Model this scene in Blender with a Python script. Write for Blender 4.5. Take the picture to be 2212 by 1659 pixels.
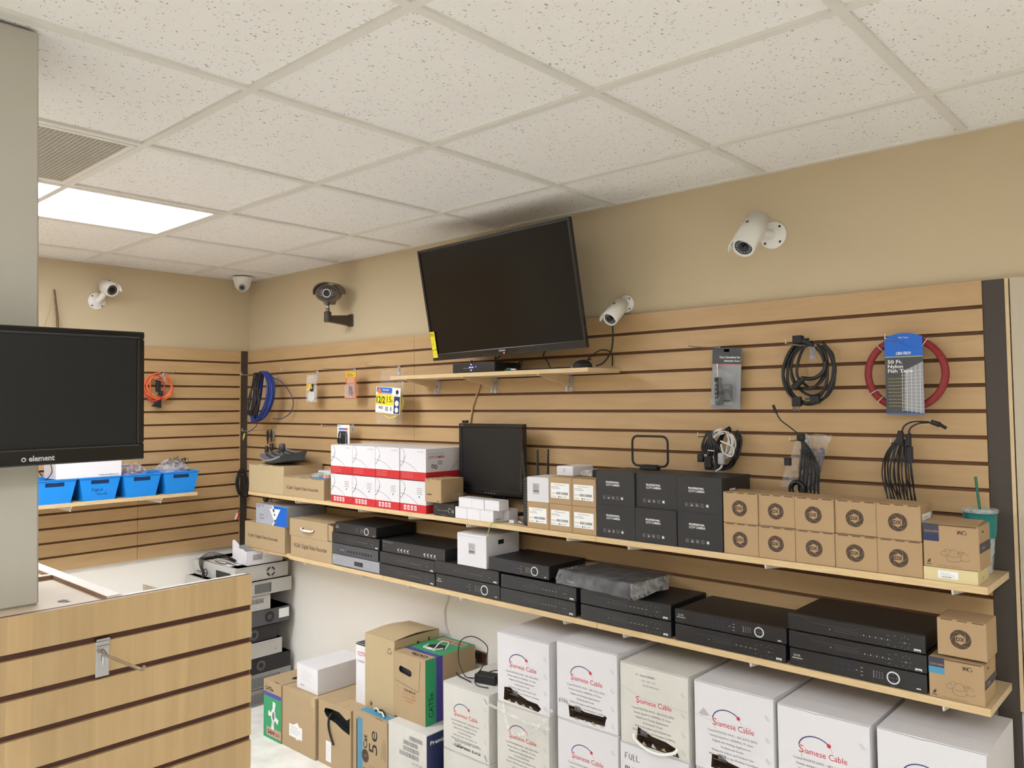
import bpy, math, random
from mathutils import Vector, Matrix
from mathutils.geometry import tessellate_polygon
random.seed(7)
PI = math.pi
scene = bpy.context.scene
for o in list(bpy.data.objects): bpy.data.objects.remove(o)
COL = scene.collection
V = Vector

# ------------------------------------------------------------------ camera
cam_data = bpy.data.cameras.new('camera')
cam = bpy.data.objects.new('camera', cam_data); COL.objects.link(cam)
FPX = 1726.83
cam_data.sensor_fit = 'HORIZONTAL'; cam_data.sensor_width = 36.0
cam_data.lens = FPX / 2212 * 36.0
cam_data.shift_x = 45.51 / 2212
cam_data.shift_y = -38.68 / 2212
cam_data.clip_start = 0.02
RT, UP, FW = V((0.73096, 0.68238, -0.00705)), V((0.03819, -0.03060, 0.99880)), V((-0.68135, 0.73035, 0.04843))
CAMLOC = V((4.5429, -2.6409, 1.6504))
cam.matrix_world = Matrix(((RT.x, UP.x, -FW.x, CAMLOC.x), (RT.y, UP.y, -FW.y, CAMLOC.y), (RT.z, UP.z, -FW.z, CAMLOC.z), (0, 0, 0, 1)))
scene.camera = cam

# ------------------------------------------------------------------ world + exposure
world = bpy.data.worlds.new('world'); scene.world = world; world.use_nodes = True
world.node_tree.nodes['Background'].inputs[0].default_value = (0.9, 0.85, 0.8, 1)
world.node_tree.nodes['Background'].inputs[1].default_value = 0.05
scene.view_settings.view_transform = 'Standard'
scene.view_settings.look = 'None'
scene.view_settings.gamma = 1.0
scene.view_settings.exposure = 1.93
LIGHT_STRENGTH = 5.0
LIGHT_COLOR = (0.93, 1.0, 1.10)

# ------------------------------------------------------------------ materials
def lin(c):
    return tuple(((x / 255) / 12.92 if x / 255 <= 0.04045 else (((x / 255) + 0.055) / 1.055) ** 2.4) for x in c) + (1.0,)
MATS = {}
def base(name):
    m = bpy.data.materials.new(name); m.use_nodes = True
    MATS[name] = m
    nt = m.node_tree; b = nt.nodes['Principled BSDF']
    return m, nt, b
def N(nt, t, **k):
    n = nt.nodes.new(t)
    for a, v in k.items(): setattr(n, a, v)
    return n
def coords(nt, scale=(1, 1, 1)):
    tc = N(nt, 'ShaderNodeTexCoord'); mp = N(nt, 'ShaderNodeMapping')
    mp.inputs['Scale'].default_value = scale
    nt.links.new(tc.outputs['Object'], mp.inputs['Vector'])
    return mp.outputs['Vector']
def mat(name, rgb, rough=0.6, metal=0.0, var=0.06, scale=18.0, stretch=(1, 1, 1), bump=0.0, bscale=None, coat=0.0, spec=None, alpha=None):
    """plain surface with a little procedural mottling"""
    m, nt, b = base(name)
    c = lin(rgb)
    vec = coords(nt, stretch)
    nz = N(nt, 'ShaderNodeTexNoise'); nz.inputs['Scale'].default_value = scale; nz.inputs['Detail'].default_value = 4
    nt.links.new(vec, nz.inputs['Vector'])
    mx = N(nt, 'ShaderNodeMix', data_type='RGBA')
    mx.inputs[6].default_value = tuple(x * (1 - var) for x in c[:3]) + (1,)
    mx.inputs[7].default_value = tuple(min(1, x * (1 + var)) for x in c[:3]) + (1,)
    nt.links.new(nz.outputs['Fac'], mx.inputs[0]); nt.links.new(mx.outputs[2], b.inputs['Base Color'])
    b.inputs['Roughness'].default_value = rough; b.inputs['Metallic'].default_value = metal
    if spec is not None: b.inputs['Specular IOR Level'].default_value = spec
    if coat: b.inputs['Coat Weight'].default_value = coat
    if bump:
        n2 = N(nt, 'ShaderNodeTexNoise'); n2.inputs['Scale'].default_value = bscale or scale * 6; n2.inputs['Detail'].default_value = 3
        nt.links.new(vec, n2.inputs['Vector'])
        bp = N(nt, 'ShaderNodeBump'); bp.inputs['Strength'].default_value = bump; bp.inputs['Distance'].default_value = 0.002
        nt.links.new(n2.outputs['Fac'], bp.inputs['Height']); nt.links.new(bp.outputs['Normal'], b.inputs['Normal'])
    return m
def wood(name, c1, c2, stretch, rough=0.45, planks=None, edge=0.0):
    m, nt, b = base(name)
    vec = coords(nt, stretch)
    nz = N(nt, 'ShaderNodeTexNoise'); nz.inputs['Scale'].default_value = 5; nz.inputs['Detail'].default_value = 6; nz.inputs['Distortion'].default_value = 0.6
    nt.links.new(vec, nz.inputs['Vector'])
    rp = N(nt, 'ShaderNodeValToRGB'); rp.color_ramp.elements[0].position = 0.3; rp.color_ramp.elements[1].position = 0.7
    rp.color_ramp.elements[0].color = lin(c1); rp.color_ramp.elements[1].color = lin(c2)
    nt.links.new(nz.outputs['Fac'], rp.inputs['Fac'])
    out = rp.outputs['Color']
    if planks:
        tc = N(nt, 'ShaderNodeTexCoord'); mp = N(nt, 'ShaderNodeMapping'); mp.inputs['Scale'].default_value = planks
        nt.links.new(tc.outputs['Object'], mp.inputs['Vector'])
        vo = N(nt, 'ShaderNodeTexVoronoi'); vo.inputs['Scale'].default_value = 1.0
        nt.links.new(mp.outputs['Vector'], vo.inputs['Vector'])
        sp = N(nt, 'ShaderNodeSeparateColor'); nt.links.new(vo.outputs['Color'], sp.inputs[0])
        mr = N(nt, 'ShaderNodeMapRange'); mr.inputs[3].default_value = 0.86; mr.inputs[4].default_value = 1.07
        nt.links.new(sp.outputs[0], mr.inputs[0])
        cb = N(nt, 'ShaderNodeVectorMath', operation='SCALE'); nt.links.new(out, cb.inputs[0]); nt.links.new(mr.outputs[0], cb.inputs['Scale'])
        out = cb.outputs[0]
    nt.links.new(out, b.inputs['Base Color']); b.inputs['Roughness'].default_value = rough
    return m
def plastic_film(name, tint=(235, 235, 235), fac=0.22, nscale=45, bstr=0.9):
    m, nt, b = base(name)
    tr = N(nt, 'ShaderNodeBsdfTransparent'); tr.inputs[0].default_value = (0.97, 0.97, 0.97, 1)
    vec = coords(nt)
    nz = N(nt, 'ShaderNodeTexNoise'); nz.inputs['Scale'].default_value = nscale; nz.inputs['Detail'].default_value = 3; nt.links.new(vec, nz.inputs['Vector'])
    bp = N(nt, 'ShaderNodeBump'); bp.inputs['Strength'].default_value = bstr; bp.inputs['Distance'].default_value = 0.01
    nt.links.new(nz.outputs['Fac'], bp.inputs['Height']); nt.links.new(bp.outputs['Normal'], b.inputs['Normal'])
    b.inputs['Base Color'].default_value = lin(tint); b.inputs['Roughness'].default_value = 0.12
    mr = N(nt, 'ShaderNodeMapRange'); mr.inputs[1].default_value = 0.35; mr.inputs[2].default_value = 0.7
    mr.inputs[3].default_value = fac * 0.55; mr.inputs[4].default_value = fac * 1.6
    nt.links.new(nz.outputs['Fac'], mr.inputs[0])
    ms = N(nt, 'ShaderNodeMixShader'); nt.links.new(mr.outputs[0], ms.inputs[0])
    nt.links.new(tr.outputs[0], ms.inputs[1]); nt.links.new(b.outputs[0], ms.inputs[2])
    nt.links.new(ms.outputs[0], nt.nodes['Material Output'].inputs['Surface'])
    return m
def emit(name, rgb, strength):
    m, nt, b = base(name)
    b.inputs['Base Color'].default_value = tuple(rgb) + (1,)
    b.inputs['Emission Color'].default_value = tuple(rgb) + (1,); b.inputs['Emission Strength'].default_value = strength
    return m

mat('paint_tan', (199, 180, 147), 0.7, var=0.03, scale=2.5, bump=0.06, bscale=240)
mat('paint_panel', (190, 176, 152), 0.6, var=0.03, scale=2.0)
mat('paint_white', (238, 231, 220), 0.6, var=0.03, scale=2.0, bump=0.05, bscale=200)
mat('paint_room', (214, 204, 186), 0.7, var=0.03)
mat('grid_white', (226, 221, 212), 0.45, var=0.02)
wood('slat_wood', (184, 150, 105), (193, 159, 114), (1.0, 1.0, 7), 0.45)
wood('counter_wood', (182, 150, 104), (192, 162, 116), (9, 9, 0.6), 0.36, planks=(0.01, 11.0, 0.01))
mat('groove_brown', (112, 74, 44), 0.7, var=0.15, scale=30)
mat('groove_dark', (78, 42, 28), 0.6, var=0.12, scale=30)
mat('strip_dark', (66, 57, 49), 0.55, var=0.1, scale=60)
wood('shelf_wood', (206, 178, 136), (214, 190, 150), (1.0, 5, 5), 0.45)
wood('shelf_edge', (204, 172, 122), (216, 188, 144), (3, 3, 30), 0.55)
mat('deck_board', (206, 186, 160), 0.55, var=0.10, scale=9)
mat('board_white', (236, 226, 212), 0.45, var=0.03)
mat('board_brown', (150, 112, 84), 0.6, var=0.1)
mat('card', (174, 149, 113), 0.75, var=0.05, scale=14, bump=0.08, bscale=90)
mat('card_light', (184, 162, 124), 0.75, var=0.05, scale=12, bump=0.08, bscale=90)
mat('card_dark', (150, 118, 80), 0.8, var=0.08)
mat('card_dx', (172, 142, 104), 0.75, var=0.05, scale=14)
mat('card_yellow', (214, 196, 146), 0.65, var=0.03)
mat('seam', (92, 66, 44), 0.9, var=0.1)
mat('card_tape', (184, 156, 114), 0.3, var=0.04)
mat('carton_white', (216, 212, 212), 0.6, var=0.035, scale=7, bump=0.1, bscale=30)
mat('carton_dirty', (208, 203, 194), 0.65, var=0.10, scale=9)
mat('white_gloss', (224, 220, 221), 0.3, var=0.02)
mat('white_plastic', (232, 228, 220), 0.35, var=0.02)
mat('paper_label', (236, 234, 230), 0.6, var=0.02)
mat('ink_black', (34, 30, 28), 0.6, var=0.05)
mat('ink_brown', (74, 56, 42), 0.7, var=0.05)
mat('ink_faint', (102, 82, 64), 0.7, var=0.05)
mat('ink_grey', (130, 128, 126), 0.7, var=0.05)
mat('ink_light', (178, 174, 172), 0.7, var=0.05)
mat('ink_red', (196, 48, 62), 0.6, var=0.05)
mat('ink_navy', (44, 44, 110), 0.6, var=0.05)
mat('ink_orange', (190, 110, 70), 0.7, var=0.05)
mat('print_red', (196, 40, 46), 0.45, var=0.03)
mat('print_white', (232, 230, 226), 0.5, var=0.02)
mat('print_green', (44, 150, 96), 0.5, var=0.05)
mat('print_purple', (74, 66, 150), 0.5, var=0.05)
mat('print_teal', (74, 140, 170), 0.55, var=0.06)
mat('print_navy', (38, 46, 84), 0.5, var=0.06)
mat('print_slate', (58, 58, 70), 0.55, var=0.06)
mat('print_blue', (20, 100, 198), 0.4, var=0.04)
mat('print_cyan', (60, 120, 190), 0.45, var=0.04)
mat('print_yellow', (232, 214, 40), 0.45, var=0.03)
mat('print_gold', (214, 170, 60), 0.45, var=0.05)
mat('print_pink', (196, 152, 128), 0.55, var=0.04)
mat('print_orange', (206, 108, 56), 0.45, var=0.06)
mat('print_grey', (150, 150, 152), 0.35, var=0.08, scale=8)
mat('silver_print', (170, 172, 180), 0.35, var=0.15, scale=12)
mat('box_black', (40, 39, 40), 0.5, var=0.10, scale=8)
mat('dvr_black', (26, 25, 26), 0.5, var=0.12, scale=8)
mat('dvr_face', (36, 35, 37), 0.28, var=0.10, scale=10)
mat('dvr_grey', (70, 70, 74), 0.35, var=0.06)
mat('dvr_silver', (158, 158, 164), 0.35, metal=0.3, var=0.04)
mat('black_matte', (26, 25, 25), 0.6, var=0.1)
mat('black_gloss', (16, 16, 16), 0.12, var=0.1)
mat('screen', (12, 12, 13), 0.16, var=0.08, scale=3, spec=0.28)
mat('screen_matte', (22, 22, 22), 0.4, var=0.08, scale=3, spec=0.35)
mat('bezel', (24, 23, 23), 0.25, var=0.1)
mat('cable_black', (24, 22, 22), 0.4, var=0.1)
mat('cable_white', (214, 212, 206), 0.4, var=0.04)
mat('cable_blue', (36, 62, 140), 0.4, var=0.12)
mat('cable_violet', (60, 44, 90), 0.4, var=0.1)
mat('cable_orange', (240, 112, 58), 0.45, var=0.06)
mat('cable_red', (206, 60, 60), 0.45, var=0.06)
mat('cable_tan', (190, 160, 116), 0.5, var=0.05)
mat('cable_green', (150, 180, 90), 0.5, var=0.05)
mat('cable_yellow', (226, 204, 60), 0.4, var=0.06)
mat('tape_red', (136, 24, 28), 0.4, var=0.12, scale=30)
mat('steel', (205, 200, 192), 0.22, metal=0.9, var=0.04)
mat('steel_dull', (170, 150, 126), 0.4, metal=0.6, var=0.05)
mat('chrome', (188, 188, 192), 0.10, metal=1.0, var=0.02)
mat('pc_beige', (186, 182, 174), 0.45, var=0.05)
mat('pc_grey', (150, 148, 144), 0.45, var=0.06)
mat('pc_dark', (84, 82, 84), 0.45, var=0.08)
mat('pc_black', (38, 36, 38), 0.5, var=0.1)
mat('bin_blue', (20, 138, 226), 0.35, var=0.04)
mat('bin_slot_shade', (8, 44, 92), 0.5, var=0.05)
mat('cam_brown', (104, 92, 76), 0.4, var=0.06)
mat('cam_brown_dark', (66, 54, 44), 0.45, var=0.06)
mat('lens', (26, 20, 22), 0.08, var=0.05)
mat('led_bead', (170, 168, 165), 0.2, var=0.05)
mat('cup_teal', (14, 112, 108), 0.3, var=0.05)
mat('straw_green', (28, 104, 84), 0.35, var=0.05)
mat('controller_grey', (112, 116, 122), 0.4, var=0.05)
mat('controller_dark', (64, 66, 70), 0.5, var=0.06)
mat('column_paint', (184, 178, 164), 0.28, var=0.10, scale=2.2, stretch=(1, 1, 0.6))
mat('stick_wood', (110, 82, 56), 0.7, var=0.15, scale=40)
mat('usb_white', (214, 214, 214), 0.3, var=0.02)
mat('bracket_white', (226, 220, 210), 0.4, var=0.03)
mat('vent_metal', (176, 170, 158), 0.5, var=0.05)
mat('vent_back', (120, 114, 104), 0.8, var=0.1)
mat('wrapper_red', (150, 60, 66), 0.35, var=0.3, scale=60)
mat('wrapper_mix', (190, 170, 170), 0.3, var=0.4, scale=90)
plastic_film('film')
plastic_film('film_milky', (232, 230, 226), 0.36)
plastic_film('film_thin', (235, 235, 235), 0.12)
plastic_film('wrap_film', (225, 225, 230), 0.13, 22, 0.7)
plastic_film('cup_clear', (214, 220, 216), 0.42)
plastic_film('acrylic', (225, 222, 232), 0.38)
plastic_film('bag_grey', (110, 112, 122), 0.75)
emit('light_panel', LIGHT_COLOR, LIGHT_STRENGTH)
emit('led_blue', (0.12, 0.14, 1.0), 3.0)
emit('led_red', (1.0, 0.05, 0.03), 3.0)

def ceiling_tile_material():
    m, nt, b = base('ceiling_tile')
    vec = coords(nt)
    masks = []
    for scale, stretch, thr, size, warp in ((100, (1.0, 0.42, 1), 0.42, 0.26, 0.018), (165, (0.45, 1.0, 1), 0.30, 0.28, 0.012)):
        wv = N(nt, 'ShaderNodeTexNoise'); wv.inputs['Scale'].default_value = 40; nt.links.new(vec, wv.inputs['Vector'])
        ad = N(nt, 'ShaderNodeVectorMath', operation='MULTIPLY_ADD'); ad.inputs[1].default_value = (warp, warp, 0)
        nt.links.new(wv.outputs['Color'], ad.inputs[0]); nt.links.new(vec, ad.inputs[2])
        mp = N(nt, 'ShaderNodeMapping'); mp.inputs['Scale'].default_value = stretch; mp.inputs['Rotation'].default_value = (0, 0, 0.6); nt.links.new(ad.outputs[0], mp.inputs['Vector'])
        vo = N(nt, 'ShaderNodeTexVoronoi'); vo.inputs['Scale'].default_value = scale; nt.links.new(mp.outputs['Vector'], vo.inputs['Vector'])
        sp = N(nt, 'ShaderNodeSeparateColor'); nt.links.new(vo.outputs['Color'], sp.inputs[0])
        gt = N(nt, 'ShaderNodeMath', operation='GREATER_THAN'); gt.inputs[1].default_value = thr; nt.links.new(sp.outputs[0], gt.inputs[0])
        sz = N(nt, 'ShaderNodeMath', operation='MULTIPLY'); sz.inputs[1].default_value = size; nt.links.new(sp.outputs[1], sz.inputs[0])
        lt = N(nt, 'ShaderNodeMath', operation='LESS_THAN'); nt.links.new(vo.outputs['Distance'], lt.inputs[0]); nt.links.new(sz.outputs[0], lt.inputs[1])
        fm = N(nt, 'ShaderNodeMath', operation='MULTIPLY'); nt.links.new(gt.outputs[0], fm.inputs[0]); nt.links.new(lt.outputs[0], fm.inputs[1])
        st = N(nt, 'ShaderNodeMath', operation='MULTIPLY'); nt.links.new(fm.outputs[0], st.inputs[0]); nt.links.new(sp.outputs[2], st.inputs[1]); masks.append(st)
    fi = N(nt, 'ShaderNodeMath', operation='MAXIMUM'); nt.links.new(masks[0].outputs[0], fi.inputs[0]); nt.links.new(masks[1].outputs[0], fi.inputs[1])
    big = N(nt, 'ShaderNodeTexNoise'); big.inputs['Scale'].default_value = 1.6; nt.links.new(vec, big.inputs['Vector'])
    c0 = N(nt, 'ShaderNodeMix', data_type='RGBA'); c0.inputs[6].default_value = lin((238, 233, 228)); c0.inputs[7].default_value = lin((243, 239, 234))
    nt.links.new(big.outputs['Fac'], c0.inputs[0])
    c1 = N(nt, 'ShaderNodeMix', data_type='RGBA'); c1.inputs[7].default_value = lin((128, 116, 103))
    nt.links.new(fi.outputs[0], c1.inputs[0]); nt.links.new(c0.outputs[2], c1.inputs[6])
    nt.links.new(c1.outputs[2], b.inputs['Base Color']); b.inputs['Roughness'].default_value = 0.9
    n2 = N(nt, 'ShaderNodeTexNoise'); n2.inputs['Scale'].default_value = 170; nt.links.new(vec, n2.inputs['Vector'])
    bp = N(nt, 'ShaderNodeBump'); bp.inputs['Strength'].default_value = 0.25; bp.inputs['Distance'].default_value = 0.003
    nt.links.new(n2.outputs['Fac'], bp.inputs['Height']); nt.links.new(bp.outputs['Normal'], b.inputs['Normal'])
ceiling_tile_material()
def floor_material():
    m, nt, b = base('floor_tile')
    vec = coords(nt)
    nz = N(nt, 'ShaderNodeTexNoise'); nz.inputs['Scale'].default_value = 9; nz.inputs['Detail'].default_value = 6; nt.links.new(vec, nz.inputs['Vector'])
    rp = N(nt, 'ShaderNodeValToRGB'); rp.color_ramp.elements[0].position = 0.3; rp.color_ramp.elements[1].position = 0.6
    rp.color_ramp.elements[0].color = lin((222, 220, 208)); rp.color_ramp.elements[1].color = lin((240, 238, 230))
    nt.links.new(nz.outputs['Fac'], rp.inputs['Fac']); nt.links.new(rp.outputs[0], b.inputs['Base Color']); b.inputs['Roughness'].default_value = 0.25
floor_material()

# ------------------------------------------------------------------ mesh builder
X, Y, Z = V((1, 0, 0)), V((0, 1, 0)), V((0, 0, 1))
class Frame:
    def __init__(s, o, u, v): s.o = V(o); s.u = V(u).normalized(); s.v = V(v).normalized(); s.n = s.u.cross(s.v)
    def p(s, x, y, e=0.0004): return s.o + s.u * x + s.v * y + s.n * e
def front(x=0, y=0, z=0): return Frame((x, y, z), X, Z)      # a face that looks to -y
def side(x=0, y=0, z=0): return Frame((x, y, z), Y, Z)       # a face that looks to +x
def top(x=0, y=0, z=0): return Frame((x, y, z), X, Y)        # a face that looks up
TEXT = {}
def glyphs(s, bold=0.0, res=2):
    k = (s, bold)
    if k not in TEXT:
        cu = bpy.data.curves.new('t', 'FONT'); cu.body = s; cu.size = 1; cu.resolution_u = res; cu.offset = bold; cu.fill_mode = 'FRONT'
        ob = bpy.data.objects.new('t', cu); COL.objects.link(ob)
        dg = bpy.context.evaluated_depsgraph_get(); dg.update()
        me = bpy.data.meshes.new_from_object(ob.evaluated_get(dg))
        vs = [(v.co.x, v.co.y) for v in me.vertices]; fs = [tuple(p.vertices) for p in me.polygons]
        bpy.data.objects.remove(ob); bpy.data.curves.remove(cu); bpy.data.meshes.remove(me)
        xs = [a for a, _ in vs] or [0]; ys = [b for _, b in vs] or [0]
        TEXT[k] = (vs, fs, min(xs), max(xs), min(ys), max(ys))
    return TEXT[k]
class MB:
    def __init__(s): s.v = []; s.f = []; s.m = []; s.sm = []; s.mats = []; s.M = None
    def add(s, vs, fs, mt, smooth=False):
        if mt not in s.mats: s.mats.append(mt)
        i = s.mats.index(mt); b = len(s.v)
        for q in vs:
            q = V(q); s.v.append(tuple(s.M @ q if s.M else q))
        for f in fs: s.f.append(tuple(b + j for j in f)); s.m.append(i); s.sm.append(smooth)
        return s
    def box(s, x0, y0, z0, x1, y1, z1, mt, top_mat=None):
        vs = [(x0, y0, z0), (x1, y0, z0), (x1, y1, z0), (x0, y1, z0), (x0, y0, z1), (x1, y0, z1), (x1, y1, z1), (x0, y1, z1)]
        s.add(vs, [(0, 3, 2, 1), (4, 5, 6, 7), (0, 1, 5, 4), (1, 2, 6, 5), (2, 3, 7, 6), (3, 0, 4, 7)], mt)
        return s
    def hexa(s, vs, mt):
        return s.add(vs, [(0, 3, 2, 1), (4, 5, 6, 7), (0, 1, 5, 4), (1, 2, 6, 5), (2, 3, 7, 6), (3, 0, 4, 7)], mt)
    def poly(s, fr, pts, mt, e=0.0004): return s.add([fr.p(x, y, e) for x, y in pts], [tuple(range(len(pts)))], mt)
    def rect(s, fr, x0, y0, x1, y1, mt, e=0.0004): return s.poly(fr, [(x0, y0), (x1, y0), (x1, y1), (x0, y1)], mt, e)
    def stroke(s, fr, pts, w, mt, closed=False, e=0.0006):
        n = len(pts); P = [V((a, b, 0)) for a, b in pts]; L = []; R_ = []
        for i in range(n):
            a = P[(i - 1) % n] if (closed or i > 0) else P[i]; b = P[(i + 1) % n] if (closed or i < n - 1) else P[i]
            d = (b - a); d = d.normalized() if d.length > 1e-9 else V((1, 0, 0)); q = V((-d.y, d.x, 0)) * (w / 2)
            L.append(P[i] + q); R_.append(P[i] - q)
        vs = [fr.p(q.x, q.y, e) for q in R_] + [fr.p(q.x, q.y, e) for q in L]
        fs = [(i, (i + 1) % n, n + (i + 1) % n, n + i) for i in range(n if closed else n - 1)]
        return s.add(vs, fs, mt)
    def ring(s, fr, cx, cy, r0, r1, mt, a0=0, a1=360, n=28, e=0.0006, ky=1.0):
        full = abs(a1 - a0) >= 360; k = n if full else n + 1
        A = [math.radians(a0 + (a1 - a0) * i / n) for i in range(k)]
        if r0 <= 0: return s.poly(fr, [(cx + r1 * math.cos(a), cy + ky * r1 * math.sin(a)) for a in A], mt, e)
        vs = [fr.p(cx + r0 * math.cos(a), cy + ky * r0 * math.sin(a), e) for a in A] + [fr.p(cx + r1 * math.cos(a), cy + ky * r1 * math.sin(a), e) for a in A]
        fs = [(i, k + i, k + (i + 1) % k, (i + 1) % k) for i in range(n if full else n)]
        return s.add(vs, fs, mt)
    def text(s, fr, t, x, y, h, mt, al='L', bold=0.0, wid=None, e=0.0006, slant=0.0, rot=0.0):
        vs, fs, x0, x1, y0, y1 = glyphs(t, bold)
        if not vs: return s
        k = h / 0.70; kx = k if wid is None else wid / max(1e-6, (x1 - x0))
        W = (x1 - x0) * kx; ox = {'L': 0, 'C': -W / 2, 'R': -W}[al]; c, q = math.cos(rot), math.sin(rot)
        out = []
        for a, b in vs:
            lx = (a - x0) * kx + ox + slant * b * k; ly = b * k
            out.append(fr.p(x + lx * c - ly * q, y + lx * q + ly * c, e))
        return s.add(out, fs, mt)
    def barcode(s, fr, x, y, w, h, mt, n=16, e=0.0006):
        rr = random.Random(int((x + y) * 1e5) & 1023); p = 0
        while p < w:
            a = rr.uniform(0.4, 1.2) * w / n / 1.6; s.rect(fr, x + p, y, x + min(w, p + a), y + h, mt, e); p += a + rr.uniform(0.5, 1.1) * w / n / 1.6
        return s
    def lines(s, fr, x, y, w, h, n, mt, th=0.0016, e=0.0006, seed=1):
        rr = random.Random(seed)
        for i in range(n):
            yy = y + h - (i + 0.5) * h / n; p = 0; ww = w * rr.uniform(0.65, 1)
            while p < ww:
                a = rr.uniform(0.05, 0.16) * w; s.rect(fr, x + p, yy - th / 2, x + min(ww, p + a), yy + th / 2, mt, e); p += a + 0.02 * w
        return s
    def tube(s, pts, r, mt, n=7, closed=False, cap=True):
        P = [V(p) for p in pts]; k = len(P); up = V((0, 0, 1)); prev = None; vs = []
        for i in range(k):
            a = P[(i - 1) % k] if (closed or i > 0) else P[i]; b = P[(i + 1) % k] if (closed or i < k - 1) else P[i]
            t = (b - a); t = t.normalized() if t.length > 1e-9 else X.copy()
            if prev is None:
                prev = t.cross(up if abs(t.z) < 0.9 else X).normalized()
            prev = (prev - t * prev.dot(t)); prev = prev.normalized() if prev.length > 1e-6 else t.orthogonal().normalized()
            q = t.cross(prev); rr = r[i] if isinstance(r, (list, tuple)) else r
            for j in range(n):
                an = 2 * PI * j / n; vs.append(P[i] + (prev * math.cos(an) + q * math.sin(an)) * rr)
        fs = [(i * n + j, i * n + (j + 1) % n, ((i + 1) % k) * n + (j + 1) % n, ((i + 1) % k) * n + j) for i in range(k if closed else k - 1) for j in range(n)]
        s.add(vs, fs, mt, True)
        if cap and not closed: s.add(vs[:n][::-1], [tuple(range(n))], mt); s.add(vs[-n:], [tuple(range(n))], mt)
        return s
    def cyl(s, a, b, r, mt, r2=None, n=20): return s.tube([a, b], [r, r if r2 is None else r2], mt, n)
    def lathe(s, prof, o, ax, mt, n=28, ky=1.0, cap0=True, cap1=True, up=Z):
        """profile of (distance along axis, radius); optional flattening in one direction"""
        o = V(o); ax = V(ax).normalized(); e1 = ax.cross(up if abs(ax.dot(up)) < 0.95 else X).normalized(); e2 = e1.cross(ax)
        vs = [o + ax * h + (e1 * math.cos(2 * PI * j / n) + e2 * math.sin(2 * PI * j / n) * ky) * r for h, r in prof for j in range(n)]
        k = len(prof); fs = [(i * n + j, i * n + (j + 1) % n, (i + 1) * n + (j + 1) % n, (i + 1) * n + j) for i in range(k - 1) for j in range(n)]
        s.add(vs, fs, mt, True)
        if cap0: s.add(vs[:n], [tuple(range(n))[::-1]], mt)
        if cap1: s.add(vs[-n:], [tuple(range(n))], mt)
        return s
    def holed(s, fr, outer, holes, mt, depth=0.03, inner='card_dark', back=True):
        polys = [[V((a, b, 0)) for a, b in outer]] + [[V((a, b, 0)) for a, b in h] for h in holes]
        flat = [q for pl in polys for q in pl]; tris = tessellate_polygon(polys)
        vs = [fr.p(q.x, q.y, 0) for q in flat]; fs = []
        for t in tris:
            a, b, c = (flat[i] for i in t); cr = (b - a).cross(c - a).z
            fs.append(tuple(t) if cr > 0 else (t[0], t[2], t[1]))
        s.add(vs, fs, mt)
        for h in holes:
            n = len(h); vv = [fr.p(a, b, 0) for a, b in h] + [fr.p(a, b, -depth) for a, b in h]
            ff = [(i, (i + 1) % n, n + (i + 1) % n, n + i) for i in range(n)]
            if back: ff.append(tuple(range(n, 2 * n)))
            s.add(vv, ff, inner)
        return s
    def build(s, name, parent=None, loc=None, rz=0.0, bevel=0.0, seg=1, weld=False):
        me = bpy.data.meshes.new(name); me.from_pydata(s.v, [], s.f)
        for mm in s.mats: me.materials.append(MATS[mm])
        me.polygons.foreach_set('material_index', s.m); me.polygons.foreach_set('use_smooth', s.sm); me.update()
        o = bpy.data.objects.new(name, me); COL.objects.link(o)
        if parent: o.parent = parent
        if loc: o.location = loc
        o.rotation_euler = (0, 0, rz)
        if bevel:
            b = o.modifiers.new('bevel', 'BEVEL'); b.width = bevel; b.segments = seg; b.limit_method = 'ANGLE'; b.angle_limit = math.radians(50)
            b.harden_normals = False
        return o
def tag(o, label, cat, group=None):
    o['label'] = label; o['category'] = cat
    if group: o['group'] = group
    return o
def struct(o): o['kind'] = 'structure'; return o
def thing(name, label, cat, loc=(0, 0, 0), rz=0.0, group=None):
    o = bpy.data.objects.new(name, None); o.empty_display_size = 0.03; COL.objects.link(o)
    o.location = loc; o.rotation_euler = (0, 0, rz)
    return tag(o, label, cat, group)
def copy_tree(src, parent=None):
    c = src.copy(); COL.objects.link(c); c.parent = parent
    for ch in list(src.children): copy_tree(ch, c)
    return c
def dup(src, loc, label, rz=None, group=None):
    c = copy_tree(src); c.location = loc; c['label'] = label
    if rz is not None: c.rotation_euler = (0, 0, rz)
    if group: c['group'] = group
    return c
def curve(pts, n=8, closed=False):
    P = [V(p) for p in pts]; k = len(P); out = []
    for i in range(k if closed else k - 1):
        if closed: a, b, c, d = P[(i - 1) % k], P[i], P[(i + 1) % k], P[(i + 2) % k]
        else: a, b, c, d = P[max(i - 1, 0)], P[i], P[i + 1], P[min(i + 2, k - 1)]
        for j in range(n):
            t = j / n; out.append(0.5 * ((2 * b) + (c - a) * t + (2 * a - 5 * b + 4 * c - d) * t * t + (3 * b - a - 3 * c + d) * t ** 3))
    if not closed: out.append(P[-1])
    return out

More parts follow.
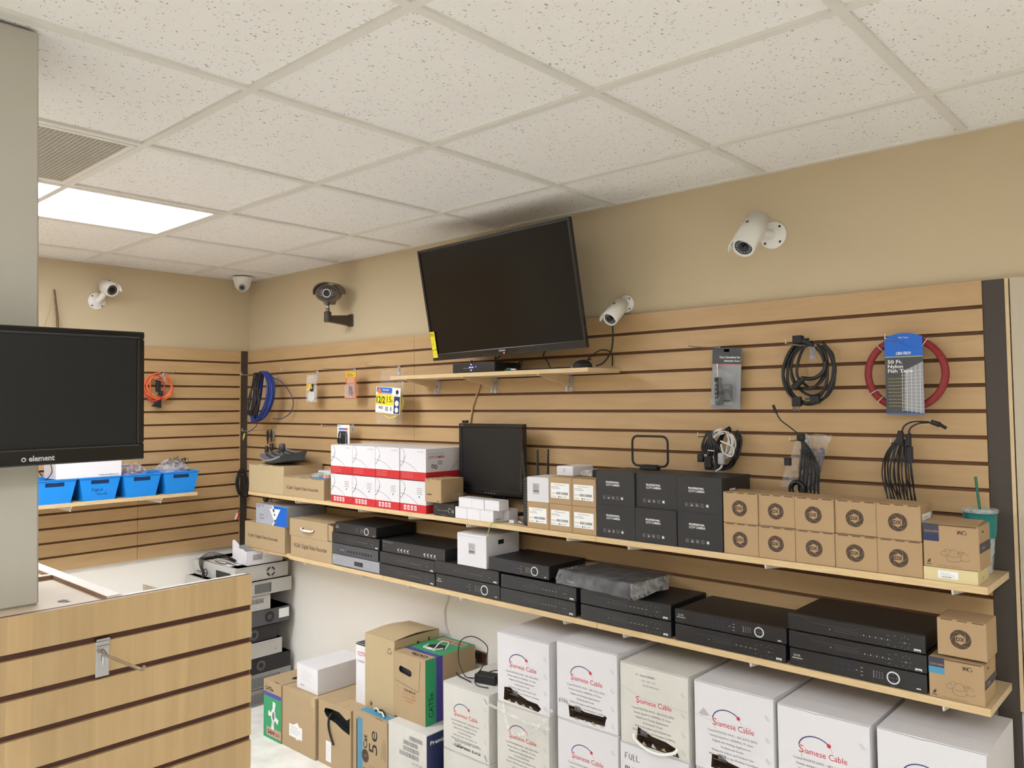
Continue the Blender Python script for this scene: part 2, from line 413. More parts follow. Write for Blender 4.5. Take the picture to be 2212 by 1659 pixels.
# ------------------------------------------------------------------ the room
H = 2.44; RX, RY = 8.2, -6.4
struct(MB().box(-0.1, RY - 0.1, -0.1, RX + 0.1, 0.1, 0.0, 'floor_tile').build('floor'))
struct(MB().box(-0.1, RY - 0.1, 0.805, 0.0, 0.1, H + 0.05, 'paint_tan').box(-0.1, RY - 0.1, 0, 0.0, 0.1, 0.805, 'paint_white').build('wall_left'))
struct(MB().box(0.0, 0.0, 0.805, RX + 0.1, 0.1, H + 0.05, 'paint_tan').box(0.0, 0.0, 0, RX + 0.1, 0.1, 0.805, 'paint_white').build('wall_back'))
struct(MB().box(RX, RY - 0.1, 0, RX + 0.1, 0.0, H + 0.05, 'paint_room').build('wall_right'))
struct(MB().box(0.0, RY - 0.1, 0, RX, RY, H + 0.05, 'paint_room').build('wall_front'))
GX = [0.3295 + 0.6096 * i for i in range(0, 13)]; GY = [-0.3944 - 0.6096 * j for j in range(0, 10)]
LIGHTS = [(1, 1), (7, 3), (1, 3), (3, 4), (7, 7), (10, 2), (10, 6)]      # grid cell of each 2x4 light (x cell, first y cell)
VENT = (2, 2)
holes = set()
for i, j in LIGHTS: holes |= {(i, j), (i, j + 1)}
holes.add(VENT)
cl = MB(); xs = [0.0] + GX + [RX]; ys = [0.0] + GY + [RY]
for a in range(len(xs) - 1):
    for b in range(len(ys) - 1):
        if (a - 1, b - 1) in holes: continue
        jz = 0.0
        cl.box(xs[a], ys[b + 1], H + 0.0062, xs[a + 1], ys[b], H + 0.03, 'ceiling_tile')
ceil_ = struct(cl.build('ceiling'))
g = MB(); bw = 0.012
for x in GX: g.box(x - bw, RY, H - 0.002, x + bw, 0, H + 0.0066, 'grid_white')
for y in GY: g.box(0, y - bw, H - 0.0021, RX, y + bw, H + 0.0065, 'grid_white')
g.box(0, -0.02, H - 0.0022, RX, 0, H + 0.0066, 'grid_white'); g.box(0, RY, H - 0.0022, 0.02, 0, H + 0.0066, 'grid_white')
gr = g.build('ceiling_grid', ceil_)
struct(MB().box(0, RY, H + 0.16, RX, 0, H + 0.2, 'grid_white').build('ceiling_deck', ceil_))
def fixture(i, j, label, prev=None):
    x0, x1 = GX[i] + 0.014, GX[i + 1] - 0.014; y0, y1 = GY[j + 2] + 0.014, GY[j] - 0.014
    if prev: return dup(prev, (x0, y0, H), label)
    t = thing('ceiling_light', label, 'ceiling light', (x0, y0, H), group='recessed fluorescent ceiling lights')
    w, d = x1 - x0, y1 - y0; f = 0.028; m = MB()
    for a in ((0, 0, w, f), (0, d - f, w, d), (0, f, f, d - f), (w - f, f, w, d - f)): m.box(a[0], a[1], -0.003, a[2], a[3], 0.012, 'grid_white')
    m.build('frame', t)
    MB().box(f, f, 0.004, w - f, d - f, 0.010, 'light_panel').build('diffuser', t)
    MB().box(0, 0, 0.012, w, d, 0.07, 'white_plastic').build('housing', t)
    return t
L0 = None
where = ['lit ceiling light panel above the far end of the wooden counter', 'lit ceiling light panel overhead behind the photographer', 'added unseen fill light panel behind the pillar, nearest the left wall', 'added unseen fill light panel behind the pillar, nearer the counter', 'lit ceiling light panel over the front right quarter of the shop', 'lit ceiling light panel near the right wall by the shelves', 'lit ceiling light panel in the front right corner of the shop']  # both panels behind the pillar are added out of view to brighten the left wall
for (i, j), lb in zip(LIGHTS, where):
    o = fixture(i, j, lb, L0); L0 = L0 or o
# return air vent
i, j = VENT; w = 0.6096 - 0.028
t = thing('ceiling_vent', 'grey perforated return air vent set in the ceiling beside the light panel', 'ceiling vent', (GX[i] + 0.014, GY[j + 1] + 0.014, H))
m = MB(); f = 0.018
for a in ((0, 0, w, f), (0, w - f, w, w), (0, f, f, w - f), (w - f, f, w, w - f)): m.box(a[0], a[1], -0.003, a[2], a[3], 0.012, 'grid_white')
m.build('frame', t)
m = MB(); n = 44; st = (w - 2 * f) / n
for k in range(n + 1):
    p = f + k * st
    m.box(p - 0.0035, f, 0.000, p + 0.0035, w - f, 0.003, 'vent_metal'); m.box(f, p - 0.0035, 0.0002, w - f, p + 0.0035, 0.0028, 'vent_metal')
m.build('grille', t); MB().box(f, f, 0.012, w - f, w - f, 0.016, 'vent_back').build('backing', t)

# ------------------------------------------------------------------ slatwall
SZ, SS, GH = 1.996, 0.0747, 0.0115
def slatwall(name, label, o, L, Nn, length, groove='groove_brown', face='slat_wood', nslat=16, s=SS, gh=GH, th=0.019, zt=SZ, end_notch=0.0):
    """o = top corner on the wall, L = direction along the wall, Nn = direction out of the wall"""
    m = MB(); L, Nn = V(L), V(Nn); o = V(o)
    def bx(a0, a1, d0, d1, z0, z1, mt):
        c = [o + L * a + Nn * d + Z * (z - o.z) for z in (z0, z1) for a, d in ((a0, d0), (a1, d0), (a1, d1), (a0, d1))]
        if L.cross(Nn).z < 0: c = [c[1], c[0], c[3], c[2], c[5], c[4], c[7], c[6]]
        m.hexa(c, mt)
    bx(0, length, 0, th * 0.35, zt - nslat * s, zt, groove)
    for k in range(nslat):
        a = zt - k * s - (gh / 2 if k else 0); b = zt - (k + 1) * s + (gh / 2 if k < nslat - 1 else 0)
        bx(0, length, th * 0.35, th, b, a, face)
        # inner lips that make each groove a T slot
    r = m.build(name); tag(r, label, 'display wall')
    return r
slatwall('slatwall', 'maple slatwall panel on the back wall from the corner to behind the television', (0.001, -0.0005, SZ), X, -Y, 1.578)
slatwall('slatwall', 'long maple slatwall panel on the back wall right of the television', (1.581, -0.0005, SZ), X, -Y, 2.438)
slatwall('slatwall', 'narrow maple slatwall panel on the left wall beside the dark corner strip', (0.0005, -0.0715, SZ), -Y, X, 0.625)
slatwall('slatwall', 'maple slatwall panel on the left wall behind the blue bins', (0.0005, -0.6985, SZ), -Y, X, 2.40)
struct(MB().box(0.0, -0.0705, 0.80, 0.012, -0.0205, SZ, 'strip_dark').box(0.0, -0.0712, 0.80, 0.0195, -0.0706, SZ, 'shelf_edge').build('trim_1'))
struct(MB().box(4.0205, -0.016, 0.62, 4.0745, 0, SZ, 'strip_dark').build('trim_2'))
m = MB().box(4.0750, -0.0195, 0.80, 4.084, 0, SZ, 'shelf_wood')
for k in range(1, 16): m.box(4.0835, -0.0150, SZ - k * SS - 0.006, 4.0868, 0, SZ - k * SS + 0.006, 'groove_dark')
struct(m.build('trim_3'))
struct(MB().box(4.0875, -0.0195, 0.0, 6.2, 0, SZ, 'paint_panel').build('wall_panel_right'))

# ------------------------------------------------------------------ column and counter at the left
struct(MB().hexa([(2.425, -2.370, 1.2480), (2.727, -2.370, 1.2480), (2.727, -2.060, 1.2480), (2.425, -2.060, 1.2480), (2.425, -2.382, H), (2.727, -2.382, H), (2.727, -2.082, H), (2.425, -2.082, H)], 'column_paint').build('wall_column', bevel=0.004))
t = thing('display_counter', 'tall open-topped wooden slatwall counter in the left foreground', 'counter', (2.84, -1.64, 0))
# slatted front panel
m = MB(); s = 0.0745; yl, yr = -1.9, 0.0; zt = 1.257; gh = 0.0125
m.box(-0.019, yl, 0.05, -0.009, yr, zt, 'groove_dark')
for k in range(16):
    a = zt - k * s - (gh / 2 if k else 0); b = zt - (k + 1) * s + gh / 2
    m.box(-0.009, yl, b, 0.0, yr - 0.0005, a, 'counter_wood')
m.box(-0.019, yr - 0.0005, 0.05, -0.0085, yr + 0.001, zt, 'board_brown')
m.build('front_panel', t)
MB().box(-0.036, yl, 0.0, -0.0195, yr - 0.002, 1.231, 'board_white').box(-0.036, -0.286, 1.231, -0.0195, yr - 0.002, zt - 0.001, 'board_white').build('backing_board', t)
MB().box(-0.355, yl, 1.232, -0.0195, -0.316, 1.2475, 'deck_board').build('deck', t)
MB().box(-0.84, -0.3150, 0.0, -0.0370, -0.287, 1.2575, 'board_white').box(-0.8, -0.3158, 1.248, -0.037, -0.3150, 1.2565, 'board_brown').build('divider', t)
MB().box(-0.372, yl, 1.00, -0.3555, -0.3165, 1.2575, 'board_white').box(-0.3555, yl, 1.248, -0.3548, -0.3165, 1.2565, 'board_brown').build('rim', t)
MB().box(-0.86, yl, 0.0, -0.845, -0.287, 1.16, 'counter_wood').build('back_panel', t)
MB().hexa([(-0.36, -0.100, 0), (-0.345, -0.100, 0), (-0.345, -0.045, 0), (-0.36, -0.045, 0), (-0.36, -0.099, 1.200), (-0.345, -0.099, 1.200), (-0.345, -0.045, 1.176), (-0.36, -0.045, 1.176)], 'deck_board').build('inner_post', t)
# knot hole in the deck and a few scraps
m = MB(); fr = top(0, 0, 1.2476)
m.poly(fr, [(-0.118, -0.372), (-0.106, -0.366), (-0.098, -0.371), (-0.092, -0.366), (-0.086, -0.374), (-0.096, -0.384), (-0.106, -0.388), (-0.115, -0.383)], 'groove_dark')
m.build('knot_hole', t)

# chrome hook on the counter
t = thing('slatwall_hook', 'chrome slatwall hook with long arm on the front of the wooden counter', 'hook', (2.8405, -1.977, 1.107))
MB().box(0, -0.0135, 0, 0.0022, 0.0135, 0.071, 'chrome').box(0.0022, -0.0135, 0.058, 0.005, 0.0135, 0.062, 'chrome').box(-0.008, -0.0135, 0.0715, 0.0055, 0.0135, 0.0765, 'chrome').build('plate', t, bevel=0.0008)
MB().tube([(0.003, 0, 0.047), (0.004, 0, 0.052), (0.02, 0.001, 0.045), (0.155, 0.012, 0.044), (0.162, 0.0125, 0.046), (0.166, 0.0125, 0.052)], 0.0031, 'steel_dull', 10).tube([(0.003, 0, 0.024), (0.005, 0, 0.038), (0.0035, 0, 0.048), (0.008, 0.0005, 0.046)], 0.0026, 'chrome', 8).build('arm', t)

# ------------------------------------------------------------------ shelves
def shelf(label, x0, x1, z, yf, brks, yb=-0.0200, th=0.019, group='wood shelf boards', left=True):
    t = thing('shelf', label, 'shelf', (x0, yf, z), group=group)
    w, d = x1 - x0, yb - yf
    MB().box(0, 0.0006, -th, w, d, 0, 'shelf_wood').box(0, 0, -th, w, 0.0006, 0, 'shelf_edge').build('board', t)
    for bxx in brks:
        b = bxx - x0
        m = MB()
        m.add([(b - 0.0012, 0.004, -th), (b + 0.0012, 0.004, -th), (b + 0.0012, d, -th), (b - 0.0012, d, -th), (b - 0.0012, 0.004, -th - 0.012), (b + 0.0012, 0.004, -th - 0.012), (b + 0.0012, d, -th - 0.044), (b - 0.0012, d, -th - 0.044)],
              [(0, 1, 2, 3), (4, 7, 6, 5), (0, 4, 5, 1), (1, 5, 6, 2), (2, 6, 7, 3), (3, 7, 4, 0)], 'bracket_white')
        m.tube([(b, 0.004, -th - 0.011), (b, -0.001, -th - 0.010), (b, -0.0035, -th - 0.003), (b, -0.0035, -th + 0.002)], 0.0019, 'bracket_white', 6)
        m.box(b - 0.010, d - 0.002, -th - 0.048, b + 0.010, d, -th - 0.005, 'bracket_white')
        m.build('bracket', t)
    return t
UZ, LZ = 1.178, 0.873
shelf('upper back-wall shelf board under the plain cardboard and red-striped camera boxes', 0.478, 1.674, UZ, -0.280, [0.95, 1.48])
shelf('upper back-wall shelf board under the black monitor and labelled brown boxes', 1.676, 2.846, UZ, -0.280, [1.84, 2.20, 2.72])
shelf('upper back-wall shelf board under the black boxes and logo boxes', 2.848, 4.060, UZ, -0.280, [2.985, 3.475, 3.98])
shelf('short lower back-wall shelf board at the corner under the recorder carton', 0.47, 0.884, LZ, -0.262, [0.62])
shelf('lower back-wall shelf board under the handled carton and silver recorder', 0.886, 1.655, LZ, -0.280, [1.03, 1.50])
shelf('lower back-wall shelf board under the middle recorders', 1.657, 2.846, LZ, -0.280, [1.83, 2.16, 2.70])
shelf('lower back-wall shelf board under the right-hand recorders', 2.848, 4.057, LZ, -0.280, [2.96, 3.42, 3.95])
# shelf under the television with clear brackets
t = thing('shelf', 'small wooden shelf below the wall television', 'shelf', (1.65, -0.23, 1.787))
MB().box(0, 0.0006, -0.016, 1.135, 0.21, 0, 'shelf_wood').box(0, 0, -0.016, 1.135, 0.0006, 0, 'shelf_edge').build('board', t)
for b in (0.10, 0.47, 0.89):
    m = MB(); m.add([(b - 0.003, 0.005, -0.0165), (b + 0.003, 0.005, -0.0165), (b + 0.003, 0.207, -0.0165), (b - 0.003, 0.207, -0.0165), (b - 0.003, 0.005, -0.022), (b + 0.003, 0.005, -0.022), (b + 0.003, 0.207, -0.064), (b - 0.003, 0.207, -0.064)],
              [(0, 1, 2, 3), (4, 7, 6, 5), (0, 4, 5, 1), (1, 5, 6, 2), (2, 6, 7, 3), (3, 7, 4, 0)], 'shelf_wood')
    m.build('bracket', t)
    MB().box(b - 0.017, 0.2, -0.085, b - 0.0035, 0.2095, -0.018, 'acrylic').box(b + 0.0035, 0.2, -0.085, b + 0.017, 0.2095, -0.018, 'acrylic').tube([(b - 0.008, 0.198, -0.03), (b - 0.008, 0.198, -0.055)], 0.002, 'steel', 6).build('bracket_clip', t)
# shelf on the left wall
t = thing('shelf', 'wooden shelf on the left wall carrying the blue bins', 'shelf', (0.0205, -0.474, 1.176))
MB().box(0, -1.50, -0.018, 0.2496, 0, 0, 'shelf_wood').box(0.2496, -1.50, -0.018, 0.2505, 0, 0, 'shelf_edge').build('board', t)
for b in (-0.20, -0.66, -1.15):
    MB().box(0.001, b - 0.0015, -0.045, 0.235, b + 0.0015, -0.0185, 'bracket_white').box(0.0, b - 0.014, -0.05, 0.0025, b + 0.014, -0.0185, 'bracket_white').tube([(0.235, b, -0.026), (0.246, b, -0.026), (0.252, b, -0.016)], 0.002, 'bracket_white', 6).build('bracket', t)

# ------------------------------------------------------------------ boxes on the upper shelf
E_ = 0.0006
def carton(name, label, loc, w, d, h, mt='card', group=None, cat='box', rz=0, flaps=True, deco=None, seam='seam', bevel=0.0014, side_deco=None, top_deco=None, child='carton', single=True):
    """a closed carton whose front left bottom corner is at loc; prints come from deco(m, frame)"""
    m = MB(); m.box(0, 0, 0, w, d, h, mt)
    if flaps:
        fr = front(0, 0, 0)
        for a, b in ((0.06, 0.30), (0.42, 0.60), (0.70, 0.95)): m.rect(fr, a * w, h - 0.0032, b * w, h - 0.0012, seam)
        m.rect(top(0, 0, h), 0.004, d * 0.5 - 0.0006, w - 0.004, d * 0.5 + 0.0006, seam)
    if deco: deco(m, front(0, 0, 0))
    if side_deco: side_deco(m, side(w, 0, 0))
    if top_deco: top_deco(m, top(0, 0, h))
    if single:
        o = m.build(name, loc=loc, rz=rz, bevel=bevel); return tag(o, label, cat, group)
    t = thing(name, label, cat, loc, rz, group); m.build(child, t, bevel=bevel); return t

UZ0 = UZ + 0.0003
carton('cardboard_box', 'plain cardboard box with the grey joystick controller on top', (0.477, -0.276, UZ0), 0.348, 0.250, 0.153, 'card_light')
def h264(h):
    def f(m, fr): m.text(fr, 'H.264  Digital Video Recorder', 0.030, h * 0.38, h * 0.16, 'ink_faint', wid=0.290, bold=0.02)
    return f
carton('recorder_carton', 'cardboard recorder carton on the upper shelf right of the plain box', (0.8265, -0.276, UZ0), 0.364, 0.240, 0.103, 'card', deco=h264(0.103), group='cardboard recorder cartons')
# white and red camera boxes
def cctv_front(top_row):
    def f(m, fr):
        w, h = 0.172, 0.138
        m.rect(fr, 0, 0, w, 0.036, 'print_red', e=0.0003)
        a = [(0.0 + 0.034 * math.sin(t), 0.100 + 0.040 * math.cos(t) - 0.002) for t in [0.15 + 0.1 * k for k in range(16)]]
        m.stroke(fr, a, 0.0014, 'ink_black')
        m.stroke(fr, [(0.031, 0.100), (0.026, 0.082), (0.012, 0.066), (0.001, 0.058)], 0.0022, 'ink_black')
        m.stroke(fr, [(0.0008 + 0.115 * k / 12, 0.080 - 0.042 * (k / 12) ** 2.0) for k in range(13)], 0.0013, 'ink_black')
        if top_row:
            m.text(fr, 'CE FC RoHS', 0.115, 0.123, 0.0055, 'ink_grey')
            m.lines(fr, 0.012, 0.006, 0.10, 0.026, 3, 'print_pink', th=0.0016, seed=3)
        else:
            m.lines(fr, 0.112, 0.078, 0.040, 0.032, 4, 'ink_grey', th=0.0022, seed=5); m.ring(fr, 0.128, 0.070, 0, 0.0036, 'ink_black', n=10)
            for k in range(4):
                x = 0.026 + 0.023 * k; m.rect(fr, x, 0.009, x + 0.015, 0.029, 'print_white', e=0.0007); m.rect(fr, x + 0.003, 0.013, x + 0.012, 0.024, 'print_red', e=0.0009)
                m.rect(fr, x + 0.006, 0.016, x + 0.009, 0.021, 'print_white', e=0.0011)
    return f
def cctv_side(m, fr):
    m.rect(fr, 0, 0, 0.25, 0.036, 'print_red', e=0.0003)
    m.text(fr, 'PROFESSIONAL', 0.014, 0.112, 0.0085, 'ink_light', wid=0.098); m.text(fr, 'CCTV CAMERA', 0.014, 0.096, 0.010, 'ink_red', wid=0.098, bold=0.03, slant=0.15)
    m.ring(fr, 0.040, 0.062, 0.0035, 0.0095, 'ink_grey', n=16); m.ring(fr, 0.058, 0.058, 0.004, 0.0105, 'ink_grey', n=16)
    m.rect(fr, 0.070, 0.066, 0.098, 0.086, 'ink_light', e=0.0004)
    m.stroke(fr, [(0.249 - 0.10 * k / 10, 0.092 - 0.055 * (k / 10) ** 2) for k in range(11)], 0.0014, 'ink_black')
xe = [1.249, 1.4225, 1.596, 1.7735]
cc = [carton('camera_box', 'x', (xe[0], -0.276, UZ0), 0.1715, 0.25, 0.1385, 'carton_white', deco=cctv_front(r), side_deco=cctv_side, flaps=False, seam='ink_grey', group='white and red camera boxes') for r in (0, 1)]
cn = ['next to the recorder carton', 'in the second column from the left', 'in the third column from the left', 'in the right-hand column']
for r in (0, 1):
    for k in range(4):
        lb = 'white camera box with red band, %s row, %s' % (('lower', 'upper')[r], cn[k])
        if k == 0: cc[r]['label'] = lb; cc[r].location = (xe[0], -0.276, UZ0 + r * 0.1425)
        else: dup(cc[r], (xe[k], -0.276, UZ0 + r * 0.1425), lb)
for r, k in ((0, 0),): pass
# shrink the gap between the rows: lower boxes are a touch taller
# small recorder with the kraft camera box on it
def camera_text(m, fr):
    m.text(fr, 'CAMERA', 0.010, 0.030, 0.0065, 'ink_brown', wid=0.036, bold=0.02); m.rect(fr, 0.076, 0.004, 0.080, 0.009, 'ink_brown'); m.rect(fr, 0.084, 0.004, 0.088, 0.009, 'ink_brown'); m.rect(fr, 0.022, 0.084, 0.024, 0.100, 'seam')
def camera_side(m, fr): m.rect(fr, 0.07, 0.008, 0.118, 0.034, 'ink_light'); m.rect(fr, 0.071, 0.009, 0.117, 0.033, 'card_light', e=0.0007); m.lines(fr, 0.074, 0.012, 0.04, 0.018, 3, 'ink_faint', e=0.0009)
carton('camera_box', 'small kraft camera box resting on the little black recorder beside the monitor', (1.949, -0.286, UZ + 0.0556), 0.102, 0.135, 0.101, 'card_dx', deco=camera_text, side_deco=camera_side)
# little white parts boxes
wb = [(2.1255, -0.276, 0, 0.0692, 0.06), (2.1960, -0.276, 0, 0.0732, 0.06), (2.2705, -0.276, 0, 0.073, 0.06), (2.2860, -0.213, 0, 0.086, 0.055),
      (2.1450, -0.274, 1, 0.076, 0.058), (2.2222, -0.276, 1, 0.0700, 0.058), (2.2935, -0.274, 1, 0.0800, 0.058)]
wl = ['bottom row, at the left end', 'bottom row, second from the left', 'bottom row, at the front right corner', 'bottom row, behind the front right one', 'top row, left one', 'top row, middle one', 'top row, right one']
for (x, y, r, w, d), lb in zip(wb, wl):
    hh = 0.0475 if r == 0 else 0.040
    m = MB().box(0, 0, 0, w, d, hh, 'white_gloss'); m.rect(front(), 0.002, hh - 0.0035, w - 0.002, hh - 0.0028, 'ink_light'); m.rect(side(w), 0.002, hh - 0.0035, d - 0.002, hh - 0.0028, 'ink_light')
    if lb.startswith('bottom row, at the front'): m.barcode(side(w), 0.012, 0.006, 0.03, 0.008, 'ink_grey', n=8)
    tag(m.build('parts_box', loc=(x, y, UZ0 + (0.048 if r else 0)), bevel=0.001), 'little white box in the pile before the monitor, ' + lb, 'box', 'small white parts boxes')
# boxes with white address-style labels
def labelled(m_, w, h):
    pass
def lab_box(name, label, loc, w, h, mt, white=False):
    t = thing(name, label, 'box', loc, group='labelled camera boxes'); m = MB().box(0, 0, 0, w, 0.125, h, mt); m.rect(top(0, 0, h), 0.003, 0.062, w - 0.003, 0.0630, 'seam' if not white else 'ink_light')
    m.build('carton', t, bevel=0.0014)
    if white:
        l = MB(); fr = front(0, -0.0002, 0); l.rect(fr, 0.030, 0.030, 0.062, 0.070, 'ink_light', e=0.0003); l.lines(fr, 0.032, 0.048, 0.028, 0.02, 4, 'ink_grey', e=0.0006); l.barcode(fr, 0.032, 0.038, 0.028, 0.007, 'ink_black', n=9); l.build('label', t)
        return t
    l = MB(); fr = front(0, -0.0004, 0); a, b, c, d = 0.009, h * 0.22, w - 0.011, h * 0.78
    l.box(a, -0.0006, b, c, -0.0001, d, 'paper_label')
    fr = front(0, -0.0006, 0)
    l.lines(fr, a + 0.018, d - 0.010, 0.05, 0.006, 1, 'ink_grey', seed=2); l.lines(fr, a + 0.004, d - 0.022, 0.045, 0.010, 2, 'ink_grey', seed=4)
    l.lines(fr, a + 0.004, b + 0.014, 0.022, 0.008, 1, 'ink_grey', seed=6); l.barcode(fr, a + 0.028, b + 0.014, 0.052, 0.009, 'ink_black', n=14)
    l.lines(fr, a + 0.004, b + 0.003, 0.028, 0.006, 1, 'ink_grey', seed=8); l.rect(fr, a + 0.036, b + 0.003, a + 0.041, b + 0.008, 'ink_black'); l.rect(fr, a + 0.046, b + 0.003, a + 0.050, b + 0.008, 'ink_grey'); l.lines(fr, a + 0.056, b + 0.003, 0.024, 0.006, 1, 'ink_grey', seed=9)
    l.build('label', t); return t
bx_ = [2.5225, 2.6315, 2.7395]
wcol = ['left of three', 'middle of three', 'right of three, against the black boxes']
p0 = lab_box('camera_box', 'brown box with white label, bottom row, ' + wcol[0], (bx_[0], -0.276, UZ0), 0.107, 0.100, 'card_dx')
dup(p0, (bx_[1], -0.276, UZ0), 'brown box with white label, bottom row, ' + wcol[1]); dup(p0, (bx_[2], -0.276, UZ0), 'brown box with white label, bottom row, ' + wcol[2])
lab_box('camera_box', 'all-white box with small label, on top of the left brown labelled box', (bx_[0], -0.276, UZ0 + 0.1005), 0.107, 0.094, 'carton_white', True)
dup(p0, (bx_[1], -0.276, UZ0 + 0.1005), 'brown box with white label, top row, beside the all-white box'); dup(p0, (bx_[2], -0.276, UZ0 + 0.1005), 'brown box with white label, top row, against the black boxes')
m = MB().box(0, 0, 0, 0.078, 0.13, 0.036, 'white_gloss'); fr = front(); m.ring(fr, 0.037, 0.02, 0.004, 0.0055, 'ink_light', n=12); m.stroke(fr, [(0.032, 0.012), (0.042, 0.028)], 0.001, 'ink_light')
tag(m.build('parts_box', loc=(2.628, -0.224, UZ + 0.2015), bevel=0.003, seg=2), 'flat white box lying on top of the brown labelled boxes', 'box')
t = thing('wrapped_adapter', 'small black adapter in clear wrap on top of the brown labelled boxes', 'adapter', (2.738, -0.20, UZ + 0.2015), 0.15)
MB().box(0.035, 0, 0, 0.10, 0.05, 0.026, 'black_matte').build('body', t, bevel=0.003)
m = MB(); rr = random.Random(3)
pts = [(-0.012, -0.006, 0.004), (0.036, -0.006, 0.0), (0.036, 0.05, 0), (-0.010, 0.052, 0.004), (-0.008, -0.004, 0.022), (0.038, -0.006, 0.029), (0.038, 0.05, 0.029), (-0.006, 0.05, 0.020)]
m.hexa(pts, 'film_milky'); m.build('wrap', t, bevel=0.002)
# black boxes
def black_front(m, fr):
    m.text(fr, 'PROFESSIONAL', 0.042, 0.076, 0.0062, 'print_white', wid=0.056, bold=0.03); m.text(fr, 'CCTV CAMERA', 0.042, 0.066, 0.0072, 'print_white', wid=0.058, bold=0.02)
    for k in range(5):
        x = 0.030 + 0.0185 * k; m.stroke(fr, [(x, 0.020), (x + 0.0095, 0.020), (x + 0.0095, 0.030), (x, 0.030)], 0.0007, 'ink_light', closed=True)
        if k == 0: m.text(fr, 'E', x + 0.003, 0.022, 0.005, 'ink_light')
        if k == 1: m.rect(fr, x + 0.002, 0.022, x + 0.007, 0.025, 'print_white')
        if k == 2: m.poly(fr, [(x + 0.002, 0.028), (x + 0.006, 0.025), (x + 0.008, 0.022), (x + 0.003, 0.024)], 'print_white')
        if k == 3: m.lines(fr, x + 0.002, 0.021, 0.006, 0.008, 3, 'ink_grey', th=0.0008)
        if k == 4: m.poly(fr, [(x + 0.001, 0.022), (x + 0.008, 0.021), (x + 0.0085, 0.026), (x + 0.005, 0.029), (x + 0.001, 0.027)], 'print_white')
def black_side(m, fr): pass
bxs = [2.8495, 3.011, 3.175]; bws = [0.1605, 0.163, 0.1605]
bl = ['against the brown labelled boxes', 'in the middle column', 'in the right-hand column']
b0 = carton('camera_box', 'x', (bxs[0], -0.276, UZ0), 0.160, 0.200, 0.1165, 'box_black', deco=black_front, flaps=False, group='black camera boxes')
for r in (0, 1):
    for k in range(3):
        lb = 'black professional camera box, %s row, %s' % (('bottom', 'top')[r], bl[k]); lc = (bxs[k], -0.276 if not (r and k == 1) else -0.270, UZ0 + r * (0.1175 if not r else 0.1170))
        if r == 1 and k == 2:
            t = thing('camera_box', 'black professional camera box, top row, with white sticker on its side', 'box', lc, group='black camera boxes'); c = b0.copy(); c.name = 'carton'; COL.objects.link(c); c.parent = t; c.location = (0, 0, 0)
            for kk in ('label', 'category', 'group'): del c[kk]
            l = MB(); fr = side(0.1602, 0, 0); l.rect(fr, 0.052, 0.034, 0.092, 0.080, 'paper_label'); l.lines(fr, 0.058, 0.044, 0.028, 0.03, 5, 'ink_grey', e=0.0008); l.build('label', t)
        elif r == 0 and k == 0: b0['label'] = lb
        else: dup(b0, lc, lb)
# kraft boxes with the round logo
def dx_logo(m, fr, cx, cy, R):
    m.ring(fr, cx, cy, 0, R, 'ink_brown', n=36, e=0.0004)
    for k in range(6):
        a = k * PI / 3 + 0.5; P = []
        for q in range(6):
            t_ = q / 5; rr_ = R * (0.52 + 0.48 * t_); an = a + 0.9 * t_; P.append((cx + rr_ * math.cos(an), cy + rr_ * math.sin(an)))
        m.stroke(fr, P, 0.0005, 'card_dx', e=0.0006)
    m.poly(fr, [(cx + R * 0.55 * math.cos(PI / 2 + k * PI / 3), cy + R * 0.55 * math.sin(PI / 2 + k * PI / 3)) for k in range(6)], 'card_dx', e=0.0008)
    m.text(fr, 'DX', cx, cy - R * 0.19, R * 0.40, 'ink_brown', al='C', wid=R * 0.86, bold=0.05, e=0.0010)
def dx_front(m, fr): dx_logo(m, fr, 0.0545, 0.047, 0.0245)
dxs = [3.3385, 3.4530, 3.5675, 3.6825, 3.7965]
def dx_box(name, label, loc, w, sticker=False):
    t = thing(name, label, 'box', loc, group='kraft boxes with round dark logo')
    m = MB().box(0, 0, 0, w, 0.115, 0.0960, 'card_dx'); fr = front()
    for a, b in ((0.08, 0.32), (0.42, 0.62), (0.72, 0.95)): m.rect(fr, a * w, 0.0925, b * w, 0.0950, 'seam')
    m.rect(top(0, 0, 0.096), w * 0.02, 0.001, w * 0.024, 0.114, 'seam'); m.build('carton', t, bevel=0.0014)
    l = MB(); dx_logo(l, front(0, -0.0002, 0), 0.0545, 0.047, 0.0245); l.build('logo', t)
    if sticker:
        s_ = MB(); s_.rect(side(w + 0.0003), 0.012, 0.03, 0.095, 0.072, 'paper_label'); s_.lines(side(w + 0.0003), 0.02, 0.036, 0.06, 0.03, 4, 'ink_grey', e=0.0008); s_.build('sticker', t)
    return t
pos = ['against the black boxes', 'second from the black boxes', 'in the middle', 'second from the colour camera box', 'against the colour camera box']
d0 = dx_box('camera_box', 'kraft box with round dark logo, bottom row, ' + pos[0], (dxs[0], -0.276, UZ0), 0.1135)
for r in (0, 1):
    for k in range(5):
        lc = (dxs[k], -0.276 + (0.004 if r and k in (1, 3) else 0), UZ0 - 0.0 + r * 0.0970); lb = 'kraft box with round dark logo, %s row, %s' % (('bottom', 'top')[r], pos[k])
        if r == 1 and k == 4: dx_box('camera_box', lb, lc, 0.1125, True)
        elif r or k: dup(d0, lc, lb)
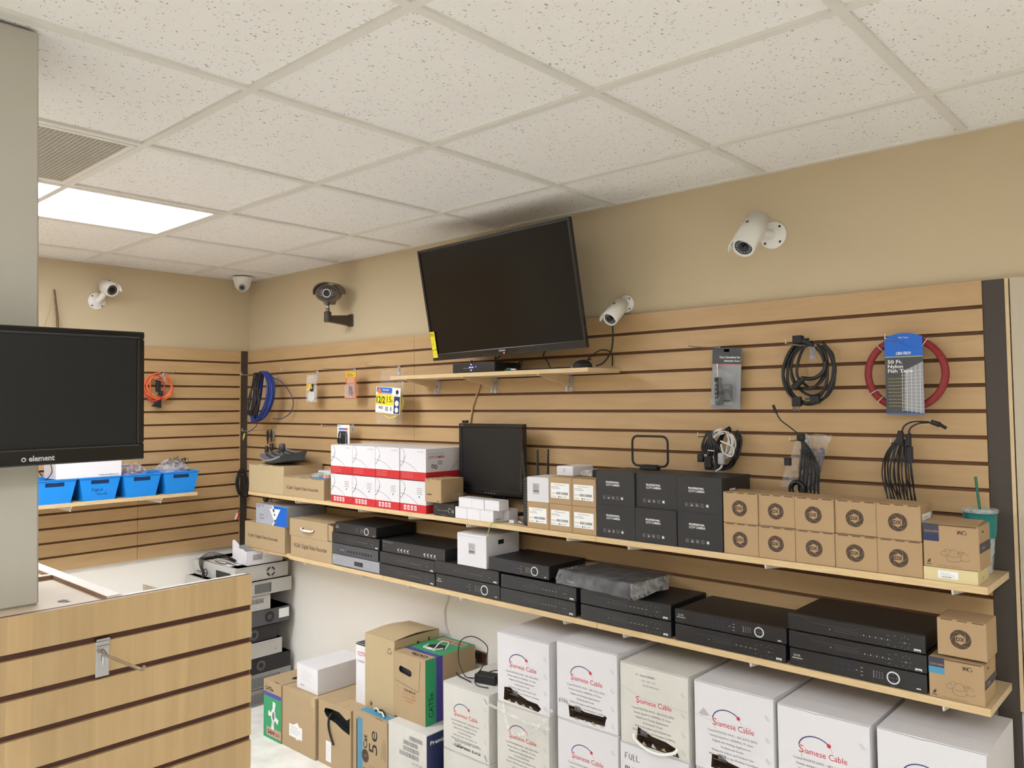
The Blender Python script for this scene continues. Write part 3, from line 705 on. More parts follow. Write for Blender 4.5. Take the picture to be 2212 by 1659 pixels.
# colour camera boxes
def colour_box(label, loc, w, h, band):
    t = thing('camera_box', label, 'box', loc, group='colour camera boxes'); m = MB().box(0, 0, 0, w, 0.120, h, 'card_dx'); fr = front()
    m.rect(fr, 0, h * 0.60, w * 0.29, h, 'print_slate'); m.rect(fr, 0, h * 0.60, w * 0.29, h * 0.76, band, e=0.0006)
    m.text(fr, 'COLOR CAMERA', 0.003, h * 0.805, 0.0048, 'print_pink', wid=w * 0.26, e=0.0008)
    m.text(fr, 'W', w * 0.61, h * 0.80, 0.0090, 'ink_brown', bold=0.03); m.stroke(fr, [(w * 0.615, h * 0.79), (w * 0.66, h * 0.88)], 0.0010, 'ink_brown')
    for k in range(3):
        a = PI / 2 + k * 2 * PI / 3; m.stroke(fr, [(w * 0.745 + 0.005 * math.cos(a + q), h * 0.835 + 0.005 * math.sin(a + q)) for q in (-0.75, -0.2, 0.35, 0.75)], 0.0018, 'ink_brown')
    # line drawing of dome cameras
    cx, cy = w * 0.55, h * 0.22
    def el(x, y, rx, ry, a0, a1, n=16): m.stroke(fr, [(x + rx * math.cos(math.radians(a0 + (a1 - a0) * q / n)), y + ry * math.sin(math.radians(a0 + (a1 - a0) * q / n))) for q in range(n + 1)], 0.0007, 'ink_faint')
    el(cx, cy + 0.012, 0.0165, 0.006, 180, 360); el(cx, cy + 0.012, 0.0115, 0.013, 0, 180); el(cx, cy, 0.0165, 0.007, 180, 360); m.stroke(fr, [(cx - 0.0165, cy + 0.012), (cx - 0.0165, cy)], 0.0007, 'ink_faint'); m.stroke(fr, [(cx + 0.0165, cy + 0.012), (cx + 0.0165, cy)], 0.0007, 'ink_faint')
    el(cx - 0.021, cy + 0.013, 0.010, 0.006, 60, 290); el(cx - 0.015, cy + 0.020, 0.008, 0.006, 20, 180)
    el(cx + 0.022, cy + 0.006, 0.012, 0.014, 20, 130); el(cx + 0.026, cy + 0.002, 0.010, 0.004, 200, 400); el(cx + 0.016, cy + 0.018, 0.006, 0.004, 0, 360)
    m.poly(fr, [(0.008, 0.010), (0.011, 0.018), (0.017, 0.022), (0.016, 0.012)], 'ink_brown'); m.rect(fr, 0.006, 0.006, 0.019, 0.0078, 'ink_brown')
    m.lines(fr, w * 0.25, 0.004, w * 0.62, 0.004, 1, 'ink_faint', th=0.0008)
    m.rect(fr, 0.004, h - 0.0035, w - 0.006, h - 0.0008, 'seam', e=0.0008); m.rect(fr, 0, h - 0.0035, w * 0.29, h - 0.0008, 'print_slate', e=0.0009)
    fs = side(w); m.poly(fs, [(0.0, h * 0.40), (0.12, h * 0.40), (0.12, h * 0.62), (0.0, h * 0.62)], 'print_slate'); m.text(fs, 'CAMERA', 0.02, h * 0.47, 0.007, 'print_pink', e=0.0008); m.rect(fs, 0.03, h * 0.84, 0.05, h * 0.88, 'ink_brown')
    m.build('carton', t, bevel=0.0014)
    f = MB(); f.add([(0.003, 0.002, h + 0.0004), (w - 0.003, 0.002, h + 0.0004), (w - 0.008, 0.10, h + 0.0065), (0.008, 0.10, h + 0.0065), (0.003, 0.002, h + 0.0012), (w - 0.003, 0.002, h + 0.0012), (w - 0.008, 0.10, h + 0.0073), (0.008, 0.10, h + 0.0073)],
                    [(0, 3, 2, 1), (4, 5, 6, 7), (0, 1, 5, 4), (1, 2, 6, 5), (2, 3, 7, 6), (3, 0, 4, 7)], 'card_dx'); f.build('flap', t)
    return t
colour_box('kraft colour camera box on the upper shelf, standing on the flat yellow carton', (3.9135, -0.276, UZ + 0.0355), 0.131, 0.114, 'print_navy')
m = MB().box(0, 0, 0, 0.127, 0.125, 0.0345, 'card_yellow'); m.box(0.034, -0.0006, 0.0085, 0.082, -0.0001, 0.0285, 'paper_label'); m.lines(front(0, -0.0006, 0), 0.040, 0.011, 0.036, 0.013, 3, 'ink_light', th=0.001); m.barcode(front(0, -0.0006, 0), 0.045, 0.0105, 0.022, 0.0035, 'ink_grey', n=8)
m.rect(side(0.127), 0.05, 0.008, 0.053, 0.016, 'ink_black'); m.rect(side(0.127), 0.118, 0.002, 0.119, 0.032, 'card_dx')
tag(m.build('carton', loc=(3.912, -0.276, UZ0), bevel=0.001), 'flat pale yellow carton under the colour camera box at the shelf end', 'box')

# tumbler with straw
t = thing('tumbler', 'teal and clear plastic tumbler with lid and green straw at the shelf end', 'cup', (4.008, -0.083, UZ0))
# the cup stands in front of the dark strip
m = MB().lathe([(0, 0.0255), (0.002, 0.0265), (0.11, 0.036), (0.165, 0.0405), (0.165, 0.0385), (0.11, 0.034), (0.004, 0.0245)], (0, 0, 0), Z, 'cup_clear', 32, cap1=True); m.build('cup', t)
MB().lathe([(0.098, 0.0358), (0.110, 0.0385), (0.165, 0.0425), (0.165, 0.0412), (0.110, 0.0368), (0.098, 0.0356)], (0, 0, 0), Z, 'cup_teal', 32, cap0=False, cap1=False).build('sleeve', t)
MB().lathe([(0.1655, 0.0440), (0.168, 0.0450), (0.173, 0.0450), (0.176, 0.0430), (0.177, 0.030), (0.174, 0.004)], (0, 0, 0), Z, 'cup_clear', 32).build('lid', t)
MB().tube([(0.004, 0, 0.01), (-0.001, 0.004, 0.176), (-0.010, 0.010, 0.262)], 0.0035, 'straw_green', 10).build('straw', t)

# loop antenna on the black boxes
t = thing('loop_antenna', 'black rounded loop antenna standing on the black camera boxes', 'antenna', (2.975, -0.118, UZ + 0.2345), 0.0)
P = []
for cx, cz, a0 in ((0.052, 0.098, 0), (-0.052, 0.098, 90), (-0.052, 0.034, 180), (0.052, 0.034, 270)):
    for q in range(6): a = math.radians(a0 + 18 * q); P.append((cx + 0.022 * math.cos(a), 0, cz + 0.022 * math.sin(a)))
MB().tube(P, 0.0042, 'black_matte', 10, closed=True).build('loop', t)
MB().box(-0.036, -0.013, 0.0, 0.036, 0.013, 0.012, 'black_matte').box(-0.030, -0.010, 0.012, 0.030, 0.010, 0.017, 'black_matte').build('base', t, bevel=0.002, seg=2)

# 17 inch monitor
t = thing('computer_monitor', 'black square computer monitor standing on the upper shelf', 'monitor', (2.186, -0.128, UZ0))
w, h, z0 = 0.372, 0.304, 0.087
m = MB(); b = 0.016
for a in ((-w / 2, z0, w / 2, z0 + 0.022), (-w / 2, z0 + h - b, w / 2, z0 + h), (-w / 2, z0 + 0.022, -w / 2 + b, z0 + h - b), (w / 2 - b, z0 + 0.022, w / 2, z0 + h - b)): m.box(a[0], 0, a[1], a[2], 0.03, a[3], 'bezel')
fr = front(0, 0, 0)
for k in range(4): m.rect(fr, -0.030 + 0.018 * k, z0 + 0.007, -0.020 + 0.018 * k, z0 + 0.009, 'ink_grey')
m.text(fr, 'DELL', -w / 2 + 0.012, z0 + h - 0.011, 0.006, 'ink_grey'); m.build('bezel', t, bevel=0.0015)
MB().box(-w / 2 + b - 0.002, 0.004, z0 + 0.020, w / 2 - b + 0.002, 0.029, z0 + h - b + 0.002, 'screen_matte').build('screen', t)
MB().box(-w / 2 + 0.02, 0.0305, z0 + 0.02, w / 2 - 0.02, 0.052, z0 + h - 0.02, 'black_matte').build('back_cover', t, bevel=0.006, seg=2)
MB().box(-0.035, 0.0525, 0.014, 0.035, 0.075, z0 + 0.16, 'black_matte').build('neck', t, bevel=0.002)
MB().box(-0.110, 0.0, 0.0, 0.110, 0.10, 0.013, 'black_matte').build('base', t, bevel=0.004, seg=2)
t = thing('webcam', 'tiny black webcam clipped on the top left corner of the monitor', 'webcam', (2.028, -0.118, UZ + 0.3925))
MB().box(-0.014, -0.006, 0, 0.014, 0.012, 0.012, 'black_matte').build('body', t, bevel=0.003, seg=2); MB().cyl((0.0, -0.0062, 0.006), (0.0, -0.0095, 0.006), 0.004, 'lens').build('lens', t)

# router
t = thing('router', 'black upright wireless router with antennas beside the monitor', 'router', (2.480, -0.256, UZ0), 0.0)
prof = [(0.000, 0.004), (0.006, 0.0), (0.030, 0.0), (0.036, 0.004), (0.036, 0.15), (0.030, 0.158), (0.006, 0.158), (0.0, 0.15)]
m = MB(); n = 9
for q in range(1): m.box(0, 0.0, 0.0, 0.036, 0.150, 0.188, 'dvr_face')
m.build('body', t, bevel=0.010, seg=4)
v = MB()
for k in range(14): v.rect(front(), 0.009, 0.022 + 0.011 * k, 0.027, 0.0245 + 0.011 * k, 'dvr_grey')
v.build('vents', t)
for (y, x, dx) in ((0.012, 0.006, -0.012), (0.138, 0.018, 0.004), (0.075, 0.018, 0.0)):
    MB().tube([(x, y, 0.180), (x, y, 0.196), (x + dx * 0.3, y, 0.2), (x + dx, y, 0.292)], [0.0055, 0.0055, 0.0046, 0.0036], 'black_matte', 10).build('antenna', t)

# joystick keyboard
t = thing('joystick_controller', 'grey camera keyboard with joystick lying on the plain cardboard box', 'controller', (0.650, -0.168, UZ + 0.1545), -0.30)
t.scale = (1.18, 1.18, 1.18)
L = 0.175; m = MB(); ns = 14; sect = []
for i in range(ns + 1):
    u = -1 + 2 * i / ns; wv = 0.006 * (1 - abs(u)) ; xx = L * u
    dep = 0.085 * (1 - 0.25 * u * u); zb = 0.004 + 0.020 * u * u; zf = 0.020 + 0.026 * u * u * (1 if u > 0 else 0.7); zk = 0.052 + 0.016 * u * u * (1 if u > 0 else 0.6)
    sect.append([(xx, -dep, zf), (xx * 0.93, -dep * 0.85, zb), (xx * 0.93, dep * 0.8, zb), (xx, dep, zk)])
vs = [p for s_ in sect for p in s_]; fs = []
for i in range(ns):
    for j in range(4): a = i * 4 + j; b_ = i * 4 + (j + 1) % 4; fs.append((a, b_, b_ + 4, a + 4))
m.add(vs, [f for k, f in enumerate(fs) if k % 4 != 3], 'controller_dark', True); m.add(vs, [f for k, f in enumerate(fs) if k % 4 == 3], 'controller_grey', True)
m.tube([(p[0][0], p[0][1] - 0.001, p[0][2] - 0.002) for p in sect], 0.0045, 'dvr_silver', 6); m.add(sect[0], [(0, 1, 2, 3)], 'controller_grey'); m.add(sect[-1], [(3, 2, 1, 0)], 'controller_dark'); m.build('body', t)
m = MB()
def topz(u, v_): # v_ 0 front .. 1 back
    zf = 0.020 + 0.026 * u * u * (1 if u > 0 else 0.7); zk = 0.052 + 0.016 * u * u * (1 if u > 0 else 0.6); return zf + (zk - zf) * v_
for r in range(4):
    for c in range(9):
        u = -0.82 + c * 0.11
        if -0.02 < u < 0.30: continue
        v_ = 0.22 + 0.19 * r; dep = 0.085 * (1 - 0.25 * u * u); z = topz(u, v_); m.box(L * u - 0.006, -dep + 2 * dep * v_ - 0.006, z - 0.001, L * u + 0.006, -dep + 2 * dep * v_ + 0.006, z + 0.004, 'controller_dark')
m.build('keys', t)
z = topz(0.2, 0.45); MB().lathe([(z - 0.004, 0.022), (z + 0.006, 0.018), (z + 0.016, 0.009), (z + 0.026, 0.008), (z + 0.028, 0.0155), (z + 0.054, 0.0145), (z + 0.060, 0.011)], (L * 0.16, -0.012, 0), Z, 'controller_dark', 20).build('joystick', t)

# packages on the upper recorder carton
def pkg_text(m, fr): m.barcode(fr, 0.012, 0.009, 0.05, 0.007, 'ink_black', n=7)
carton('parts_box', 'flat white box on the upper recorder carton', (0.93, -0.130, UZ + 0.1037), 0.13, 0.08, 0.026, 'white_gloss', flaps=False, deco=pkg_text, rz=-0.1)
t = thing('blister_pack', 'clear blister pack with coloured plugs on the upper recorder carton', 'package', (1.03, -0.252, UZ + 0.1037), -0.05)
MB().box(0, 0, 0, 0.16, 0.075, 0.002, 'print_cyan').build('backing', t)
m = MB()
for k, c in enumerate(('print_green', 'cable_violet', 'print_gold', 'print_orange')): m.lathe([(0.003, 0.012), (0.012, 0.011), (0.020, 0.006)], (0.03 + 0.032 * k, 0.035, 0), Z, c, 14)
m.build('plugs', t); MB().hexa([(0.004, 0.003, 0.0025), (0.156, 0.003, 0.0025), (0.156, 0.070, 0.0025), (0.004, 0.070, 0.0025), (0.012, 0.009, 0.026), (0.150, 0.009, 0.026), (0.150, 0.064, 0.026), (0.012, 0.064, 0.026)], 'film').build('blister', t, bevel=0.003)
tag(MB().tube(curve([(1.10, -0.14, 0), (1.12, -0.11, 0.028), (1.17, -0.12, 0.034), (1.20, -0.14, 0.018), (1.19, -0.16, 0.004), (1.15, -0.155, 0.004), (1.13, -0.13, 0.02), (1.16, -0.10, 0.026), (1.20, -0.11, 0.004)]), 0.0028, 'cable_black').build('cable', loc=(0, 0, UZ + 0.107)), 'short curled black cable beside the left red-striped boxes', 'cable')
tag(MB().tube(curve([(2.30, -0.135, 0.006), (2.36, -0.18, 0.006), (2.37, -0.235, 0.006), (2.35, -0.286, 0.004), (2.335, -0.295, -0.03), (2.325, -0.292, -0.055)]), 0.0022, 'cable_green').build('cable', loc=(0, 0, UZ0 - 0.002)), 'thin green wire drooping over the shelf edge below the monitor', 'cable')
m = MB().tube(curve([(2.32, -0.12, 0.006), (2.40, -0.16, 0.006), (2.42, -0.21, 0.006), (2.46, -0.235, 0.006)]), 0.003, 'cable_white').box(2.40, -0.245, 0.002, 2.425, -0.230, 0.014, 'usb_white')
tag(m.build('cable', loc=(0, 0, UZ0)), 'white cable with plug lying between the monitor and the router', 'cable')

# ------------------------------------------------------------------ recorders
LZ0 = LZ + 0.0003
def dvr(label, loc, w, h, d=0.24, style='slots', rz=0, fm='dvr_face', bm='dvr_black', mark=None, group='black video recorders'):
    t = thing('video_recorder', label, 'recorder', loc, rz, group)
    m = MB().box(0.003, 0.012, 0.003, w - 0.003, d, h - 0.001, bm)
    for k in range(9): m.rect(side(w - 0.003), d * 0.35 + 0.008 * k, h * 0.3, d * 0.35 + 0.008 * k + 0.004, h * 0.7, 'black_matte')
    m.build('body', t, bevel=0.0015)
    m = MB()
    for x in (0.03, w - 0.03):
        for y in (0.03, d - 0.03): m.cyl((x, y, 0), (x, y, 0.0035), 0.007, 'black_matte', n=10)
    m.build('feet', t)
    p = MB(); fr = front(0, 0, 0)
    p.box(0, 0, 0.0025, w, 0.0118, h, fm); b = MB(); k_ = h / 0.052
    if style == 'ring':
        cx, cz, R = w * 0.775, h * 0.50, h * 0.33
        r = MB(); r.lathe([(0, R * 0.78), (0.0016, R * 0.80), (0.0022, R * 0.88), (0.0016, R * 0.98), (0, R)], (cx, 0, cz), -Y, 'usb_white', 36, cap0=False, cap1=False)
        r.ring(fr, cx, cz, 0, R * 0.78, 'dvr_black', n=32); r.text(fr, 'Enter', cx, cz - 0.0015, 0.003, 'ink_grey', al='C', e=0.0010)
        for a in (0, 90, 180, 270): r.ring(fr, cx + R * 0.55 * math.cos(math.radians(a)), cz + R * 0.55 * math.sin(math.radians(a)), 0, 0.0011, 'ink_light', n=6, e=0.0010)
        r.build('dial', t)
        if mark != 'none':
            p.text(fr, 'DVR', w * 0.035, h * 0.58, h * 0.12, 'ink_light', wid=w * 0.055, bold=0.02); p.rect(fr, w * 0.022, h * 0.46, w * 0.105, h * 0.51, 'ink_light')
        for c in range(4):
            for q in range(4): b.rect(fr, w * (0.635 + 0.020 * c), h * (0.33 + 0.10 * q), w * (0.635 + 0.020 * c) + 0.003, h * (0.33 + 0.10 * q) + 0.0022, 'ink_light' if c == 0 else 'ink_grey')
        for q in range(3): b.rect(fr, w * 0.545, h * (0.28 + 0.2 * q), w * 0.562, h * (0.28 + 0.2 * q) + 0.0016, 'ink_light')
        b.rect(fr, w * 0.51, h * 0.5, w * 0.524, h * 0.53, 'ink_light'); b.rect(fr, w * 0.93, h * 0.18, w * 0.96, h * 0.24, 'usb_white')
        for c in range(3):
            for q in range(2): b.rect(fr, w * (0.36 + 0.045 * c), h * (0.38 + 0.26 * q), w * (0.36 + 0.045 * c) + 0.005, h * (0.38 + 0.26 * q) + 0.006, 'print_navy')
    elif style == 'slots':
        p.stroke(fr, [(w * 0.02, h * 0.93), (w * 0.14, h * 0.93), (w * 0.185, h * 0.66), (w * 0.52, h * 0.66), (w * 0.55, h * 0.80)], 0.0013, 'dvr_grey')
        b.ring(fr, w * 0.33, h * 0.46, 0, 0.0016, 'ink_light', n=8)
        for r_ in (0, 1):
            for c in range(16): b.rect(fr, w * (0.36 + 0.0115 * c), h * (0.40 + 0.12 * r_), w * (0.36 + 0.0115 * c) + 0.0016, h * (0.40 + 0.12 * r_) + 0.0010, 'ink_grey')
        for c in range(11): b.rect(fr, w * (0.555 + 0.021 * c), h * 0.44, w * (0.555 + 0.021 * c) + (0.0030 if c % 2 else 0.0014), h * 0.44 + (0.0030 if c % 2 else 0.0018), 'ink_light' if c % 2 else 'ink_grey')
        for a, bb in ((0.745, 0.68), (0.79, 0.74), (0.745, 0.22), (0.79, 0.14)): b.rect(fr, w * a, h * bb, w * a + 0.005, h * bb + 0.0011, 'ink_grey')
        for a in range(8):
            an = a * PI / 4; b.rect(fr, w * 0.865 + 0.011 * math.cos(an) - 0.0009, h * 0.46 + 0.33 * h * math.sin(an) - 0.0009, w * 0.865 + 0.011 * math.cos(an) + 0.0012, h * 0.46 + 0.33 * h * math.sin(an) + 0.0009, 'ink_grey')
        b.ring(fr, w * 0.865, h * 0.46, 0, 0.0032, 'dvr_grey', n=10); b.rect(fr, w * 0.855, h * 0.43, w * 0.875, h * 0.47, 'ink_grey', e=0.0009)
        u = MB(); u.box(w * 0.925, -0.0012, h * 0.12, w * 0.970, 0.0001, h * 0.25, 'usb_white'); u.rect(front(0, -0.0012, 0), w * 0.930, h * 0.13, w * 0.965, h * 0.17, 'dvr_black'); u.build('usb_port', t)
    elif style == 'leds':
        p.text(fr, 'LTS', w * 0.02, h * 0.80, h * 0.10, 'ink_light'); p.rect(fr, w * 0.06, h * 0.82, w * 0.19, h * 0.86, 'ink_grey'); p.text(fr, 'L', w * 0.03, h * 0.5, h * 0.12, 'ink_light')
        for g0 in (0.27, 0.69):
            for c in range(4):
                x = w * (g0 + 0.052 * c); b.ring(fr, x, h * 0.36, 0, 0.0042, 'usb_white', n=10); b.stroke(fr, [(x + 0.004, h * 0.42), (x + 0.009, h * 0.5)], 0.0016, 'usb_white'); b.rect(fr, x - 0.001, h * 0.18, x + 0.009, h * 0.22, 'ink_light')
                b.rect(fr, x + 0.001, h * 0.24, x + 0.003, h * 0.34, 'usb_white')
    elif style == 'buttons':
        for c in range(9): b.lathe([(0, 0.0058), (0.003, 0.0050), (0.0036, 0.0032)], (w * (0.36 + 0.062 * c), 0, h * 0.44), -Y, 'dvr_face', 14); 
        for c in range(9): b.rect(fr, w * (0.36 + 0.062 * c) - 0.004, h * 0.70, w * (0.36 + 0.062 * c) + 0.004, h * 0.73, 'ink_grey')
        b.ring(fr, w * 0.13, h * 0.5, 0.008, 0.013, 'dvr_grey', n=20)
        for a in range(4): an = a * PI / 2; b.ring(fr, w * 0.13 + 0.0105 * math.cos(an), h * 0.5 + 0.0105 * math.sin(an), 0, 0.0025, 'dvr_face', n=8, e=0.0009)
        for c in range(2):
            for q in range(3): b.rect(fr, w * (0.19 + 0.055 * c), h * (0.2 + 0.25 * q), w * (0.19 + 0.055 * c) + 0.009, h * (0.2 + 0.25 * q) + 0.004, 'dvr_face' if q != 1 else 'ink_light')
    elif style == 'silver':
        p.rect(fr, w * 0.02, h * 0.06, w * 0.98, h * 0.10, 'dvr_grey'); MB().rect(fr, w * 0.485, h * 0.30, w * 0.665, h * 0.68, 'dvr_black').rect(fr, w * 0.50, h * 0.36, w * 0.655, h * 0.58, 'dvr_face', e=0.0008).build('display', t)
        b.rect(fr, w * 0.02, h * 0.62, w * 0.045, h * 0.68, 'usb_white'); p.text(fr, 'RS232', w * 0.83, h * 0.62, h * 0.10, 'ink_grey'); b.stroke(fr, [(w * 0.72, h * 0.5), (w * 0.75, h * 0.6), (w * 0.78, h * 0.48), (w * 0.82, h * 0.5)], 0.001, 'ink_light')
        for c in range(18): b.rect(fr, w * (0.10 + 0.013 * c), h * 0.48, w * (0.10 + 0.013 * c) + 0.0018, h * 0.52, 'ink_grey')
    elif style == 'knobs':
        for c in range(5): b.lathe([(0, 0.0032), (0.003, 0.0028)], (w * (0.24 + 0.10 * c), 0, h * 0.45), -Y, 'ink_grey', 10)
        b.ring(fr, w * 0.78, h * 0.5, 0.008, 0.010, 'ink_light', a0=20, a1=270, n=14); b.ring(fr, w * 0.92, h * 0.45, 0.0035, 0.0062, 'ink_light', n=12); p.lines(fr, w * 0.06, h * 0.55, w * 0.2, h * 0.25, 2, 'ink_grey', th=0.0008); p.rect(fr, w * 0.42, h * 0.08, w * 0.6, h * 0.11, 'ink_grey')
    p.build('front_panel', t, bevel=0.0015); b.build('buttons', t)
    return t
dvr('tiny black recorder with knobs under the small kraft camera box', (1.990, -0.276, UZ0), 0.132, 0.0545, 0.13, 'knobs', group=None)
# left stack
dvr('silver recorder at the bottom of the left stack of recorders', (1.262, -0.276, LZ0), 0.363, 0.0545, 0.25, 'silver', fm='dvr_silver', bm='dvr_silver', group=None)
dvr('dark grey recorder with a row of round buttons, on the silver recorder', (1.262, -0.276, LZ0 + 0.0550), 0.353, 0.0515, 0.25, 'buttons', fm='dvr_grey', bm='dvr_black')
S = dvr('black recorder second from the top of the left stack, above the button recorder', (1.258, -0.276, LZ0 + 0.1070), 0.366, 0.0525, 0.25, 'slots')
dvr('black recorder with silver dial ring on top of the left stack', (1.284, -0.276, LZ0 + 0.1600), 0.318, 0.0505, 0.25, 'ring')
# second stack
a = dvr('black recorder at the bottom of the second stack from the left', (1.629, -0.276, LZ0), 0.370, 0.0540, 0.25, 'slots')
dup(a, (1.629, -0.276, LZ0 + 0.0545), 'black recorder in the middle of the second stack, under the one with white lights')
dvr('wide black recorder with two groups of white light symbols', (1.641, -0.272, LZ0 + 0.1090), 0.417, 0.0535, 0.22, 'leds')
# third stack
dvr('black recorder with dial ring at the shelf under the white label box', (2.0045, -0.276, LZ0), 0.371, 0.0600, 0.25, 'ring')
dup(a, (2.003, -0.279, LZ0 + 0.0605), 'black recorder directly under the white label box')
# fourth stack
dup(a, (2.379, -0.276, LZ0), 'black recorder at the bottom under the large ringed recorder, fourth stack'); dup(a, (2.382, -0.276, LZ0 + 0.0545), 'black recorder second up in the fourth stack, under the large ringed one')
c4 = dvr('large black recorder with silver dial ring right of the white label box', (2.318, -0.277, LZ0 + 0.1150), 0.309, 0.0530, 0.235, 'ring', mark='none')
# fifth stack
dup(a, (2.7725, -0.276, LZ0), 'black recorder at the bottom under the plastic-wrapped one'); dup(a, (2.772, -0.276, LZ0 + 0.0545), 'black recorder directly under the plastic-wrapped one')
# sixth stack
dup(a, (3.158, -0.276, LZ0), 'black recorder at the bottom of the stack of two, left of the three-high stack')
dvr('black recorder with dial ring on the stack of two, left of the three-high stack', (3.158, -0.276, LZ0 + 0.0545), 0.374, 0.0470, 0.25, 'ring')
# seventh stack
dvr('black recorder with dial ring at the bottom of the three-high stack at the right', (3.541, -0.276, LZ0), 0.370, 0.0520, 0.25, 'ring')
b7 = dvr('middle black recorder of the three-high stack at the right', (3.540, -0.277, LZ0 + 0.0525), 0.372, 0.0500, 0.25, 'slots')
dup(b7, (3.538, -0.276, LZ0 + 0.1030), 'top black recorder of the three-high stack at the right')
# recorder in plastic
t = thing('video_recorder', 'black recorder wrapped in shiny clear plastic lying across two stacks', 'recorder', (2.692, -0.289, LZ0 + 0.1160), -0.09)
MB().box(0.006, 0.004, 0.002, 0.312, 0.225, 0.048, 'dvr_black').text(front(0, 0.004, 0), 'TruVision', 0.03, 0.012, 0.006, 'ink_light').build('body', t, bevel=0.003)
m = MB(); rr = random.Random(11); nx, ny = 26, 16; vs = []
def wrp(u, v_):
    x = -0.012 + 0.345 * u; s_ = v_ * 0.31; jz = rr.uniform(-1, 1) * 0.0016
    if s_ < 0.05: return (x + rr.uniform(-.002, .002), -0.004 - abs(jz) - 0.006 * (1 - s_ / 0.05) * rr.random(), 0.001 + s_ + 0.001)
    return (x, s_ - 0.052, 0.0515 + abs(jz) * 1.2)
for j in range(ny + 1):
    for i in range(nx + 1): vs.append(wrp(i / nx, j / ny))
m.add(vs, [(j * (nx + 1) + i, j * (nx + 1) + i + 1, (j + 1) * (nx + 1) + i + 1, (j + 1) * (nx + 1) + i) for j in range(ny) for i in range(nx)], 'wrap_film')
ed = [(0.325, -0.002, 0.05), (0.334, -0.012, 0.012), (0.345, -0.008, 0.0005), (0.338, 0.06, 0.001), (0.345, 0.12, 0.012), (0.336, 0.20, 0.004), (0.324, 0.22, 0.05), (0.324, 0.1, 0.05)]
m.add(ed, [(0, 1, 2, 3, 7), (7, 3, 4, 5, 6)], 'film_milky'); ed = [(-0.005, -0.004, 0.05), (-0.016, -0.010, 0.02), (-0.012, -0.012, 0.001), (-0.014, 0.08, 0.002), (-0.006, 0.1, 0.05)]
m.add(ed, [(0, 1, 2, 3, 4)], 'film_milky'); m.build('plastic_wrap', t)

# cartons of the lower shelf
def h264b(m, fr): m.text(fr, 'H.264  Digital Video Recorder', 0.036, 0.056, 0.0165, 'ink_faint', wid=0.300, bold=0.02)
carton('recorder_carton', 'cardboard recorder carton at the lower shelf left end under the silver and blue box', (0.437, -0.275, LZ0), 0.403, 0.245, 0.1365, 'card', deco=h264b, group='cardboard recorder cartons', flaps=False)
carton('recorder_carton', 'cardboard recorder carton on the lower shelf under the carton with the white handle', (0.899, -0.276, LZ0), 0.360, 0.245, 0.106, 'card', deco=h264b if False else h264(0.13), group='cardboard recorder cartons', flaps=False)
def corner_front(m, fr):
    w, h = 0.305, 0.105
    m.rect(fr, 0, 0, w, h, 'silver_print', e=0.0003); m.poly(fr, [(w * 0.58, h), (w, h), (w, 0), (w * 0.58, 0), (w * 0.66, h * 0.25)], 'print_blue', e=0.0005)
    m.poly(fr, [(w * 0.45, h * 0.82), (w * 0.80, h * 0.86), (w * 0.62, h * 0.16)], 'print_white', e=0.0007); m.poly(fr, [(w * 0.52, h), (w * 0.57, h), (w * 0.62, h * 0.70), (w * 0.57, h * 0.70)], 'print_white', e=0.0007); m.poly(fr, [(w * 0.52, 0), (w * 0.57, 0), (w * 0.66, h * 0.30), (w * 0.62, h * 0.30)], 'print_white', e=0.0007)
    m.rect(fr, w * 0.60, h * 0.50, w * 0.635, h * 0.60, 'ink_black', e=0.0009)
    m.text(fr, 'Corner', w * 0.12, h * 0.42, 0.0105, 'ink_black'); m.text(fr, 'Camera', w * 0.12, h * 0.25, 0.0105, 'ink_black')
    m.poly(fr, [(0, h), (w * 0.30, h), (w * 0.24, h * 0.84), (w * 0.17, h * 0.92), (w * 0.10, h * 0.78), (0, h * 0.88)], 'print_grey', e=0.0005)
carton('camera_box', 'silver and blue corner camera box on the left lower carton', (0.548, -0.272, LZ0 + 0.1370), 0.305, 0.240, 0.106, 'silver_print', deco=corner_front, flaps=False, side_deco=lambda m, fr: m.rect(fr, 0, 0, 0.24, 0.106, 'print_grey', e=0.0003))
# carton with plastic handle
t = thing('recorder_carton', 'cardboard carton with white plastic handle and open side flap', 'box', (0.887, -0.276, LZ0 + 0.1066), 0)
w, h, d = 0.335, 0.0865, 0.235; m = MB().box(0, 0.0008, 0, w, d, h, 'card')
m.holed(front(0, 0, 0), [(0, 0), (w, 0), (w, h), (0, h)], [[(0.110, 0.034), (0.128, 0.034), (0.128, 0.048), (0.110, 0.048)], [(0.210, 0.034), (0.226, 0.034), (0.226, 0.044), (0.210, 0.044)]], 'card', depth=0.0006, inner='seam')
for a in (0.1, 0.42, 0.86): m.rect(top(0, 0, h), w * a, 0.0, w * a + 0.012, 0.006, 'seam')
m.build('carton', t, bevel=0.0015)
m = MB().tube(curve([(0.114, -0.001, 0.046), (0.118, -0.010, 0.040), (0.165, -0.018, 0.036), (0.212, -0.010, 0.038), (0.217, -0.001, 0.042)]), 0.0042, 'white_plastic', 8); m.box(0.130, -0.0155, 0.031, 0.202, -0.006, 0.041, 'white_plastic'); m.build('handle', t, bevel=0.002)
MB().add([(w + 0.001, 0.004, 0.004), (w + 0.001, 0.004, h - 0.004), (w + 0.030, 0.012, h - 0.012), (w + 0.030, 0.012, 0.000), (w + 0.0005, 0.006, 0.004), (w + 0.0005, 0.006, h - 0.004), (w + 0.029, 0.014, h - 0.012), (w + 0.029, 0.014, 0.000)],
         [(0, 3, 2, 1), (4, 5, 6, 7), (0, 1, 5, 4), (1, 2, 6, 5), (2, 3, 7, 6), (3, 0, 4, 7)], 'card').build('flap', t)
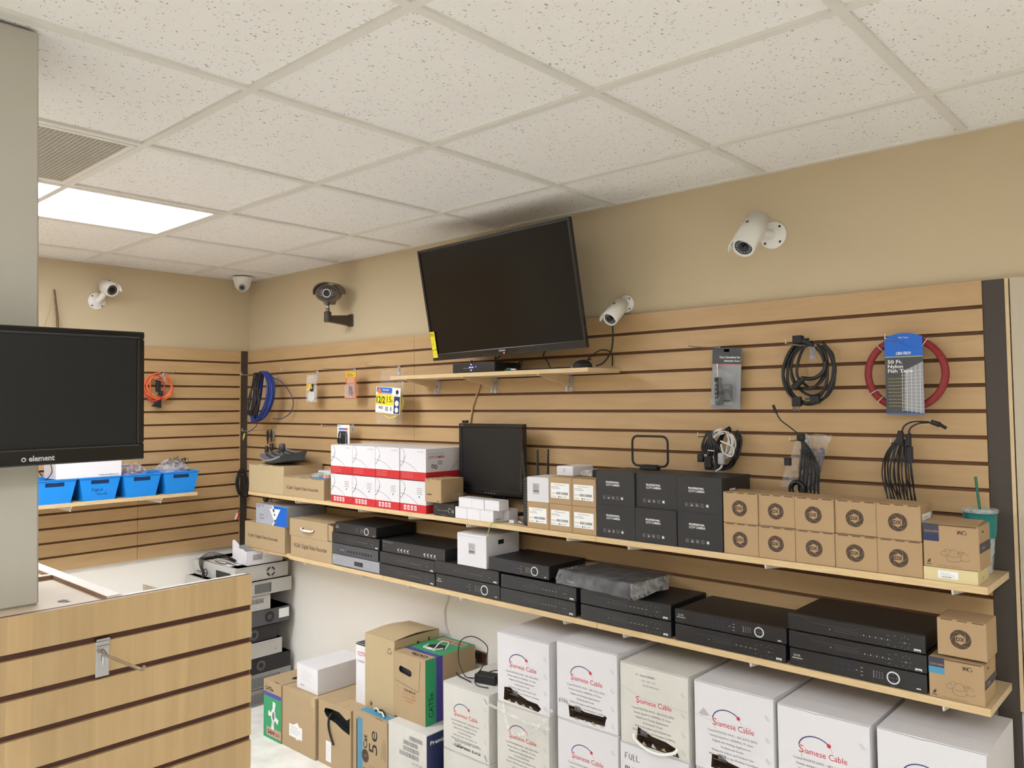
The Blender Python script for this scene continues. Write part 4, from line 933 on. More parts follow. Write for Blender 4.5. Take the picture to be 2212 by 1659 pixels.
# white box with label and hand hole
t = thing('camera_box', 'white box with small label standing on the third stack of recorders', 'box', (2.1375, -0.276, LZ0 + 0.1155), 0)
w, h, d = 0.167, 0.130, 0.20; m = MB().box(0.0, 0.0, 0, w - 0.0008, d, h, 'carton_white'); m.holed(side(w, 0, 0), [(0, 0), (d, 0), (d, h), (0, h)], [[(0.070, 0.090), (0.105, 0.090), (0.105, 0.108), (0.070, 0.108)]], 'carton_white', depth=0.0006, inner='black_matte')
m.rect(front(), 0.004, h - 0.010, w - 0.02, h - 0.0085, 'ink_light'); m.build('carton', t, bevel=0.0012)
l = MB(); fr = front(0, -0.0002, 0); l.rect(fr, 0.066, 0.050, 0.104, 0.094, 'ink_light', e=0.0003); l.lines(fr, 0.069, 0.072, 0.03, 0.018, 3, 'ink_grey', e=0.0006); l.barcode(fr, 0.069, 0.056, 0.032, 0.009, 'ink_black', n=9); l.build('label', t)
MB().hexa([(0, 0.002, h + 0.0003), (w, 0.002, h + 0.0003), (w, 0.17, h + 0.003), (0, 0.17, h + 0.003), (0, 0.002, h + 0.0015), (w, 0.002, h + 0.0015), (w, 0.17, h + 0.0042), (0, 0.17, h + 0.0042)], 'carton_white').build('lid', t)
# right end
colour_box('kraft colour camera box on the lower shelf under the single logo box', (3.9165, -0.276, LZ0), 0.129, 0.1045, 'print_teal')
dup(d0, (3.9385, -0.272, LZ0 + 0.1130), 'single kraft box with round dark logo on top of the lower shelf colour camera box')

# ------------------------------------------------------------------ siamese cable cartons
BW = 0.2560
rows_txt = ['Coaxial RG59/20 AWG - 18/2 AWG (95%)', 'Sweep tested to 1000MHz, 75 Ohm', 'Digital and Analog Applications', 'Professional Grade', 'Perfect for Indoor and Outdoor Use', 'Made to Work in any Weather Condition']
def siamese(label, loc, hole=None, arc=True, extra=None, dirt=False, w=BW, h=0.2625, d=0.300, marks=True, rz=0.0, strap=False):
    t = thing('cable_carton', label, 'box', loc, rz, group='white cable cartons')
    mt = 'carton_dirty' if dirt else 'carton_white'; m = MB(); fr = front(0, 0, 0)
    hh = []
    if hole == 'wide': hh = [[(0.055, 0.012), (0.205, 0.016), (0.208, 0.034), (0.214, 0.048), (0.206, 0.052), (0.198, 0.046), (0.120, 0.044), (0.088, 0.052), (0.050, 0.050)]]
    if hole == 'torn': hh = [[(0.030, 0.010), (0.120, 0.008), (0.200, 0.004), (0.214, 0.018), (0.196, 0.032), (0.150, 0.034), (0.090, 0.050), (0.064, 0.062), (0.034, 0.058)]]
    if hole == 'strap': hh = [[(0.060, 0.006), (0.218, 0.004), (0.206, 0.030), (0.170, 0.040), (0.120, 0.044), (0.066, 0.062)]]
    if hole == 'jag': hh = [[(0.052, 0.010), (0.230, 0.004), (0.236, 0.030), (0.214, 0.026), (0.196, 0.036), (0.150, 0.034), (0.110, 0.040), (0.084, 0.052), (0.056, 0.050)]]
    out = [(0, 0), (w, 0), (w, h), (0, h)]
    if hh:
        m.box(0.0, 0.045, 0.0, w, d, h, mt)
        # shell around the opening
        for q in ((0, 0.0005, 0, 0.0006, 0.045, h), (w - 0.0006, 0.0005, 0, w, 0.045, h), (0, 0.0005, h - 0.0006, w, 0.045, h), (0, 0.0005, 0, w, 0.045, 0.0006)): m.box(*q, mt)
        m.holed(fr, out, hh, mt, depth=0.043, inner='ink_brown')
    else: m.box(0, 0, 0, w, d, h, mt)
    y0 = h
    if arc:
        cx, cz, R = w * 0.42, h * 0.60, w * 0.175
        P = [(cx + R * 1.05 * math.cos(math.radians(a)), cz + R * 0.78 * math.sin(math.radians(a))) for a in range(176, 32, -9)]
        m.stroke(fr, P, 0.0030, 'ink_navy'); ex, ez = P[-1]; m.ring(fr, ex + 0.002, ez - 0.002, 0, 0.0058, 'ink_red', n=14, e=0.0008); m.stroke(fr, [(ex + 0.005, ez - 0.007), (ex + 0.012, ez - 0.018)], 0.0009, 'ink_grey')
    m.text(fr, 'S', w * 0.235, h * 0.535, 0.021, 'ink_red', wid=w * 0.055); m.text(fr, 'iamese Cable', w * 0.300, h * 0.535, 0.0165, 'ink_red', wid=w * 0.455)
    m.stroke(fr, [(w * 0.263, h * 0.535), (w * 0.266, h * 0.49)], 0.0009, 'ink_grey')
    x_ = [0.17, 0.20, 0.23, 0.34, 0.22, 0.18]; wd = [0.62, 0.54, 0.48, 0.28, 0.52, 0.62]
    for k, s_ in enumerate(rows_txt):
        m.text(fr, s_, w * x_[k], h * (0.455 - 0.054 * k), 0.0060, 'pc_dark', wid=w * wd[k])
    m.lines(fr, w * 0.24, h * 0.135, w * 0.24, 0.006, 1, 'ink_light', th=0.0008)
    if hole != 'jag' or True: m.barcode(fr, w * 0.30, h * 0.205 if False else h * 0.075 + (0.022 if hh else 0.0), w * 0.10, 0.015, 'ink_grey', n=12)
    if marks:
        for q in (0.80, 0.56, 0.33, 0.12): m.stroke(fr, [(w * 0.900, h * q), (w * 0.945, h * (q - 0.055))], 0.0009, 'ink_grey'); m.stroke(fr, [(w * 0.885, h * (q - 0.012)), (w * 0.925, h * (q - 0.062))], 0.0009, 'ink_grey')
    if extra: extra(m, fr, w, h)
    # flap seam and scuffed edges
    m.stroke(fr, [(0.001, h - 0.0020), (w * 0.3, h - 0.0035), (w * 0.42, h - 0.0050), (w * 0.5, h - 0.0030), (w - 0.002, h - 0.0025)], 0.0013, 'ink_grey')
    m.stroke(fr, [(w - 0.0012, 0.004), (w - 0.0016, h * 0.5), (w - 0.0010, h - 0.004)], 0.0011, 'ink_grey')
    tp = top(0, 0, h); m.rect(tp, 0.002, d * 0.30, w - 0.002, d * 0.305, 'ink_light')
    m.build('carton', t, bevel=0.0028, seg=2)
    if hh:
        f = MB(); rr = random.Random(int(loc[0] * 100))
        for q in range(4):
            x = hh[0][0][0] + 0.02 + q * 0.036; f.add([(x, -0.0003, 0.010), (x + 0.020, -0.001, 0.008), (x + 0.016 + rr.uniform(-.004, .004), -0.010, 0.018 + rr.uniform(0, .010)), (x + 0.004, -0.006, 0.014)], [(0, 1, 2, 3)], mt if q % 2 else 'card_light')
        f.build('torn_edge', t)
    if strap:
        s_ = MB(); s_.tube(curve([(0.052, -0.001, 0.034), (0.062, -0.010, 0.022), (0.110, -0.018, 0.006), (0.160, -0.018, 0.004), (0.204, -0.010, 0.018), (0.212, -0.001, 0.030)]), 0.0052, 'white_plastic', 8); s_.build('strap', t)
    return t
YS = -0.350; G = 0.2635
def black_item(m, fr, w, h):
    m.text(fr, 'Item #T50083 WHITE', w * 0.26, h * 0.155, 0.0085, 'ink_grey', wid=w * 0.56, bold=0.01); m.text(fr, 'Item #T50081 BLACK', w * 0.26, h * 0.075, 0.0095, 'ink_black', wid=w * 0.56, bold=0.02)
    m.stroke(fr, [(w * 0.20, h * 0.105), (w * 0.225, h * 0.075), (w * 0.27, h * 0.13)], 0.0016, 'ink_black'); m.stroke(fr, [(w * 0.37, h * 0.09), (w * 0.45, h * 0.105), (w * 0.52, h * 0.085)], 0.0016, 'ink_black')
    m.stroke(fr, [(w * 0.90, h * 0.93), (w * 0.96, h * 0.86)], 0.004, 'ink_grey'); m.stroke(fr, [(w * 0.90, h * 0.10), (w * 0.95, h * 0.03)], 0.004, 'ink_grey')
def harh(m, fr, w, h):
    x, z, q = w * 0.03, h * 0.20, 0.011
    for pts in ([(0, 0.6), (0.1, 0), (0.3, 0)], [(0.3, 1), (0.35, 0), (0.1, 0.6), (0.6, 0.6)], [(0.9, 0), (1.0, 1), (1.25, 1.0), (1.3, 0.5), (1.0, 0.45)], [(1.6, 0.1), (1.6, 0.9), (1.95, 0.9), (1.95, 0.1), (1.6, 0.1)], [(1.6, 0.5), (1.95, 0.5)], [(2.3, 1), (2.35, 0), (2.6, 0.7)], [(2.35, 0.5), (2.7, 0.5), (2.75, 0)]):
        m.stroke(fr, [(x + a * q * 1.3, z + b * q * 1.4) for a, b in pts], 0.0013, 'ink_black')
def fullblk(m, fr, w, h):
    def st(P, x, z, q=0.02, wd=0.0018): m.stroke(fr, [(x + a * q, z + b * q) for a, b in P], wd, 'ink_black', e=0.0010)
    x, z = w * 0.07, h * 0.80
    st([(0, 0), (0.05, 1)], x, z); st([(0.05, 1), (0.55, 1.05)], x, z); st([(0.03, 0.5), (0.4, 0.5)], x, z); st([(0.85, 1), (0.8, 0.2), (1.1, 0), (1.3, 0.3), (1.35, 1)], x, z); st([(1.6, 1), (1.6, 0), (2.0, 0.05)], x, z); st([(2.2, 1), (2.25, 0.05), (2.8, 0.1)], x, z)
    z = h * 0.64; wd = 0.0030
    st([(0, 0), (0.05, 1), (0.45, 0.95), (0.4, 0.6), (0.05, 0.5), (0.55, 0.35), (0.5, 0.05), (0, 0)], x + 0.001, z, wd=wd); st([(0.8, 1), (0.85, 0.05), (1.3, 0.1)], x, z, wd=wd); st([(1.5, 1), (1.55, 0)], x, z, wd=wd); st([(2.0, 0.95), (1.55, 0.5), (2.2, 0)], x, z, wd=wd)
def toptext(m, fr, w, h):
    m.text(fr, 'Dr - Xpertz 50025BX', w * 0.24, h * 0.87, 0.0065, 'ink_grey', wid=w * 0.28, bold=0.02); m.text(fr, '18G - 16M1 - 9SG', w * 0.33, h * 0.81, 0.0055, 'ink_grey', wid=w * 0.20); m.text(fr, 'SECURE TECHNOLOGY', w * 0.34, h * 0.755, 0.0052, 'ink_grey', wid=w * 0.24)
    m.stroke(fr, [(0.002, h * 0.70), (w * 0.35, h * 0.60), (w * 0.98, h * 0.585)], 0.0012, 'ink_light')
def crease(m, fr, w, h):
    m.poly(fr, [(w * 0.05, h * 0.62), (w * 0.12, h * 0.70), (w * 0.20, h * 0.62), (w * 0.10, h * 0.605)], 'ink_light', e=0.0003); m.stroke(fr, [(0.002, h * 0.60), (w * 0.3, h * 0.57), (w * 0.7, h * 0.60)], 0.001, 'ink_light')
# two-high column at the left
siamese('white cable carton under the ticked one, at floor level beside the blue-sided box', (2.128, YS, 0.0005), dirt=True)
siamese('white cable carton with a ticked BLACK item line and a power adapter on top', (2.128, YS, G + 0.0015), extra=black_item, dirt=True)
X0 = [2.430, 2.7195, 2.9905, 3.2660, 3.5325, 3.8050]
tops = [0.785, 0.806, 0.790, 0.790, 0.783, 0.787]
lowlab = ['peeling white cable carton in the middle tier, leftmost column of the tall cartons', 'white cable carton in the middle tier under the one with a scribble', 'white cable carton in the middle tier marked FULL BLK by hand', 'white cable carton in the middle tier under the dented one', 'white cable carton in the middle tier, second column from the right end', 'white cable carton in the middle tier at the right end']
uplab = ['white cable carton with ragged bottom hole, first of the top tier from the left', 'white cable carton with a black handwritten scribble above its bottom hole', 'white cable carton with a curved white strap at the bottom and extra print on top', 'white cable carton with dents and a long torn hole, fourth in the top tier', 'clean white cable carton, second from the right end of the top tier', 'clean white cable carton at the right end of the top tier by the shelf corner']
hl = ['torn', 'wide', 'strap', 'jag', None, None]; ex = [None, harh, toptext, crease, None, None]
for k in range(6):
    zt = tops[k]; hh_ = (zt - 0.003) / 3
    siamese('white cable carton on the floor, column %s from the left of the tall cartons' % ['one', 'two', 'three', 'four', 'five', 'six'][k], (X0[k], YS, 0.0005), h=hh_ - 0.0005, w=BW if k != 1 else 0.2600)
    siamese(lowlab[k], (X0[k] + (0.003 if k % 2 else -0.002), YS - 0.002, hh_ + 0.001), h=hh_ - 0.0005, extra=fullblk if k == 2 else None, dirt=(k == 0), w=BW if k != 1 else 0.2580)
    siamese(uplab[k], (X0[k], YS, 2 * hh_ + 0.0015), h=hh_, hole=hl[k], extra=ex[k], arc=(k != 2), dirt=(k == 2), strap=(k == 2), w=BW if k != 1 else 0.2600, marks=True)
# plastic straps hanging between cartons
t = thing('packing_strap', 'loose translucent packing strap hanging over the left tall cartons', 'strap', (2.40, -0.362, 0.50))
m = MB()
def ribbon(P, w):
    L = [V(p) for p in P]; vs = []
    for i, p in enumerate(L):
        a = L[max(0, i - 1)]; b = L[min(len(L) - 1, i + 1)]; d_ = (b - a).normalized(); q = d_.cross(Y).normalized() * w / 2; vs += [p + q, p - q]
    m.add(vs, [(2 * i, 2 * i + 1, 2 * i + 3, 2 * i + 2) for i in range(len(L) - 1)], 'film_milky')
ribbon(curve([(-0.01, -0.004, 0.004), (0.08, -0.006, -0.006), (0.20, -0.004, -0.016), (0.30, -0.006, -0.012)]), 0.012)
ribbon(curve([(0.07, -0.003, 0.03), (0.09, -0.010, -0.03), (0.12, -0.016, -0.07), (0.18, -0.012, -0.055), (0.24, -0.008, -0.02), (0.31, -0.006, 0.06)]), 0.011)
m.build('ribbon', t)
# power adapter on the ticked carton
t = thing('power_adapter', 'black power adapter brick with looping cord on the ticked white carton', 'adapter', (2.24, -0.285, 2 * G + 0.0025), 0.25)
MB().box(0, 0, 0, 0.095, 0.052, 0.034, 'black_matte').build('brick', t, bevel=0.004, seg=2)
m = MB(); m.tube(curve([(0.094, 0.02, 0.018), (0.11, 0.02, 0.03), (0.09, 0.05, 0.045), (0.04, 0.06, 0.030), (0.02, 0.06, 0.01)]), 0.0024, 'cable_black')
m.tube(curve([(0.0, 0.02, 0.012), (-0.03, 0.03, 0.004), (-0.07, 0.045, 0.002), (-0.115, 0.07, 0.05), (-0.12, 0.09, 0.12), (-0.08, 0.11, 0.145), (-0.03, 0.12, 0.13), (0.00, 0.115, 0.10), (0.01, 0.055, 0.052), (0.012, -0.012, 0.022), (0.03, -0.03, 0.002), (0.085, -0.035, 0.002)]), 0.0022, 'cable_black')
m.tube(curve([(-0.12, 0.06, 0.003), (-0.09, 0.03, 0.003), (-0.05, 0.01, 0.003), (-0.01, -0.01, 0.003)]), 0.0028, 'cable_black'); m.build('cord', t)
t = thing('wall_outlet', 'open electrical outlet box in the back wall above the white carton', 'outlet', (1.975, -0.0005, 0.483))
m = MB()
for q in ((0, -0.003, 0, 0.072, 0, 0.006), (0, -0.003, 0.054, 0.072, 0, 0.060), (0, -0.003, 0.006, 0.006, 0, 0.054), (0.066, -0.003, 0.006, 0.072, 0, 0.054)): m.box(*q, 'steel_dull')
m.build('frame', t); MB().box(0.006, -0.001, 0.006, 0.066, 0, 0.054, 'groove_dark').build('cavity', t); MB().box(0.004, -0.026, 0.030, 0.032, -0.0035, 0.058, 'black_matte').build('plug', t, bevel=0.002)
tag(MB().tube(curve([(1.765, -0.006, 0.80), (1.80, -0.006, 0.75), (1.775, -0.006, 0.68), (1.79, -0.006, 0.60), (1.86, -0.006, 0.52), (1.93, -0.006, 0.50), (1.974, -0.006, 0.50)]), 0.0028, 'cable_white').build('cable'), 'thin white cable hanging down the wall under the lower shelf', 'cable')

# ------------------------------------------------------------------ cardboard cartons at the left
def green_front(m, fr):
    w, h = 0.158, 0.280; m.rect(fr, 0, 0, w, h * 0.80, 'print_green', e=0.0003); m.rect(fr, 0, h * 0.73, w, h * 0.80, 'print_purple', e=0.0005); m.text(fr, 'CAT5e', 0.012, h * 0.835, 0.018, 'ink_black', wid=0.075, bold=0.03); m.lines(fr, 0.012, h * 0.925, 0.05, 0.006, 1, 'ink_brown')
    cx, cz = w * 0.56, h * 0.42
    for a in (80, 175, 262, 340):
        an = math.radians(a); c, s_ = math.cos(an), math.sin(an); m.poly(fr, [(cx + 0.012 * c - 0.008 * s_, cz + 0.018 * s_ + 0.008 * c), (cx + 0.045 * c - 0.013 * s_, cz + 0.068 * s_ + 0.013 * c), (cx + 0.045 * c + 0.013 * s_, cz + 0.068 * s_ - 0.013 * c), (cx + 0.012 * c + 0.008 * s_, cz + 0.018 * s_ - 0.008 * c)], 'print_white', e=0.0006)
    m.ring(fr, cx, cz, 0, 0.020, 'print_white', n=20, e=0.0007, ky=1.7); m.ring(fr, cx + 0.002, cz, 0, 0.011, 'ink_grey', n=18, e=0.0009, ky=1.9); m.stroke(fr, [(cx - 0.004, cz + 0.01), (cx + 0.004, cz - 0.02), (cx - 0.008, cz - 0.04), (cx + 0.006, cz - 0.046)], 0.0026, 'ink_black', e=0.0011)
    m.rect(fr, w * 0.18, h * 0.05, w * 1.0, h * 0.20, 'print_pink', e=0.0005); m.text(fr, '24/4', w * 0.24, h * 0.085, 0.019, 'ink_black', wid=0.062, bold=0.03, e=0.0009); m.text(fr, '500', w * 0.68, h * 0.085, 0.017, 'ink_black', wid=0.036, e=0.0009)
def green_top(m, fr): m.ring(fr, 0.120, 0.120, 0, 0.020, 'black_matte', n=18, ky=1.6); m.lines(fr, 0.05, 0.26, 0.09, 0.012, 2, 'ink_faint'); m.rect(fr, 0.09, 0.004, 0.13, 0.010, 'seam')
carton('cable_carton', 'green fronted cable carton at the left end of the floor row', (0.900, -0.430, 0.0005), 0.158, 0.36, 0.281, 'card', deco=green_front, top_deco=green_top, flaps=False)
t = thing('cable_carton', 'plain kraft carton with a crooked white shipping label, on the floor', 'box', (1.0605, -0.425, 0.0005)); w, h, d = 0.278, 0.280, 0.36
m = MB().box(0, 0, 0, w, d, h, 'card'); m.rect(top(0, 0, h), w - 0.032, 0.0, w, d, 'card_tape', e=0.0006); m.rect(front(), w - 0.032, h - 0.04, w, h, 'card_tape', e=0.0006); m.rect(side(w), 0, h - 0.03, d, h, 'card_tape', e=0.0006)
m.rect(front(), 0.0, 0, 0.002, h, 'card_dark'); m.build('carton', t, bevel=0.003, seg=2)
l = MB(); fr = front(0, -0.0003, 0); l.rect(fr, 0.062, 0.060, 0.172, 0.118, 'paper_label'); l.poly(fr, [(0.095, 0.117), (0.132, 0.135), (0.150, 0.117)], 'paper_label'); l.poly(fr, [(0.11, 0.061), (0.13, 0.052), (0.15, 0.061)], 'paper_label'); l.lines(fr, 0.075, 0.072, 0.085, 0.04, 4, 'ink_grey', e=0.0008); l.build('label', t)
t = thing('cable_carton', 'kraft carton with a torn open corner and black cable end poking out', 'box', (1.350, -0.415, 0.0005)); w, h, d = 0.246, 0.287, 0.34; ho = [(0.045, 0.238), (0.060, 0.222), (0.085, 0.212), (0.130, 0.208), (0.185, 0.190), (0.238, 0.180), (0.240, 0.255), (0.215, 0.240), (0.16, 0.262), (0.10, 0.262), (0.052, 0.256)]
m = MB().box(0, 0.035, 0, w, d, h, 'card')
for q in ((0, 0.0005, 0, 0.0006, 0.035, h), (w - 0.0006, 0.0005, 0, w, 0.035, h), (0, 0.0005, h - 0.0006, w, 0.035, h), (0, 0.0005, 0, w, 0.035, 0.0006)): m.box(*q, 'card')
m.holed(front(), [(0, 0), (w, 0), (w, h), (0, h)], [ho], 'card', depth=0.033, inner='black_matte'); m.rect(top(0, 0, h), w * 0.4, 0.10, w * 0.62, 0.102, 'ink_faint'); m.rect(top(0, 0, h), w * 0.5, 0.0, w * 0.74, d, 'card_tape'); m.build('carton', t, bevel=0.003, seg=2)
MB().tube(curve([(0.088, 0.010, 0.236), (0.086, -0.004, 0.215), (0.090, -0.008, 0.180), (0.108, -0.008, 0.140), (0.128, -0.008, 0.110)]), 0.0048, 'cable_black', 9).build('cable_end', t)
MB().rect(front(0, -0.0003, 0), 0.060, 0.020, 0.100, 0.112, 'paper_label').lines(front(0, -0.0003, 0), 0.065, 0.03, 0.028, 0.07, 7, 'ink_light', e=0.0008).build('label', t)
def cat5_blue(m, fr):
    w, h = 0.236, 0.293; m.rect(fr, 0.022, 0, 0.040, h - 0.03, 'ink_faint', e=0.0003); m.rect(fr, 0.034, 0, 0.068, h - 0.02, 'print_teal', e=0.0005)
    m.text(fr, 'Cat', 0.100, 0.150, 0.026, 'ink_black', rot=PI / 2, wid=0.060, bold=0.02); m.text(fr, '5e', 0.170, 0.140, 0.058, 'ink_black', rot=PI / 2, wid=0.100)
    m.ring(fr, 0.088, 0.118, 0, 0.024, 'ink_brown', n=20, ky=1.2); m.stroke(fr, [(0.080, 0.118), (0.096, 0.118), (0.096, 0.128)], 0.002, 'card', e=0.0009)
    m.stroke(fr, [(0.198, 0.13), (0.206, 0.20), (0.216, 0.22), (0.224, 0.20), (0.222, 0.13), (0.212, 0.14), (0.216, 0.20)], 0.0018, 'ink_faint'); m.text(fr, 'UL', 0.150, 0.030, 0.022, 'ink_brown', rot=PI / 2, bold=0.03); m.stroke(fr, [(0.118, 0.018), (0.160, 0.018), (0.160, 0.085), (0.118, 0.085)], 0.0016, 'ink_brown', closed=True)
    m.text(fr, '350', 0.100, 0.006, 0.03, 'ink_brown', rot=PI / 2)
def cat5_bluetop(m, fr):
    w, d = 0.236, 0.33; m.rect(fr, 0.02, 0.02, w - 0.02, 0.06, 'print_teal'); m.rect(fr, 0.02, 0.10, w - 0.02, 0.13, 'print_teal'); m.rect(fr, 0.15, 0.004, 0.2, 0.008, 'seam')
carton('cable_carton', 'kraft carton with a blue stripe and sideways category lettering, on the floor', (1.600, -0.405, 0.0005), 0.236, 0.33, 0.294, 'card', deco=cat5_blue, top_deco=cat5_bluetop, flaps=False)
tag(MB().tube(curve([(1.675, -0.345, 0.002), (1.70, -0.35, 0.010), (1.73, -0.36, 0.004), (1.76, -0.37, 0.012), (1.785, -0.38, 0.003)]), 0.004, 'cable_white').tube(curve([(1.70, -0.36, 0.002), (1.735, -0.35, 0.012), (1.77, -0.362, 0.003)]), 0.003, 'cable_black').build('cable', loc=(0, 0, 0.2985)), 'frayed white cable ends on the blue-striped carton', 'cable')
# white dirty carton with blue side
t = thing('cable_carton', 'scuffed white carton with barcodes, blue side and a torn cable hole', 'box', (1.8400, -0.400, 0.0005)); w, h, d = 0.240, 0.308, 0.36
m = MB().box(0, 0.04, 0, w, d, h, 'carton_dirty')
for q in ((0, 0.0005, 0, 0.0006, 0.04, h), (w - 0.0006, 0.0005, 0, w, 0.04, h), (0, 0.0005, h - 0.0006, w, 0.04, h), (0, 0.0005, 0, w, 0.04, 0.0006)): m.box(*q, 'carton_dirty')
ho = [(0.105, 0.030), (0.125, 0.004), (0.150, 0.006), (0.158, 0.030), (0.146, 0.060), (0.132, 0.090), (0.118, 0.070)]
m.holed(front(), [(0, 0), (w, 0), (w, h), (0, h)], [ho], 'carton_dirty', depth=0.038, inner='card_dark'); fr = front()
for k, (x, z, ww) in enumerate(((0.135, 0.262, 0.080), (0.098, 0.238, 0.09), (0.096, 0.214, 0.10), (0.072, 0.190, 0.12))): m.barcode(fr, x, z, ww, 0.018, 'ink_grey', n=20)
m.text(fr, '350.181-00E', 0.15, 0.168, 0.009, 'ink_grey'); m.rect(side(w), 0, 0, d, h - 0.004, 'print_navy', e=0.0004); m.text(side(w), 'Premier Cable Inc', 0.02, h - 0.045, 0.016, 'print_white', wid=0.22, bold=0.02, e=0.0008)
for k in range(7): m.stroke(side(w), [(0.0, 0.175 - 0.022 * k), (0.35, 0.05 - 0.022 * k)], 0.006, 'print_white', e=0.0008)
m.build('carton', t, bevel=0.003, seg=2)
f = MB(); rr = random.Random(5)
for k in range(9): a = 2 * PI * k / 9; f.add([(0.132 + 0.022 * math.cos(a), -0.001, 0.045 + 0.040 * math.sin(a)), (0.132 + 0.026 * math.cos(a + 0.5), -0.001, 0.045 + 0.046 * math.sin(a + 0.5)), (0.132 + 0.045 * math.cos(a + 0.3), -0.014 - rr.random() * 0.008, 0.045 + 0.068 * math.sin(a + 0.3))], [(0, 1, 2)], 'carton_dirty')
f.build('torn_edge', t); MB().tube(curve([(0.135, 0.02, 0.075), (0.132, -0.006, 0.070), (0.128, -0.012, 0.045), (0.136, -0.012, 0.015), (0.150, -0.01, 0.002)]), 0.0045, 'cable_white').build('cable_end', t)
# tall kraft box
def tall_front(m, fr):
    w, h = 0.208, 0.322
    for k in range(3): a = PI / 2 + k * 2 * PI / 3; m.stroke(fr, [(w * 0.84 + 0.012 * math.cos(a + q), h * 0.845 + 0.012 * math.sin(a + q)) for q in (-0.75, -0.2, 0.35, 0.75)], 0.0038, 'ink_brown')
    m.ring(fr, w * 0.22, h * 0.055, 0.009, 0.011, 'ink_brown', n=18); m.poly(fr, [(w * 0.19, h * 0.04), (w * 0.22, h * 0.075), (w * 0.26, h * 0.07), (w * 0.24, h * 0.03)], 'ink_brown'); m.rect(fr, w * 0.60, h * 0.93, w * 0.605, h * 0.995, 'card_tape')
def tall_side(m, fr): m.stroke(fr, [(0.09, 0.285), (0.105, 0.285), (0.105, 0.265)], 0.003, 'ink_brown'); m.rect(fr, 0.13, 0.27, 0.145, 0.295, 'ink_brown'); m.rect(fr, 0.2, 0.28, 0.21, 0.30, 'ink_brown')
t = thing('tall_box', 'tall plain kraft box with recycling sign standing behind the striped cartons', 'box', (1.594, -0.335, 0.2955)); m = MB().box(0, 0, 0, 0.208, 0.27, 0.322, 'card_light'); tall_front(m, front()); tall_side(m, side(0.208)); m.build('carton', t, bevel=0.002)
nx = 10; vs = []
for j in range(7):
    for i in range(nx + 1): u, v_ = i / nx, j / 6; vs.append((0.001 + 0.206 * u, 0.001 + 0.268 * v_, 0.3226 + 0.017 * math.sin(PI * min(1, v_ * 1.05)) ** 1.2 * (0.6 + 0.4 * math.sin(PI * u)) + 0.0004))
MB().add(vs, [(j * (nx + 1) + i, j * (nx + 1) + i + 1, (j + 1) * (nx + 1) + i + 1, (j + 1) * (nx + 1) + i) for j in range(6) for i in range(nx)], 'card_light', True).build('top_flap', t)
# cat5e carton on top of the scuffed white one
t = thing('cable_carton', 'upright kraft cable carton with green top, hand slot and cable coil hole', 'box', (1.8065, -0.345, 0.3092)); w, h, d = 0.206, 0.272, 0.300
m = MB().box(0, 0.012, 0, w, d, h, 'card')
for q in ((0, 0.0005, 0, 0.0006, 0.012, h), (w - 0.0006, 0.0005, 0, w, 0.012, h), (0, 0.0005, h - 0.0006, w, 0.012, h), (0, 0.0005, 0, w, 0.012, 0.0006)): m.box(*q, 'card')
sl = [(0.052 + 0.014 * math.cos(math.radians(a)), 0.205 + 0.014 * math.sin(math.radians(a))) for a in range(90, 271, 20)] + [(0.106 + 0.014 * math.cos(math.radians(a)), 0.198 + 0.014 * math.sin(math.radians(a))) for a in range(-90, 91, 20)]
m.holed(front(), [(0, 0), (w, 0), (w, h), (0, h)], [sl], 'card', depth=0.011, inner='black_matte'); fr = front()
m.stroke(fr, [(0.020, 0.160), (0.016, 0.152), (0.165, 0.132), (0.176, 0.260)], 0.0018, 'seam')
m.text(fr, 'THIS SIDE UP', w * 0.52, 0.118, 0.0085, 'ink_brown', al='C', wid=0.075, bold=0.03, rot=-0.04); m.text(fr, 'DO NOT OPEN', w * 0.50, 0.102, 0.0075, 'ink_orange', al='C', wid=0.080); m.text(fr, 'OR REMOVE WIRE', w * 0.50, 0.088, 0.0075, 'ink_orange', al='C', wid=0.09); m.text(fr, 'FROM BOX', w * 0.50, 0.074, 0.0075, 'ink_orange', al='C', wid=0.055)
fs = side(w); m.rect(fs, 0, 0, 0.062, h, 'print_green'); m.rect(fs, 0.062, 0, 0.100, h, 'print_purple'); m.text(fs, 'CAT5e', 0.045, 0.03, 0.026, 'ink_black', rot=PI / 2, wid=0.10, e=0.0009)
tp = top(0, 0, h); m.rect(tp, 0, 0.062, w, 0.090, 'print_purple'); m.rect(tp, 0, 0.090, w, 0.300, 'print_green'); m.text(tp, 'CAT5e', w * 0.88, 0.045, 0.022, 'ink_black', rot=PI, wid=0.10, bold=0.03, e=0.0008)
m.rect(tp, 0.02, 0.235, w - 0.02, 0.280, 'print_pink', e=0.0008); m.text(tp, '24/4 500', 0.03, 0.245, 0.022, 'ink_brown', wid=0.15, e=0.0010)
m.ring(tp, w * 0.50, 0.155, 0, 0.050, 'black_matte', n=26, ky=0.9, e=0.0008); m.build('carton', t, bevel=0.002)
c = MB(); rr = random.Random(2)
c.tube([(w * 0.5 + 0.046 * math.cos(a / 20 * PI + PI), 0.155 + 0.041 * math.sin(a / 20 * PI + PI), h + 0.004) for a in range(0, 21)], 0.004, 'cable_white', 8)
for k in range(7): c.box(0.065 + 0.011 * k, 0.112 + 0.004 * rr.random(), h + 0.001, 0.073 + 0.011 * k, 0.126, h + 0.008, 'usb_white')
c.tube(curve([(0.12, 0.135, h + 0.004), (0.135, 0.16, h + 0.03), (0.15, 0.19, h + 0.022), (0.16, 0.16, h + 0.003)]), 0.003, 'cable_white', 8); c.build('cable_coil', t)
